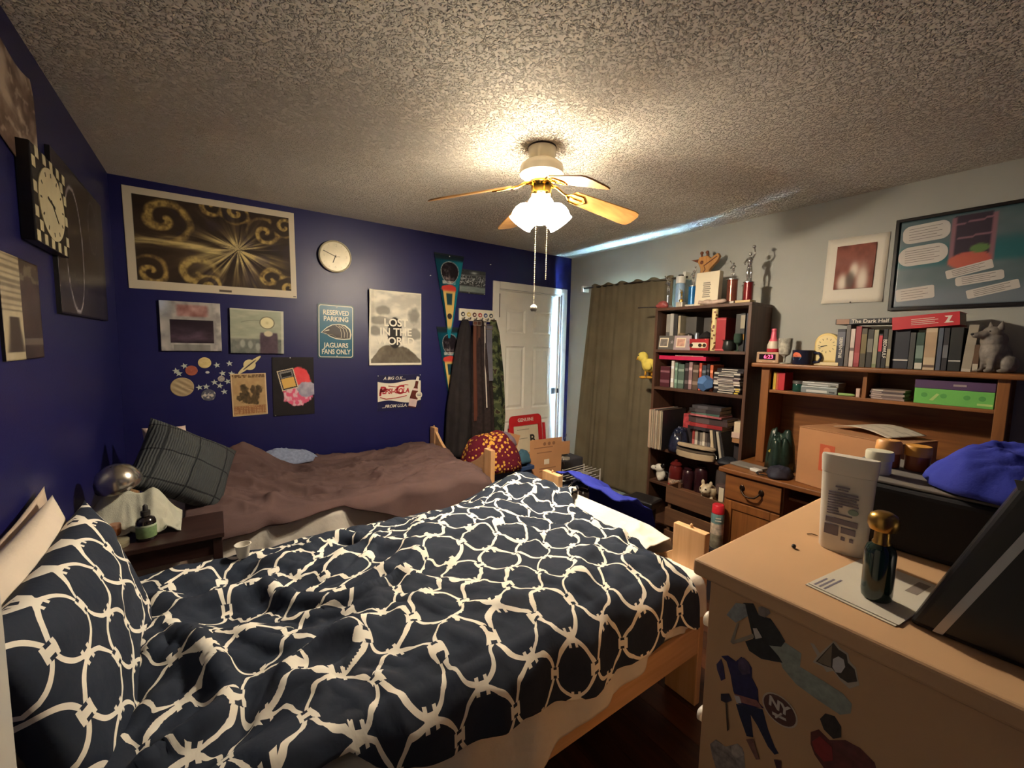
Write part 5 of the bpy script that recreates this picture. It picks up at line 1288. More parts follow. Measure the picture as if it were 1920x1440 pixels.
stk = [(.024, .26, (34, 30, 34), 'black book at the bottom of the third shelf stack'), (.026, .25, (150, 40, 42), 'red book second up in the third shelf stack'), (.034, .30, (74, 58, 58), 'thick brown book in the middle of the third shelf stack'), (.018, .30, (62, 50, 50), 'thin umber book in the middle of the third shelf stack'), (.014, .24, (176, 96, 100), 'rose book near the top of the third shelf stack'), (.014, .23, (74, 110, 98), 'green book near the top of the third shelf stack'), (.028, .24, (56, 50, 52), 'dark book second from the top of the third shelf stack'), (.024, .22, (66, 62, 66), 'grey book on top of the third shelf stack')]
for w_, L, c, lb in stk:
    book(lb, (2.985+rn.uniform(-.01, .01), 1.70+rn.uniform(-.015, .015), zz), w_, L, .17, c, rot=RW+rn.uniform(-.06, .06), lay=True, group='third shelf flat stack', bands=((.2, .55, tuple(min(255, k+30) for k in c)),)); zz += w_+.0006
def zipcase():
    t = thing('zip_case', 'oval beige zip case lying open on the third shelf edge', 'case', (2.90, 1.715, Z3), (0, 0, RW+.1))
    BE = M('beige_canvas', (186, 166, 136), .85, var=.12, bump=.2, bs=200)
    MB().prism([], 0, 0) if False else None
    ell_ = [(.145*math.cos(2*PI*k/40), .06*math.sin(2*PI*k/40)) for k in range(40)]
    def slab(z0, z1, s, nm, m, tilt=0):
        n = 40; R = Matrix.Translation((0, .06, 0)) @ Matrix.Rotation(tilt, 4, 'X') @ Matrix.Translation((0, -.06, 0)) if tilt else Matrix.Identity(4)
        vs = [(x*s, y*s, z0) for x, y in ell_]+[(x, y, (z0+z1)/2) for x, y in ell_]+[(x*s, y*s, z1) for x, y in ell_]
        fs = [tuple(range(n-1, -1, -1)), tuple(range(2*n, 3*n))]
        for j in (0, 1): fs += [(j*n+i, j*n+(i+1) % n, (j+1)*n+(i+1) % n, (j+1)*n+i) for i in range(n)]
        return MB().add(vs, fs, R).build(nm, m, t, smooth='auto')
    slab(0, .045, .96, 'base', BE); slab(.048, .058, .985, 'zip_band', M('dark_zip', (96, 84, 70), .6)); slab(.06, .085, .95, 'lid', BE, math.radians(-9))
    MB().tube([(.14, 0, .053), (.165, -.02, .045), (.17, -.03, .03)], .003, 6).build('zip_pull', CHR, t)
zipcase()
pile('black_pouch', 'flat black pouch at the front right of the third shelf', 'pouch', .15, .13, .03, M('black_pouch', (26, 30, 40), .6), (2.955, 1.497, Z3), 0, 50, n=40, flat=4)
rbox('card_box', 'cream box on top at the right end of the third shelf', 'box', (2.99, 1.45, Z3+.225), .075, .14, .075, M('cream_box', (222, 204, 174), .6), group='third shelf boxes')
rbox('card_box', 'pinkish white box second down at the right of the third shelf', 'box', (2.985, 1.458, Z3+.185), .085, .14, .0395, M('pinkish_box', (214, 186, 170), .6), group='third shelf boxes')
rbox('card_box', 'brown box under the pinkish white one at the right of the third shelf', 'box', (2.99, 1.455, Z3+.15), .082, .14, .0345, M('tan_box', (170, 124, 82), .6), group='third shelf boxes')
rbox('card_box', 'dark box at the bottom right of the third shelf', 'box', (3.03, 1.455, Z3), .085, .13, .1495, M('dark_card', None), group='third shelf boxes')

# --- bottom shelf (z .40) and the crate in front
Z4 = .40
def creamer():
    t = thing('dog_creamer', 'white and black dog shaped jug on the bottom shelf', 'jug', (2.975, 2.055, Z4), RW)
    WHC = M('white_glaze', (232, 226, 212), .2, var=.03)
    MB().ell((.01, 0, .05), (.04, .035, .05)).ell((.0, -.01, .105), (.04, .036, .036)).ell((-.045, -.02, .10), (.028, .022, .02)).ell((.015, -.02, .03), (.022, .022, .03)).build('body', WHC, t, remesh=.005)
    MB().ell((-.072, -.025, .106), (.008, .009, .008)).build('nose', BLK, t, smooth=True)
    MB().ell((.028, -.015, .125), (.018, .014, .032), rot=(0, .7, 0)).build('ear', M('black_glaze', (26, 24, 26), .2), t, smooth=True)
    MB().ell((-.012, -.043, .112), .005, 8, 6).build('eye', BLK, t, smooth=True)
    MB().tube([(.045, 0, .09), (.075, 0, .08), (.07, 0, .04), (.04, 0, .03)], .007, 8).build('handle', M('black_glaze', None), t, smooth=True)
creamer()
lath('jar', 'glossy oxblood jar with a pale painted face on the bottom shelf', 'jar', (2.965, 1.905, Z4), [(.046, 0), (.052, .01), (.053, .12), (.048, .15), (.04, .165)], M('oxblood_glaze', (104, 34, 32), .2, var=.1), (('lid', [(.043, .165), (.045, .175), (.03, .19), (.012, .195), (.014, .207), (.003, .212)], M('oxblood_glaze', None)), ('label_band', [(.0535, .02), (.0538, .021), (.0545, .06), (.0535, .061)], M('face_band', (196, 170, 146), .4, var=.6, vs=70)), ('red_band', [(.0535, .002), (.0548, .006), (.0548, .018), (.0535, .02)], M('face_red', (176, 40, 44), .4))), 'bottom shelf jars')
MAR = M('dark_maroon_glaze', (52, 24, 30), .25, var=.1)
lath('jar', 'dark maroon jar right of the oxblood jar on the bottom shelf', 'jar', (2.965, 1.795, Z4), [(.04, 0), (.046, .01), (.047, .13), (.04, .15), (.03, .16)], MAR, (('lid', [(.034, .16), (.036, .168), (.01, .18)], MAR),), 'bottom shelf jars')
lath('jar', 'tall dark maroon jar behind the crate on the bottom shelf', 'jar', (2.965, 1.69, Z4), [(.046, 0), (.05, .01), (.05, .16), (.046, .19), (.03, .205)], MAR, (('lid', [(.036, .205), (.038, .213), (.012, .225)], MAR),), 'bottom shelf jars')
lath('glass_jar', 'clear glass jar at the right end of the bottom shelf', 'jar', (2.985, 1.54, Z4), [(.044, 0), (.047, .01), (.047, .2), (.04, .215), (.037, .215), (.043, .2), (.043, .012)], M('pale_glass', (120, 108, 104), .1, var=.05, alpha=.35), (('contents', [(.04, .013), (.041, .1), (.03, .11)], M('pink_contents', (150, 104, 96), .6, var=.3, vs=60)),))
def crate():
    t = thing('slatted_crate', 'brown slatted wooden crate pulled out in front of the bookcase', 'crate', (0, 0, 0))
    CW = WOOD('crate_wood_y', (96, 66, 46), (124, 88, 62), 'y', .6)
    x0, x1, y0, y1 = 2.765, 2.925, 1.40, 1.85
    for z0, z1 in ((.325, .455), (.15, .285), (.02, .11)):
        MB().box(x0, x0+.014, y0, y1, z0, z1).build('slat', CW, t, bevel=.002)
        for ya in (y0, y1-.014): MB().box(x0+.0145, x1, ya, ya+.014, z0, z1).build('slat', CW, t, bevel=.002)
    for ya in (y0+.0145, y1-.0375):
        for xa in (x0+.0145, x1-.025): MB().box(xa, xa+.023, ya, ya+.023, 0, .45).build('corner_post', CW, t)
    MB().box(x0+.015, x1, y0+.038, y1-.038, .405, .417).build('tray', CW, t)
crate()
def pig():
    t = thing('piggy_bank', 'cream piggy bank sitting in the slatted crate', 'piggy bank', (2.845, 1.56, .4175), RW)
    PG = M('cream_glaze', (214, 196, 164), .3, var=.06)
    MB().ell((0, .0, .065), (.055, .05, .05)).ell((-.005, -.04, .078), (.042, .035, .038)).ell((-.005, -.072, .07), (.02, .012, .016)).ell((-.03, -.03, .125), (.013, .01, .022)).ell((.028, -.03, .125), (.013, .01, .022)).ell((-.03, -.02, .015), (.016, .016, .02)).ell((.03, -.02, .015), (.016, .016, .02)).ell((.03, .02, .015), (.016, .016, .02)).ell((-.03, .02, .015), (.016, .016, .02)).build('body', PG, t, remesh=.005)
    for x in (-.024, .014): MB().ell((x, -.07, .092), .005, 8, 6).build('eye', BLK, t, smooth=True)
    for x in (-.011, .002): MB().ell((x, -.084, .071), .003, 8, 6).build('nostril', BLK, t, smooth=True)
pig()
rbox('tag_card', 'white card with a dark dot beside the piggy bank', 'card', (2.85, 1.475, .4175), .035, .004, .11, M('white_card', None))

# ================================================================== things on the floor by the bookcase
def blackbox():
    t = thing('retail_box', 'black cardboard carton with an orange panel at the foot of the front bed', 'box', (2.50, 1.98, 0), math.radians(-72))
    MB().box(-.13, .13, 0, .24, 0, .30).build('carton', M('black_carton', (34, 32, 40), .5, var=.15), t, bevel=.002)
    MB().prism([(-.13, .12), (-.02, .12), (-.04, .30), (-.13, .30)], -.001, 0).build('orange_panel', M('orange_print', (216, 84, 40), .5), t)
    for k in range(6): MB().box(.1305, .131, .03, .21-(k % 3)*.03, .06+k*.035, .072+k*.035).build('print_line', M('grey_print', (120, 116, 124), .6), t)
    b = quick('black_case', MB().box(-.11, .11, -.09, .09, 0, .06), M('black_plastic', (26, 25, 28), .35), 'ribbed black plastic case on top of the black carton', 'case', loc=(2.62, 1.94, .3), rot=math.radians(-80), bevel=.012, seg=3)
    for k in range(9): MB().box(-.09+k*.02, -.085+k*.02, -.093, -.0895, .015, .045).build('rib', M('black_plastic', None), b)
blackbox()
def can():
    t = thing('spray_can', 'tall spray can with red cap standing by the desk pedestal', 'spray can', (2.56, 1.335, .0), 0)
    MB().box(-.06, .06, -.06, .06, 0, .24).build('stand_box', M('dark_card', None), t, bevel=.002)
    MB().lathe([(.036, .24), (.038, .245), (.038, .33)], 28).build('lower_label', M('can_grey_pattern', (150, 142, 122), .4, var=.4, vs=40), t, smooth='auto')
    MB().lathe([(.038, .33), (.038, .40)], 28).build('picture_band', M('can_cream', (206, 190, 170), .4, var=.35, vs=50), t, smooth='auto')
    MB().lathe([(.038, .40), (.038, .45), (.034, .46)], 28).build('upper_label', M('can_teal', (110, 146, 146), .4, var=.15), t, smooth='auto')
    MB().lathe([(.034, .46), (.036, .462), (.035, .51), (.03, .516)], 28).build('cap', M('can_red', (214, 44, 58), .35), t, smooth='auto')
    for k, (w_, z) in enumerate(((.03, .437), (.036, .420))): MB().box(-w_/2, w_/2, -.0385, -.0375, z-.004, z+.004, Matrix.Rotation(-1.0, 4, 'Z')).build('print_line', WHT, t)
can()
pile('dark_clothes', 'dark clothes heaped on the floor in front of the slatted crate', 'clothes', .5, .40, .16, M('dark_olive_cloth', (62, 54, 44), .95, var=.3, vs=12), (2.40, 1.60, 0), 0, 61, n=70)
lath('mug', 'pale mug lying among the clothes by the crate', 'mug', (2.43, 1.36, .13), [(.03, 0), (.036, .004), (.038, .08), (.035, .08), (.032, .008)], M('pale_mug', (176, 156, 130), .4), (), seg=24, rot=(math.radians(25), 0, 0))
quick('floor_box', MB().box(-.1, .1, -.12, .12, 0, .128), M('dark_card', None), 'low dark box on the floor under the mug', 'box', loc=(2.43, 1.37, 0), rot=.2, bevel=.002)
pile('tissue', 'crumpled white paper beside the spray can', 'paper', .12, .1, .05, M('crumpled_paper', (214, 204, 186), .8), (2.46, 1.28, .135), 0, 66, n=40)

# ================================================================== desk with hutch
OAK = WOOD('oak_y', (116, 70, 34), (150, 96, 50), 'y', .42)
OAKZ = WOOD('oak_z', (116, 70, 34), (150, 96, 50), 'z', .42)
BRZ = M('bronze_pull', (54, 40, 30), .35, .8)
def desk():
    t = thing('desk', 'oak desk with pedestal drawer under the hutch shelf', 'desk', (0, 0, 0))
    MB().box(2.595, 3.222, .17, 1.372, .716, .746).build('desk_top', OAK, t, bevel=.008, seg=3)
    for y0, y1 in ((1.0, 1.338), (.2, .52)):
        MB().box(2.63, 3.2, y0, y1, .05, .715).build('pedestal', OAKZ, t, bevel=.002)
        dr = MB().box(2.612, 2.6295, y0+.008, y1-.008, .555, .705).build('drawer_front', OAK, t, bevel=.004)
        ym = (y0+y1)/2
        h = MB().tube([(2.611, ym+.055, .645), (2.59, ym+.052, .635), (2.582, ym+.03, .612), (2.58, ym, .606), (2.582, ym-.03, .612), (2.59, ym-.052, .635), (2.611, ym-.055, .645)], .0055, 8).build('handle', BRZ, dr, smooth=True)
        for s in (-1, 1): MB().ell((2.61, ym+s*.055, .645), (.006, .016, .02), 10, 8).build('handle_plate', BRZ, dr, smooth=True)
        d = MB().box(2.612, 2.6295, y0+.008, y0+.058, .07, .545).box(2.612, 2.6295, y1-.058, y1-.008, .07, .545).box(2.612, 2.6295, y0+.058, y1-.058, .07, .12).box(2.612, 2.6295, y0+.058, y1-.058, .495, .545).build('door', OAKZ, t, bevel=.003)
        MB().box(2.619, 2.629, y0+.06, y1-.06, .122, .493).build('door_panel', OAKZ, d, bevel=.006)
    MB().box(2.68, 3.1, .525, .995, .63, .645).build('keyboard_tray', OAK, t, bevel=.003)
    MB().box(3.17, 3.19, .52, 1.0, .2, .715).build('modesty_panel', OAK, t)
desk()
def hutch():
    t = thing('desk_hutch', 'oak hutch on the desk with a shelf and wide top board', 'hutch', (0, 0, 0))
    MB().box(2.905, 3.225, .195, 1.362, 1.376, 1.403).build('top_board', OAK, t, bevel=.008, seg=3)
    for y0, y1 in ((1.262, 1.312), (.245, .285)):
        MB().box(2.945, 2.975, y0, y1, .7465, 1.376).build('post', OAKZ, t, bevel=.003)
        MB().box(2.975, 3.205, y0+.014, y1-.014, .7465, 1.376).build('side_panel', OAKZ, t)
    MB().box(2.955, 3.2, .285, 1.262, 1.213, 1.232).build('shelf', OAK, t, bevel=.002)
    MB().box(2.965, 3.2, .765, .783, 1.232, 1.376).build('divider', OAKZ, t)
    MB().box(3.206, 3.216, .25, 1.31, .7465, 1.376).build('back_panel', OAK, t)
hutch()
HT = 1.4035
def radio():
    t = thing('clock_radio', 'tan clock radio with red digits at the left end of the hutch', 'clock radio', (2.955, 1.288, HT), RW)
    MB().box(-.068, .068, 0, .09, 0, .072).build('case', M('radio_tan', (176, 142, 110), .45, var=.04), t, bevel=.006, seg=3)
    MB().box(-.05, .05, -.001, 0, .022, .058).build('display', M('radio_black', (30, 14, 26), .2), t)
    text('6:23', .034, M('red_digits', (255, 60, 90), .4, var=0, emit=2.2, ecol=(1, .05, .12)), t, .008, -.0016, .04)
    MB().box(.035, .05, -.001, 0, .008, .013).box(-.05, -.03, -.001, 0, .008, .011).build('badge', M('radio_badge', (210, 190, 160), .4), t)
radio()
lath('bottle', 'white bottle with pink neck and red base standing on the clock radio', 'bottle', (3.0, 1.276, HT+.0725), [(.034, 0), (.035, .003), (.035, .022)], M('bottle_red', (196, 52, 66), .35), (('white_body', [(.035, .022), (.034, .045), (.026, .07)], M('bottle_cream', (214, 202, 180), .4)), ('pink_neck', [(.026, .07), (.018, .09), (.013, .135), (.015, .137), (.014, .15), (.004, .154)], M('bottle_pink', (222, 96, 116), .35))))
lath('goblet', 'etched clear glass goblet between the pink bottle and the mug', 'goblet', (2.965, 1.19, HT), [(.026, 0), (.026, .004), (.006, .01), (.006, .04), (.012, .048), (.03, .06), (.037, .10), (.039, .16), (.037, .16), (.034, .1), (.026, .064)], M('etched_glass', (176, 172, 158), .25, var=.45, vs=35))
def mug():
    t = thing('mug', 'navy mug with an orange sunset picture on the hutch', 'mug', (2.96, 1.085, HT), RW)
    NV = M('navy_glaze', (30, 34, 56), .3, var=.06)
    MB().lathe([(.05, 0), (.055, .006), (.056, .085), (.058, .088), (.053, .088), (.051, .01)], 32).build('body', NV, t, smooth='auto')
    MB().tube([(.05, 0, .075), (.085, 0, .072), (.095, 0, .045), (.082, 0, .02), (.05, 0, .015)], .007, 10).build('handle', NV, t, smooth=True)
    def curved(pts, m, nm, off):
        mb = MB(); n = len(pts)
        mb.add([(.0565*math.sin(x/.0565), -(.0562+off)*math.cos(x/.0565), z) for x, z in pts], [tuple(range(n))]); mb.build(nm, m, t)
    OR = M('sunset_orange', (224, 112, 76), .5)
    for k in range(10):
        a0, a1 = PI*k/10, PI*(k+1)/10
        curved([(-.018+.03*math.cos(a0), .045), (-.018+.03*math.cos(a0), .045+.03*math.sin(a0)), (-.018+.03*math.cos(a1), .045+.03*math.sin(a1)), (-.018+.03*math.cos(a1), .045)], OR, 'sun_print', .0006)
    gr = M('print_green', (60, 100, 80), .5); bl = M('print_blue', (60, 110, 150), .5)
    curved([(-.045, .045), (-.036, .058), (-.028, .045)], gr, 'hill_print', .001); curved([(-.03, .045), (-.018, .055), (-.004, .045)], M('print_navy', (40, 56, 84), .5), 'hill_print', .001); curved([(-.01, .045), (.002, .053), (.011, .045)], gr, 'hill_print', .001)
    curved([(-.046, .045), (.011, .045), (.004, .030), (-.036, .028)], bl, 'water_print', .0008)
mug()
def mantel():
    t = thing('mantel_clock', 'arched gold mantel clock with cream face beside the books', 'clock', (2.975, .972, HT), RW)
    GD = M('clock_gold', (206, 178, 112), .3, .3, var=.05); CF = M('mantel_face', (226, 206, 146), .5, var=.04)
    def arch(w, z0, h, n=14): return [(-w, z0), (w, z0)]+[(w*math.cos(PI*k/n), z0+h+w*math.sin(PI*k/n)) for k in range(n+1)]
    MB().prism(arch(.062, .02, .11), 0, .05).build('case', GD, t, bevel=.003)
    MB().prism(arch(.053, .03, .095), -.003, 0).build('face', CF, t)
    MB().box(-.068, .068, -.012, .055, 0, .02).build('base', M('mantel_base', (222, 204, 160), .4), t, bevel=.003)
    DK = M('clock_black', None)
    for k in range(12):
        a = 2*PI*k/12
        MB().box(-.0015, .0015, -.0036, -.003, .034, .044, Matrix.Translation((0, 0, .118)) @ Matrix.Rotation(a, 4, 'Y')).build('hour_mark', DK, t)
    MB().box(-.003, .042, -.0045, -.0036, -.0015, .0015, Matrix.Translation((0, 0, .118)) @ Matrix.Rotation(math.radians(162), 4, 'Y')).build('hand', DK, t)
    MB().box(-.003, .03, -.0052, -.0045, -.002, .002, Matrix.Translation((0, 0, .118)) @ Matrix.Rotation(math.radians(168), 4, 'Y')).build('hand', DK, t)
mantel()
hb = [(.040, .902, .213, (34, 34, 46), 'SERPENTINE', 'navy paperback titled SERPENTINE next to the mantel clock', ((.55, .93, (90, 92, 104)),)),
 (.020, .870, .238, (96, 88, 82), None, 'tall grey book right of the SERPENTINE paperback', ()),
 (.021, .848, .214, (206, 190, 178), None, 'white book with dark marks on the hutch', ((.42, .5, (110, 90, 84)),)),
 (.026, .823, .228, (146, 46, 52), None, 'crimson book between the white and olive books', ((.1, .35, (166, 70, 74)),)),
 (.026, .796, .216, (74, 66, 48), 'CHRONICLE' if False else None, 'olive book with gold lettering on the hutch', ((.35, .85, (120, 104, 62)),)),
 (.026, .768, .21, (48, 44, 38), None, 'black book with pale print right of the olive book', ((.4, .75, (120, 116, 104)),)),
 (.020, .744, .208, (156, 154, 128), None, 'sage green book on the hutch', ((.02, .1, (120, 130, 90)),)),
 (.017, .724, .185, (40, 36, 38), None, 'black book with a red upper band on the hutch', ((.48, .95, (196, 60, 70)),)),
 (.019, .705, .21, (26, 26, 28), 'BEOWULF', 'black book titled BEOWULF in white', ()),
 (.017, .686, .208, (90, 84, 72), None, 'grey brown book right of BEOWULF', ((.05, .5, (166, 156, 124)),)),
 (.066, .642, .21, (30, 32, 44), None, 'thick dark navy binder with a pale band', ((.20, .235, (206, 200, 190)),)),
 (.022, .594, .19, (62, 62, 60), None, 'charcoal book between the binder and the green book', ()),
 (.030, .565, .19, (40, 66, 56), 'REVOLUTION' if False else None, 'dark green book with a white sticker', ((.02, .18, (200, 196, 184)), (.3, .65, (120, 140, 128)))),
 (.044, .526, .212, (196, 176, 146), None, 'thick cream paperback near the wolf', ((.3, .9, (176, 150, 120)), (.06, .12, (90, 70, 60)))),
 (.018, .492, .212, (78, 84, 100), None, 'steel blue book right of the cream paperback', ()),
 (.020, .471, .212, (40, 38, 44), None, 'black book with grey title near the wolf', ((.3, .6, (110, 110, 114)),)),
 (.044, .436, .212, (24, 26, 26), None, 'thick black binder with a pale band near the wolf', ((.22, .25, (200, 196, 188)),)),
 (.034, .394, .225, (156, 146, 130), None, 'tall greige book leaning beside the wolf', ((0, .06, (186, 178, 164)),)),
 (.020, .365, .13, (96, 70, 50), None, 'short brown book tucked beside the wolf', ((.05, .3, (190, 180, 160)),))]
for w_, y, h, c, ti, lb, bn in hb:
    book(lb, (2.968 if w_ < .06 else 2.985, y, HT), w_-.0012, h, .16, c, title=ti, bands=bn, group='books on the hutch', tilt=(math.radians(3) if 'leaning' in lb else 0), tsize=.022 if ti else None)
book('black book titled The Dark Half lying across the standing books', (2.957, .808, HT+.2395), .030, .250, .17, (24, 22, 26), lay=True, title='The Dark Half', tz=.032, tsize=.028, bands=((.02, .26, (150, 110, 84)), (.27, .34, (90, 90, 94))), group='books lying on the hutch books')
def redbk():
    t = thing('book', 'thick red book lying tilted on top of the hutch books', 'book', (2.955, .553, HT+.214), (0, math.radians(-5), RW), 'books lying on the hutch books')
    R = M('bright_red_cover', (196, 36, 46), .45, var=.06)
    MB().box(-.125, .125, 0, .003, 0, .066).box(-.125, .125, .003, .18, 0, .003).box(-.125, .125, .003, .18, .063, .066).build('cover', R, t, bevel=.001)
    MB().box(-.122, .122, .003, .177, .003, .063).build('pages', PAGES, t)
    for k in range(4): MB().box(-.05, .05-(k % 2)*.012, -.0008, 0, .018+k*.009, .0205+k*.009).build('print_line', WHT, t)
    MB().prism([(.07, .016), (.105, .016), (.098, .022), (.088, .022), (.1, .05), (.072, .05), (.078, .044), (.086, .044), (.076, .022)], -.0008, 0).build('emblem', WHT, t)
redbk()
def wolf():
    t = thing('wolf_statue', 'grey sitting wolf statue at the right end of the hutch', 'statue', (2.99, .312, HT), (0, 0, RW+.8))
    G = M('grey_stone_fur', (132, 124, 116), .7, var=.25, vs=30, bump=.5, bs=90, bd=.004)
    m = MB()
    m.ell((.022, .01, .07), (.046, .05, .07), rot=(0, .25, 0)).ell((-.008, 0, .105), (.044, .044, .07), rot=(0, .12, 0)).ell((-.010, 0, .148), (.044, .042, .042)).ell((.012, 0, .15), (.03, .036, .04))
    m.ell((-.016, 0, .186), (.036, .034, .030)).ell((-.05, 0, .178), (.032, .022, .018), rot=(0, -.15, 0)).ell((-.076, 0, .173), (.024, .016, .014))
    for s in (-1, 1):
        m.tube([(-.018, s*.022, .10), (-.028, s*.024, .05), (-.03, s*.024, .008)], [.02, .014, .012], 10).ell((-.038, s*.024, .009), (.018, .012, .009))
        m.ell((.035, s*.04, .04), (.036, .02, .04)).ell((.008, s*.046, .01), (.03, .014, .01))
    m.tube([(.06, .0, .02), (.085, .03, .012), (.07, .06, .01)], [.018, .016, .008], 8)
    m.build('body', G, t, remesh=.0045, sm_it=2)
    for s in (-1, 1):
        MB().lathe([(.014, 0), (.010, .016), (.001, .038)], 10, Matrix.Translation((-.004, s*.021, .202)) @ Matrix.Rotation(s*-.25, 4, 'X')).build('ear', G, t, smooth=True)
        MB().ell((-.042, s*.019, .192), .0035, 8, 6).build('eye', BLK, t, smooth=True)
    MB().ell((-.097, 0, .178), (.006, .007, .006), 8, 6).build('nose', BLK, t, smooth=True)
wolf()
# hutch shelf
HS = 1.2325
book('small yellow book at the left of the hutch shelf', (2.985, 1.245, HS), .018, .115, .12, (206, 170, 62), group='small books on the hutch shelf')
book('thin orange book beside the small yellow book', (2.985, 1.2285, HS), .012, .115, .12, (190, 84, 50), group='small books on the hutch shelf')
book('small red book right of the thin orange book', (2.98, 1.202, HS), .036, .113, .12, (186, 34, 46), group='small books on the hutch shelf')
lath('candle_jar', 'small green glass jar with metal lid on the hutch shelf', 'jar', (2.985, 1.108, HS), [(.026, 0), (.029, .004), (.029, .045), (.026, .05)], M('green_jar_glass', (28, 74, 62), .12, var=.1, spec=.8), (('lid', [(.03, .05), (.03, .066), (.028, .068)], M('tin_lid', (150, 148, 144), .35, .8)),))
def device(label, y, z, w_, d, h, c, face):
    t = thing('silver_device', label, 'device', (2.962, y, z), RW+.05, 'silver devices')
    MB().box(-w_/2, w_/2, 0, d, 0, h).build('case', M('dev_%d' % c[0], c, .35, .4, var=.05), t, bevel=.004)
    MB().box(-w_/2+.03, w_/2-.05, -.001, 0, h*.15, h*.5).build('front_strip', M('dev_strip', (206, 208, 204), .4), t)
    MB().box(w_/2-.04, w_/2-.012, -.001, 0, h*.2, h*.4).build('slot', M('dev_dark', (60, 64, 64), .4), t)
device('larger silver device lying on the hutch shelf', .99, HS, .185, .16, .042, (150, 158, 156), 1)
device('smaller silver device on top of the larger one', .985, HS+.0425, .185, .14, .026, (166, 166, 160), 1)
quick('highlighter', MB().tube([(-.035, 0, .008), (.03, 0, .008), (.04, 0, .008)], [.008, .008, .004], 10), M('lime_plastic', (170, 206, 130), .4), 'pale green highlighter lying on the hutch shelf', 'highlighter', loc=(2.975, .858, HS), rot=RW+.3)
rbox('eraser', 'small pale upright block beside the shelf divider', 'block', (2.962, .80, HS), .018, .02, .05, M('pale_block', (206, 176, 160), .6))
z = HS
for k, c in enumerate([(150, 130, 124), (120, 104, 100), (166, 150, 140), (96, 84, 86), (150, 132, 120)]):
    t = thing('disc_case', ['lowest pale', 'second brown', 'middle light', 'fourth dark', 'topmost pale'][k]+' disc case in the hutch shelf stack', 'disc case', (2.965, .672+(k % 2)*.006, z), RW+.02*(k % 3-1), 'disc cases on the hutch')
    MB().box(-.07, .07, 0, .125, 0, .0105).build('case', col(c, .3), t, bevel=.001); MB().box(-.062, -.02, -.0006, 0, .003, .008).build('spine_print', WHT if k == 4 else col((200, 180, 170)), t); z += .0109
def gbox():
    t = thing('storage_box', 'bright green storage box with purple lid on the hutch shelf', 'box', (2.955, .427, HS), RW)
    MB().box(-.138, .138, 0, .2, 0, .078).build('box', M('bright_green_card', (112, 190, 90), .5, var=.08), t, bevel=.002)
    MB().box(-.139, .139, 0.002, .2, .0785, .122).build('lid', M('purple_card', (84, 58, 96), .5, var=.06), t, bevel=.002)
    MB().box(-.0, .045, -.0005, .002, .096, .106).build('label', M('purple_label', (166, 150, 150), .5), t)
    MB().prism([(-.08, .02), (-.066, .018), (-.045, .052), (-.055, .056)], -.0008, 0).build('print_mark', M('yellow_green', (176, 206, 120), .5), t); MB().box(.085, .135, -.0008, 0, .012, .022).build('print_mark', M('yellow_green', None), t)
    for x in (-.1, -.03, .05, .1): MB().prism(circ(.012, 14, x, .045), -.0006, 0).build('print_dot', M('mid_green', (84, 160, 76), .5), t)
gbox()
# on the desk
def carton():
    t = thing('carton', 'plain cardboard box with an orange label standing on the desk', 'box', (2.625, .745, .7465), (0, 0, RW-.26))
    CB = M('cardboard', (186, 134, 92), .8, var=.08, vs=6)
    MB().box(-.235, .235, 0, .30, 0, .315).build('box', CB, t, bevel=.003)
    MB().box(-.235, .235, -.003, .15, .3165, .320).build('flap', CB, t); MB().box(-.235, .235, .151, .303, .3165, .320).build('flap', CB, t)
    lb = MB().box(-.115, -.04, -.001, 0, .10, .245).build('orange_label', M('orange_label', (196, 90, 54), .6, var=.1), t)
    for k in range(3): MB().prism(circ(.018, 14, -.078, .13+k*.042), -.0016, -.001).build('label_mark', M('label_mark', (216, 130, 90), .6), lb)
    pp = paint('paper_sheet', .30, .21, lambda u, v: mixc((214, 204, 186), (150, 140, 126), ((np.sin(v*60) > .5)*(fbm(u*9, v*9, 2) > .5))*.6), 30, 24, PAPER, None, (2.80, .66, 1.078), (-PI/2, 0, RW-.5), curl=lambda u, v: -.022*np.sin(u*PI)*1.0-.01*v)
    tag(pp, 'creased printed paper lying on the cardboard box', 'paper')
carton()
pile('green_bag', 'dark green plastic bag crumpled between the hutch post and the cardboard box', 'bag', .18, .15, .20, M('dark_green_shiny', (30, 48, 40), .3, var=.45, vs=22), (2.86, 1.125, .7465), 0, 77, n=70, flat=5, rough=.8)
quick('yellow_tag', MB().prism([(-.02, 0), (.012, -.004), (.018, .016), (-.008, .022)], -.002, 0), M('yellow_tag', (206, 190, 70), .5), 'small yellow tag on the dark green bag', 'tag', loc=(2.785, 1.15, .86), rot=(0, .3, RW))
rbox('tablet', 'grey flat tablet lying on the desk by the hutch post', 'tablet', (2.70, 1.265, .7465), .19, .10, .014, M('grey_tablet', (130, 124, 116), .5), RW-.15, bevel=.003)
rbox('charger', 'small white charger in front of the grey tablet', 'charger', (2.665, 1.19, .7465), .06, .04, .018, M('white_plastic', None), RW-.3, bevel=.004)
quick('cable_bundle', MB().tube([(.05*math.cos(a*.7)*(1+.1*math.sin(a*3)), .035*math.sin(a*.7), .006+.002*(a % 3)) for a in range(40)], .003, 6), M('black_cable', (24, 24, 28), .5), 'coiled black cable on the desk beside the charger', 'cable', loc=(2.66, 1.13, .7465), smooth=True)
pile('black_pouch', 'soft dark blue pouch on the desk against the cardboard box', 'pouch', .17, .13, .05, M('dark_blue_pouch', (36, 36, 52), .7), (2.70, 1.06, .7465), 0, 71, n=44, flat=3)

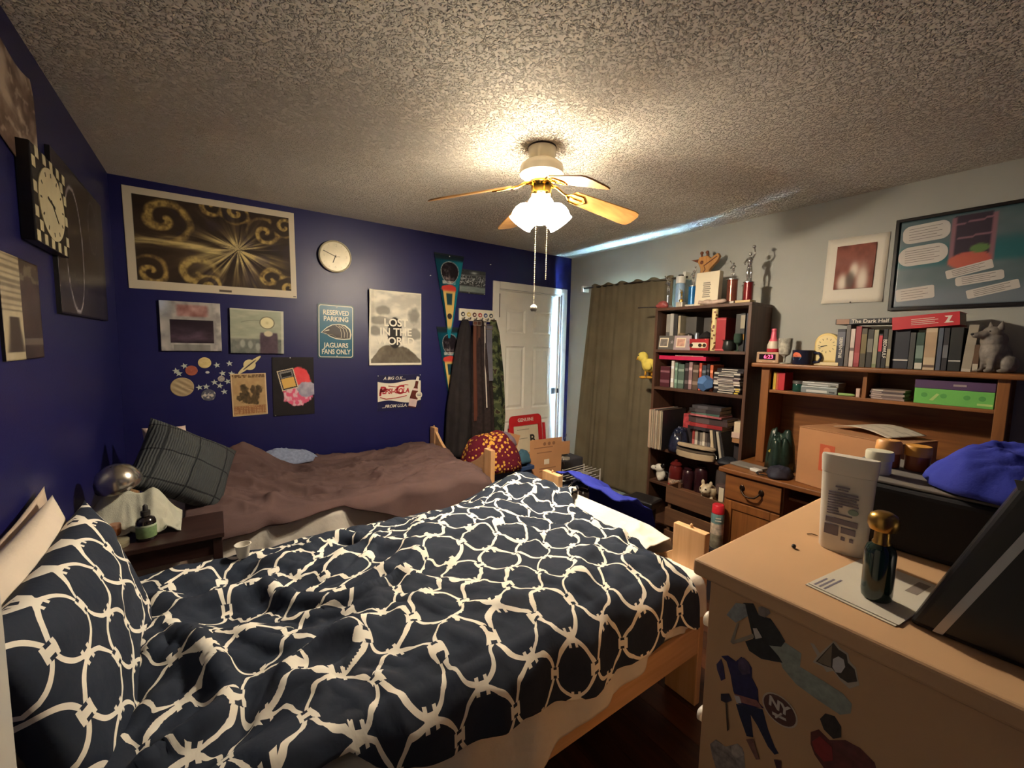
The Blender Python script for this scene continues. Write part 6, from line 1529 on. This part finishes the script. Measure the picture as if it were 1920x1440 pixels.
# ================================================================== chest of drawers by the camera
TAN = M('tan_laminate', (206, 164, 122), .55, var=.04, vs=4)
TANE = M('tan_laminate_edge', (150, 118, 92), .6, var=.04)
DZT = 1.10
def dresser():
    t = thing('chest_of_drawers', 'tan laminate chest of drawers with hockey stickers on its side', 'dresser', (0, 0, 0))
    x0, x1, y0, y1 = .728, 1.52, -.145, .385
    MB().box(.712, 1.535, -.15, .412, DZT-.03, DZT).build('top_board', TAN, t, bevel=.006, seg=3)
    MB().box(x0, x0+.018, y0, y1, 0, DZT-.031).build('side_panel', TAN, t, bevel=.002)
    MB().box(x1-.018, x1, y0, y1, 0, DZT-.031).build('side_panel', TAN, t, bevel=.002)
    MB().box(x0+.018, x1-.018, y0, y0+.008, .03, DZT-.031).build('back_panel', TANE, t)
    for k in range(5):
        z0 = .06+k*.2
        d = MB().box(x0+.02, x1-.02, y1-.018, y1, z0+.003, z0+.197).build('drawer_front', TAN, t, bevel=.003)
        MB().box(x0+.02, x1-.02, y0+.02, y1-.019, z0+.01, z0+.02).build('drawer_bottom', TANE, d)
        for x in (x0+.045, x1-.16): MB().lathe([(.007, 0), (.006, .012), (.013, .018), (.014, .026), (.006, .03)], 16, Matrix.Translation((x, y1, z0+.1)) @ Matrix.Rotation(-PI/2, 4, 'X')).build('knob', PIN, d, smooth=True)
    MB().box(x0+.02, x1-.02, y0+.01, y1-.03, 0, .058).build('plinth', TANE, t)
dresser()
SXW = .7275   # stickers lie on the side panel
def decal(name, label, layers, y, z, rot=0, s=1.0):
    """layers of (polygon, colour); local x -> towards the camera (-y)"""
    t = thing(name, label, 'sticker', (SXW, y, z), (0, rot, RW), 'hockey stickers on the chest side')
    t.rotation_euler = (0, rot, RW)
    for k, (nm, pts, c, va) in enumerate(layers):
        MB().prism([(p[0]*s, p[1]*s) for p in pts], -.0003*(k+1), -.0003*k).build(nm, M('decal_%d_%d_%d' % c, c, .4, var=va, vs=90), t)
    return t
decal('hockey_sticker', 'sticker of a black and white hockey player with a long ice streak', [
  ('ice_streak', [(-0.0224, 0.0153), (0.0022, 0.033), (0.0249, 0.0295), (0.0247, 0.0073), (0.0565, 0.0053), (0.0797, 0.003), (0.0913, -0.0049), (0.0908, -0.0197), (0.0791, -0.031), (0.0488, -0.0284), (0.0215, -0.024), (0.0015, -0.0107), (-0.0056, 0.0052)], (150, 158, 150), .2),
  ('body', [(-0.0654, 0.064), (-0.0494, 0.0713), (-0.0399, 0.0565), (-0.0215, 0.06), (-0.0065, 0.0458), (0.002, 0.0351), (-0.0029, 0.023), (-0.0203, 0.0143), (-0.0056, 0.0052), (0.0008, -0.002), (-0.0106, -0.0073), (-0.0305, -0.0158), (-0.05, -0.014), (-0.0575, -0.0018), (-0.0452, 0.0107), (-0.0563, 0.0449)], (34, 34, 38), .3),
  ('glove', [(-0.0918, 0.0274), (-0.0774, 0.0575), (-0.062, 0.0634), (-0.0563, 0.0449), (-0.075, 0.022)], (150, 156, 158), .25),
  ('helmet', [(-0.0408, 0.0701), (-0.027, 0.08), (-0.0221, 0.0688), (-0.0295, 0.0577), (-0.0399, 0.0565)], (140, 130, 124), .3),
  ('stick', [(-0.0728, 0.0233), (-0.0695, 0.0252), (-0.0751, -0.0102), (-0.0458, 0.0198), (-0.0433, 0.0142), (-0.0768, -0.0187), (-0.0816, -0.0168)], (160, 148, 130), .1),
  ('emblem', [(-0.0465, 0.029), (-0.0403, 0.0327), (-0.0311, 0.0217), (-0.0411, 0.0132)], (200, 196, 190), .1)], .26, .99)
decal('penguin_sticker', 'sticker of a black and white penguin emblem on the chest side', [
  ('outline', [(-0.0352, 0.0133), (-0.03, 0.0144), (-0.0215, 0.0048), (-0.0055, 0.0359), (0.0015, 0.0279), (0.0112, 0.0259), (0.0143, 0.0157), (0.0216, 0.0105), (0.0271, -0.012), (0.0166, -0.0247), (0.0051, -0.0194), (-0.0036, -0.0109), (-0.0114, -0.0183), (-0.016, -0.0129), (-0.0296, -0.0145), (-0.0245, -0.0014)], (190, 178, 160), .05),
  ('fill', [(-0.0256, -0.0107), (-0.0068, 0.031), (0.0001, 0.025), (0.0098, 0.023), (0.0122, 0.0123), (0.0203, 0.0076), (0.0245, -0.0077), (0.0144, -0.0169), (0.0048, -0.0155), (-0.0055, -0.0079), (-0.0153, -0.0103)], (58, 46, 40), .35),
  ('triangle', [(-0.0236, -0.0095), (-0.0078, 0.0275), (-0.0068, -0.007), (-.0153, -.0085)], (130, 114, 94), .1),
  ('belly', [(-0.005, 0.0071), (0.0009, 0.0151), (0.0073, 0.0142), (0.0097, 0.0044), (0.0058, -0.0075), (-0.0004, -0.0107), (-0.0049, -0.0054)], (206, 202, 204), .05)], .19, 1.03)
def ny():
    E_ = lambda rx, rz, n=28: [(rx*math.cos(2*PI*k/n), rz*math.sin(2*PI*k/n)) for k in range(n)]
    t = decal('round_sticker', 'round NY hockey badge sticker on the chest side', [('rim', E_(.0262, .0245), (206, 190, 170), .03), ('disc', E_(.0238, .0222), (92, 56, 52), .12)], .258, .907)
    text('NY', .022, M('badge_white', (216, 206, 196), .5, var=0), t, -.001, -.001, .006, bold=.0008)
    MB().tube([(.004, -.0011, -.003), (-.004, -.0011, -.016)], .0016, 6).build('stick_mark', M('badge_white', None), t)
    MB().prism([(-.010, -.010), (.010, -.007), (.011, -.0105), (-.009, -.0145)], -.0012, -.0006).build('bar_mark', M('badge_white', None), t)
ny()
decal('hockey_sticker', 'sticker of a hockey player in a blue uniform leaning on a stick', [
  ('legs', [(0.0, 0.0144), (0.026, 0.0293), (0.0426, 0.0371), (0.0529, 0.0093), (0.0646, -0.012), (0.0711, -0.0183), (0.0656, -0.0255), (0.055, -0.0202), (0.0365, 0.0032), (0.0249, 0.0136), (0.0285, -0.0057), (0.0319, -0.0227), (0.0213, -0.0291), (0.0083, -0.0045)], (34, 40, 72), .2),
  ('jersey', [(-0.0309, 0.0843), (-0.0195, 0.093), (-0.0052, 0.0911), (0.0029, 0.1051), (0.0142, 0.104), (0.0213, 0.0966), (0.0224, 0.0804), (0.0331, 0.0662), (0.0358, 0.044), (0.0444, 0.0409), (0.0302, 0.0313), (0.0044, 0.0177), (-0.006, 0.0352), (-0.0125, 0.061), (-0.021, 0.0806)], (36, 34, 84), .25),
  ('arm', [(-0.0382, 0.0639), (-0.0306, 0.0793), (-0.025, 0.0677), (-0.0211, 0.0473), (-0.0279, 0.0387), (-0.0364, 0.0548)], (60, 56, 100), .4),
  ('helmet', [(-0.0012, 0.0987), (0.0073, 0.1068), (0.0165, 0.1031), (0.0199, 0.0859), (0.0073, 0.0747), (-0.0, 0.0821)], (78, 66, 96), .4),
  ('stripe', [(-0.0035, 0.032), (0.0334, 0.0471), (0.0424, 0.0394), (0.0041, 0.0225)], (150, 96, 90), .3),
  ('glove', [(-0.0263, 0.0152), (-0.0125, 0.0254), (-0.0071, 0.0166), (-0.0159, 0.0049), (-0.0254, 0.0029)], (48, 46, 66), .2), ('glove', [(-0.0033, 0.0296), (0.0056, 0.0337), (0.0097, 0.0242), (0.0021, 0.0185)], (196, 190, 190), .1),
  ('stick', [(-0.017, 0.004), (-0.0147, 0.0058), (-0.008, -0.0405), (-0.0105, -0.0452)], (70, 56, 46), .1),
  ('skate', [(0.0216, -0.0338), (0.033, -0.023), (0.0371, -0.0356), (0.0446, -0.0512), (0.0396, -0.0557)], (130, 90, 80), .3), ('skate', [(0.0661, -0.0322), (0.0756, -0.0261), (0.0775, -0.0386), (0.071, -0.0446)], (70, 40, 50), .2)], .325, .852)
decal('hockey_sticker', 'pale goalie sticker at the lower corner of the chest side', [
  ('pads', [(-0.0172, 0.0105), (-0.0069, 0.0286), (0.0104, 0.0288), (0.028, 0.049), (0.042, 0.0458), (0.0461, 0.0191), (.036, -.03), (.02, -.06), (-0.0033, -0.0258), (-0.0122, -0.0068)], (150, 140, 136), .45),
  ('mask', [(0.0206, 0.0375), (0.0301, 0.0521), (0.0394, 0.0511), (0.0424, 0.041), (0.0299, 0.0224), (0.0225, 0.0263)], (176, 166, 160), .3)], .348, .745)
decal('hockey_sticker', 'sticker of a hockey player in a red jersey on the chest side', [
  ('jersey', [(-0.024, 0.0193), (-0.0144, 0.0316), (-0.0004, 0.0258), (0.0179, 0.0413), (0.0348, 0.0431), (0.0517, 0.0355), (.06, .01), (.05, -.03), (.01, -.05), (-0.0035, -0.0227), (-0.0164, -0.012), (-0.0226, 0.0004)], (100, 44, 44), .3),
  ('helmet', [(-0.014, 0.0494), (-0.0082, 0.0627), (0.0031, 0.0672), (0.0119, 0.0574), (0.0131, 0.0415), (0.0041, 0.0318), (-0.008, 0.0369)], (52, 44, 42), .3),
  ('sleeve', [(-0.0212, 0.006), (-0.012, 0.0226), (0.0035, 0.0183), (0.0066, -0.0006), (-0.0042, -0.0124), (-0.0168, -0.0058)], (146, 40, 44), .15)], .19, .885)

def lotion():
    t = thing('lotion_bottle', 'white flat lotion bottle with printed label standing on the chest', 'bottle', (.987, .268, DZT), (0, 0, RW+.06))
    WP = M('lotion_white', (222, 216, 204), .4, var=.02)
    n = 32
    def ring_(z, a, b): return [(a*math.copysign(abs(math.cos(2*PI*k/n))**.8, math.cos(2*PI*k/n)), b*math.copysign(abs(math.sin(2*PI*k/n))**.8, math.sin(2*PI*k/n)), z) for k in range(n)]
    def loft(rows, nm, m):
        vs = sum([ring_(*r) for r in rows], []); L = len(rows)
        fs = [tuple(range(n-1, -1, -1)), tuple((L-1)*n+k for k in range(n))]
        for j in range(L-1): fs += [(j*n+k, j*n+(k+1) % n, (j+1)*n+(k+1) % n, (j+1)*n+k) for k in range(n)]
        return MB().add(vs, fs).build(nm, m, t, smooth='auto')
    loft([(0, .034, .017), (.004, .037, .019), (.06, .039, .02), (.15, .042, .018), (.152, .042, .018)], 'body', WP)
    loft([(.1525, .0425, .0182), (.154, .043, .0185), (.182, .045, .014), (.187, .044, .013)], 'cap', M('lotion_cap', (228, 222, 208), .35, var=.02))
    GI = M('label_ink', (120, 112, 124), .6, var=.1)
    rn = random.Random(4)
    def ln(x0, x1, z0, z1): MB().box(x0, x1, -.0216, -.0195, z0, z1).build('print_line', GI, t)
    ln(-.014, .008, .128, .131); ln(-.010, .006, .1235, .1252)
    for k in range(9): ln(-.024, .024-rn.uniform(0, .012)-(.02 if 4 < k < 8 else 0), .1165-k*.0052, .1190-k*.0052)
    ln(-.025, .024, .058, .068); ln(-.026, -.004, .034, .054); ln(-.0, .022, .042, .053)
    for x in (.004, .017): MB().box(x-.003, x+.003, -.0216, -.0195, .028, .034).build('print_line', GI, t)
    MB().prism(circ(.0055, 14, .016, .086, .008), -.0216, -.0195).build('leaf_mark', M('leaf_green', (130, 150, 136), .5), t)
lotion()
lath('cologne_bottle', 'dark green glass bottle with domed gold cap standing on the envelope', 'bottle', (.834, .178, DZT+.0035), [(.016, 0), (.0185, .003), (.0195, .012), (.0195, .075), (.017, .084), (.009, .09), (.008, .094)], M('dark_green_bottle', (18, 40, 34), .12, var=.1, spec=.8), (('collar', [(.0115, .089), (.0118, .091), (.0100, .094), (.0098, .108)], KN), ('gold_cap', [(.0098, .108), (.0165, .111), (.0192, .118), (.0192, .127), (.0165, .134), (.010, .1385), (.003, .1395)], KN)), seg=40)
def envelope():
    t = thing('envelope', 'white addressed envelope lying under the green bottle', 'envelope', (.885, .190, DZT+.0005), (0, 0, RW-.12))
    MB().box(-.055, .062, -.105, .085, 0, .0012).build('sheet', M('envelope_paper', (206, 198, 182), .7, var=.03), t)
    MB().box(-.053, .064, -.10, .088, .0013, .0026).build('sheet', M('envelope_paper', None), t)
    for k in range(3): MB().box(-.048+k*.007, -.045+k*.007, -.095, -.055+k*.008, .0027, .0029).build('print_line', GI2, t)
    MB().box(.03, .045, .02, .075, .0027, .0029).build('stamp_strip', M('envelope_grey', (140, 126, 116), .7), t)
GI2 = M('label_ink', (120, 112, 124))
envelope()
def speaker():
    t = thing('black_box', 'soft black box with grey top behind the lotion bottle', 'box', (0, 0, 0))
    MB().box(1.075, 1.36, -.02, .338, DZT, DZT+.125).build('body', M('black_fabric', (22, 21, 24), .8, var=.1), t, bevel=.012, seg=3)
    MB().box(1.085, 1.35, -.01, .328, DZT+.1252, DZT+.131).build('top_pad', M('grey_top', (110, 104, 98), .7), t, bevel=.004)
speaker()
pile('blue_cloth', 'royal blue cloth crumpled on the soft black box', 'cloth', .26, .24, .085, BLUEC, (1.20, .085, DZT+.13), .4, 81, n=80)
lath('pill_bottle', 'white capped bottle standing behind the lotion bottle', 'bottle', (1.145, .262, DZT+.1315), [(.02, 0), (.021, .002), (.021, .03)], M('white_plastic', None), (('cap', [(.0235, .03), (.0235, .045), (.022, .048)], M('cap_white', (222, 216, 190), .45)),), 'capped bottles on the black box')
OC = M('cap_orange', (222, 160, 92), .45)
lath('pill_bottle', 'peach capped bottle behind the white capped one', 'bottle', (1.235, .268, DZT+.1315), [(.02, 0), (.021, .002), (.021, .032)], M('amber_plastic', (150, 80, 40), .3), (('cap', [(.023, .032), (.024, .036), (.022, .056), (.018, .06)], OC),), 'capped bottles on the black box')
lath('pill_bottle', 'yellow orange capped bottle next to the blue cloth', 'bottle', (1.25, .222, DZT+.1315), [(.02, 0), (.021, .002), (.021, .032)], M('amber_plastic', None), (('cap', [(.0225, .032), (.0225, .052), (.021, .054)], M('cap_yellow', (214, 150, 56), .45)),), 'capped bottles on the black box')
def wedge():
    t = thing('wedge_device', 'black wedge shaped device with a silver stripe at the right of the chest', 'device', (.80, 0, DZT), (0, 0, RW))
    BK = M('gloss_black', (16, 16, 22), .3, var=.05)
    # local x runs towards -y; profile leans away from the bottle
    MB().prism([(-.134, .0), (.15, 0), (.15, .24), (-.045, .24)], 0, .16).build('body', BK, t, bevel=.008, seg=3)
    MB().prism([(-.108, .004), (-.098, .004), (-.018, .205), (-.028, .205)], -.0015, 0).build('silver_stripe', M('satin_silver', (170, 172, 178), .3, .6), t)
    MB().prism([(-.05, .222), (.14, .222), (.14, .234), (-.054, .234)], -.001, 0).build('lit_top_edge', M('lit_edge_grey', (96, 92, 88), .35, .5), t)  # grey strip paints in the light caught along the top edge
wedge()
quick('crumb', MB().ell((0, 0, .004), (.005, .004, .004), 8, 6), BLK, 'tiny black bead on the chest top near its edge', 'bead', loc=(.918, .325, DZT))
quick('twig', MB().tube([(0, 0, .002), (.008, .004, .003), (.018, .003, .002)], .0012, 6), M('twig_brown', (110, 80, 50), .7), 'small brown crumb on the chest top by the lotion bottle', 'crumb', loc=(1.01, .335, DZT), rot=-1.2)

# ================================================================== nightstand between the beds
def nightstand():
    t = thing('nightstand', 'dark brown nightstand table between the two beds', 'nightstand', (0, 0, 0))
    DKW = WOOD('espresso_wood', (40, 24, 22), (58, 36, 32), 'x', .4)
    MB().box(-.455, .012, 2.13, 2.41, .638, .66).build('table_top', DKW, t, bevel=.003)
    MB().box(-.44, -.005, 2.145, 2.16, .565, .638).build('apron', DKW, t); MB().box(-.44, -.005, 2.375, 2.39, .565, .638).build('apron', DKW, t)
    for x in (-.45, -.03):
        for y in (2.138, 2.368): MB().box(x, x+.034, y, y+.034, 0, .638).build('leg', DKW, t, bevel=.002)
nightstand()
NZ = .6605
def dome():
    t = thing('desk_lamp', 'shiny silver dome lamp head resting on pale cloth by the nightstand', 'lamp', (-.338, 2.335, NZ), 0)
    m = Matrix.Translation((.0, .0, .215)) @ Matrix.Rotation(math.radians(20), 4, 'X') @ Matrix.Rotation(math.radians(-12), 4, 'Y')
    MB().lathe([(.075, 0), (.078, .004), (.074, .03), (.06, .06), (.035, .08), (.012, .088), (.003, .089)], 36, m, cap=False).build('dome', M('polished_silver', (196, 190, 180), .22, .95, var=.04), t, smooth=True)
    MB().lathe([(.07, .004), (.07, .012), (.02, .03)], 30, m).build('inner_shade', M('dark_inner', (24, 22, 24), .6), t, smooth=True)
    MB().tube([(0, 0, .22), (-.03, .02, .08), (-.02, .01, .01)], .009, 8).build('stem', M('dark_plastic', None), t, smooth=True)
    MB().lathe([(.05, 0), (.05, .01), (.02, .016)], 24, Matrix.Translation((-.02, .01, 0))).build('foot', M('dark_plastic', None), t)
dome()
def drape_cloth():
    nu, nv = 60, 50
    a, b_ = np.meshgrid(np.linspace(0, 1, nu), np.linspace(0, 1, nv), indexing='ij')
    x = -.45+a*.31; y = 2.25+b_*.155
    z = NZ+.012+.185*np.exp(-(((x+.36)/.09)**2+((y-2.36)/.07)**2))+.13*np.exp(-(((x+.23)/.065)**2+((y-2.37)/.07)**2))+.05*(ridge(x*14, y*9, 3)-.4)*(.4+a*.6)
    z = np.maximum(z, NZ+.006); y = y-.02*(fbm(x*12, y*12, 2))
    tag(link('towel', grid_mesh('towel', np.stack([x, y, z], -1)), M('pale_grey_towel', (176, 176, 160), .95, var=.06, bump=.3, bs=300), None, smooth=True, solid=.005), 'pale grey green towel heaped on the nightstand', 'towel')
drape_cloth()
def nsbottle():
    t = thing('dropper_bottle', 'dark bottle with a green label on the nightstand', 'bottle', (-.25, 2.225, NZ), 0)
    MB().lathe([(.030, 0), (.033, .003), (.033, .075), (.028, .088), (.014, .096), (.013, .1)], 32).build('body', M('dark_amber_glass', (22, 16, 16), .15, spec=.8), t, smooth='auto')
    MB().lathe([(.0333, .012), (.0337, .013), (.0337, .062), (.0333, .063)], 32).build('label', M('green_label', (110, 136, 92), .6, var=.2, vs=60), t, smooth='auto')
    MB().lathe([(.0338, .057), (.0341, .058), (.0341, .064), (.0338, .065)], 32).build('label_band', M('label_pale', (176, 190, 160), .6), t, smooth='auto')
    MB().lathe([(.016, .1), (.016, .118), (.009, .12), (.008, .14), (.004, .145)], 24).build('cap', M('dark_plastic', None), t, smooth='auto')
nsbottle()
lath('tin', 'round pale metal tin near the edge of the nightstand', 'tin', (-.338, 2.195, NZ), [(.036, 0), (.038, .002), (.038, .016)], M('tin_metal', (136, 130, 110), .35, .6), (('lid', [(.039, .0165), (.039, .026), (.036, .028)], M('tin_lid_pale', (156, 150, 126), .35, .5)),))
lath('pill_bottle', 'orange pill bottle behind the tin on the nightstand', 'bottle', (-.352, 2.262, NZ), [(.02, 0), (.021, .002), (.021, .055)], M('orange_pill', (150, 92, 56), .3, var=.1), (('cap', [(.022, .0555), (.022, .07), (.02, .072)], M('pill_cap', (150, 110, 86), .5)),))
lath('cup', 'small white plastic cup standing on the far edge of the comforter', 'cup', (.068, 1.90, .634), [(.018, 0), (.02, .003), (.027, .05), (.029, .052), (.026, .052), (.019, .006)], M('cup_white', (220, 214, 202), .4, var=.02))

# ================================================================== clutter between the back bed and the closet door
def tote():
    t = thing('storage_tote', 'blue plastic storage tote behind the footboard of the back bed', 'storage tote', (1.95, 2.93, 0), .03)
    BP = M('tote_blue', (46, 66, 104), .45, var=.05)
    w, d, h = .46, .36, .46
    mb = MB()
    vs = []
    for s, z in ((.88, 0), (1, h), (.95, h), (.84, .01)):
        for sx, sy in ((-1, -1), (1, -1), (1, 1), (-1, 1)): vs.append((sx*w/2*s, sy*d/2*s, z))
    fs = [(3, 2, 1, 0)]+[(j*4+k, j*4+(k+1) % 4, j*4+4+(k+1) % 4, j*4+4+k) for j in range(3) for k in range(4)]+[(12, 13, 14, 15)]
    mb.add(vs, fs).build('tub', BP, t)
    mb = MB(); ring(mb, [(-w/2-.015, -d/2-.015), (w/2+.015, -d/2-.015), (w/2+.015, d/2+.015), (-w/2-.015, d/2+.015)], [(-w/2*.97, -d/2*.97), (w/2*.97, -d/2*.97), (w/2*.97, d/2*.97), (-w/2*.97, d/2*.97)], h-.02, h+.012)
    mb.v = [(x, z, y) for x, y, z in mb.v]; mb.build('rim', BP, t, bevel=.003)
tote()
def afghan_mat():
    m, nt, b = base_mat('maroon_gold_knit', .95, 0, .1)
    tc = nn(nt, 'ShaderNodeTexCoord'); w = nn(nt, 'ShaderNodeTexVoronoi'); w.inputs['Scale'].default_value = 34
    nt.links.new(tc.outputs['Object'], w.inputs['Vector'])
    n2 = nn(nt, 'ShaderNodeTexNoise'); n2.inputs['Scale'].default_value = 5; nt.links.new(tc.outputs['Object'], n2.inputs['Vector'])
    a = nn(nt, 'ShaderNodeMath', operation='ADD'); nt.links.new(w.outputs['Distance'], a.inputs[0]); nt.links.new(n2.outputs['Fac'], a.inputs[1])
    r = nn(nt, 'ShaderNodeValToRGB'); r.color_ramp.elements[0].position = .80; r.color_ramp.elements[0].color = lin((206, 156, 66))+(1,); r.color_ramp.elements[1].position = .85; r.color_ramp.elements[1].color = lin((92, 26, 40))+(1,)
    nt.links.new(a.outputs[0], r.inputs['Fac']); nt.links.new(r.outputs[0], b.inputs['Base Color'])
    bp = nn(nt, 'ShaderNodeBump'); bp.inputs['Strength'].default_value = .6; bp.inputs['Distance'].default_value = .01; nt.links.new(w.outputs['Distance'], bp.inputs['Height']); nt.links.new(bp.outputs[0], b.inputs['Normal']); return m
pile('knit_blanket', 'maroon and gold knitted blanket bundled on the blue tote', 'blanket', .50, .40, .27, afghan_mat(), (1.86, 2.90, .465), 0, 90, n=90, flat=3.0, rough=.3)
pile('tshirt', 'mauve grey shirt thrown over the knitted blanket', 'shirt', .26, .22, .10, M('mauve_cloth', (122, 108, 122), .9, var=.08), (2.07, 3.02, .60), .4, 93, n=60, flat=2.5)
pile('teal_cloth', 'teal cloth hanging at the right side of the tote', 'cloth', .14, .12, .09, M('teal_cloth', (50, 84, 100), .9, var=.1), (2.16, 2.86, .475), .2, 95, n=44, flat=3)
def flat_carton():
    t = thing('open_carton', 'tall open cardboard carton printed with faint lettering near the closet door', 'carton', (2.375, 2.80, 0), math.radians(-4))
    CB = M('cardboard', None)
    w, d, h = .345, .24, .50
    MB().box(-w/2, w/2, 0, .004, 0, h+.17).build('front_wall', CB, t)
    MB().box(-w/2, w/2, d-.004, d, 0, h).build('rear_wall', CB, t)
    MB().box(-w/2, -w/2+.004, .004, d-.004, 0, h).build('side_wall', CB, t); MB().box(w/2-.004, w/2, .004, d-.004, 0, h).build('side_wall', CB, t)
    MB().box(-w/2, w/2, 0, d, -.0, .004).build('bottom', CB, t)
    MB().box(-w/2-.16, -w/2, -.002, .002, 0, .14, Matrix.Translation((0, d, h-.02)) @ Matrix.Rotation(.3, 4, 'Y')).build('flap', CB, t)
    MB().box(w/2, w/2+.11, .02, .024, h, h+.12, Matrix.Identity(4)).build('flap', CB, t)
    MB().box(-.02, .035, -.001, 0, .44, .485).build('shipping_label', M('label_white', (222, 210, 190), .7), t)
    PB = M('carton_print', (140, 96, 66), .8, var=0)
    for k, (x, z, w_) in enumerate(((-.03, .59, .2), (-.02, .545, .16), (.02, .40, .18), (.0, .375, .14))): MB().box(x-w_/2, x+w_/2, -.0008, 0, z, z+.008).build('print_line', PB, t)
    for k in range(3): MB().prism(circ(.016, 16, -.02+k*.05, .625), -.0008, 0).build('care_mark', PB, t)
    mb = MB(); ring(mb, circ(.04, 24, -.08, .29, .08), circ(.036, 24, -.08, .29, .075), -.0008, 0); mb.build('oval_print', PB, t)
flat_carton()
def red_sign():
    t = thing('metal_sign', 'red metal rack sign reading GENUINE leaning on the closet door', 'sign', (2.60, 3.33, .18), (math.radians(-8), 0, math.radians(3)))
    RD = M('sign_red', (190, 32, 38), .4, var=.05); CRM = M('sign_cream', (216, 200, 172), .5, var=.05)
    w, h = .43, .60
    mb = MB(); ring(mb, rrect(w, h, .05, 6, 0, h/2), rrect(w-.10, h-.17, .01, 6, 0, h/2-.02), -.006, 0); mb.build('frame', RD, t)
    MB().box(-w/2+.055, w/2-.055, -.004, .002, .1, h-.11).build('inner_panel', CRM, t)
    text('GENUINE', .05, WHT, t, 0, -.0068, h-.05, bold=.0006)
    text('B', .13, BLK, t, .075, -.0048, h-.26, bold=.004)
    for k in range(2): text(['Genuine', 'Made'][k], .03, BLK, t, -.075, -.0048, h-.20-k*.06, rot=PI/2*0) if False else None
    for k, x in enumerate((-.13, -.11)): MB().box(-.12, .04-k*.03, -.0048, -.004, h-.15-k*.09, h-.145-k*.09).build('print_line', M('sign_grey', (120, 110, 96), .6), t)
    MB().box(w/2+.02, w/2+.045, -.012, .012, .0, h-.1).build('side_rail', RD, t, bevel=.004)
    MB().box(-w/2-.012, -w/2, -.012, .012, .0, h-.12).build('side_rail', RD, t, bevel=.003)
red_sign()
def hanger(label, loc, rot, m):
    t = thing('hanger', label, 'hanger', loc, rot, 'white hangers')
    MB().tube([(-.19, 0, 0), (0, 0, .10), (.19, 0, 0), (-.19, 0, 0)], .004, 6).build('frame', m, t, smooth=True)
    MB().tube([(0, 0, .10), (0, 0, .13)]+[(.022*math.cos(a), 0, .155-.022*math.sin(a)) for a in [1.2, .6, 0, -.6, -1.2, -1.8, -2.4]], .0028, 6).build('hook', CHR, t, smooth=True)
HWm = M('hanger_white', (220, 214, 204), .4, var=.02)
quick('shoe_bin', MB().box(-.16, .16, -.14, .14, 0, .36), M('grey_bin', (70, 68, 74), .6), 'dark grey bin by the closet door under the hangers', 'bin', loc=(2.90, 3.16, 0), bevel=.01)
for k, (x, y, z, r, lb) in enumerate(((2.88, 3.09, .365, (-.5, .2, .5), 'white hanger in front of the pile beside the curtain'), (2.90, 3.15, .385, (-.3, -.3, .9), 'white hanger in the middle of the pile beside the curtain'), (2.92, 3.22, .41, (.2, .3, .3), 'white hanger at the back of the pile beside the curtain'))): hanger(lb, (x, y, z), r, HWm)
def shoe(label, loc, rot, m):
    t = thing('shoe', label, 'shoe', loc, rot, 'dark shoes on the grey bin')
    MB().ell((0, .06, .035), (.04, .07, .035)).ell((0, -.05, .05), (.038, .06, .045)).build('upper', m, t, remesh=.006)
    MB().prism(rrect(.082, .26, .04, 6), 0, .018, Matrix.Rotation(-PI/2, 4, 'X') @ Matrix.Identity(4)).build('sole', M('sole_pale', (176, 166, 150), .7), t)
shoe('dark shoe on the grey bin nearest the carton', (2.80, 3.13, .375), (0, 0, .6), M('shoe_black', (30, 27, 28), .4))
def wirerack():
    t = thing('wire_rack', 'white wire rack on the floor behind the front bed footboard', 'wire rack', (2.86, 2.84, 0), .1)
    for z in (.24, .30):
        for k in range(5): MB().tube([(-.16, -.1+k*.05, z), (.16, -.1+k*.05, z)], .004, 6).build('wire', HWm, t)
    for x in (-.16, .16):
        for y in (-.1, .1): MB().tube([(x, y, 0), (x, y, .31)], .006, 8).build('leg', HWm, t)
wirerack()
# blue cloth over the footboard of the front bed
def foot_cloth():
    nu, nv = 70, 60
    a, b_ = np.meshgrid(np.linspace(0, 1, nu), np.linspace(0, 1, nv), indexing='ij')
    y = 1.86-a*.50+.03*(fbm(b_*3, a*3, 2)-.5); q = b_*.66
    x = 1.645+np.where(q < .26, q, .26+.05*np.sin(np.clip((q-.26)/.12, 0, 1)*PI/2))
    z = .748-.12*np.clip(q/.26, 0, 1)**1.5-np.clip(q-.26, 0, 1)*.9+.05*(ridge(y*6+a, q*5, 3)-.4)+.03*np.exp(-((a-.3)/.2)**2)-.03*a
    x = x+.03*(fbm(y*8, q*5, 2)-.5)
    tag(link('blue_shirt', grid_mesh('blue_shirt', np.stack([x, y, z], -1)), BLUEC, None, smooth=True, solid=.008), 'royal blue shirt draped over the foot of the front bed', 'shirt')
foot_cloth()
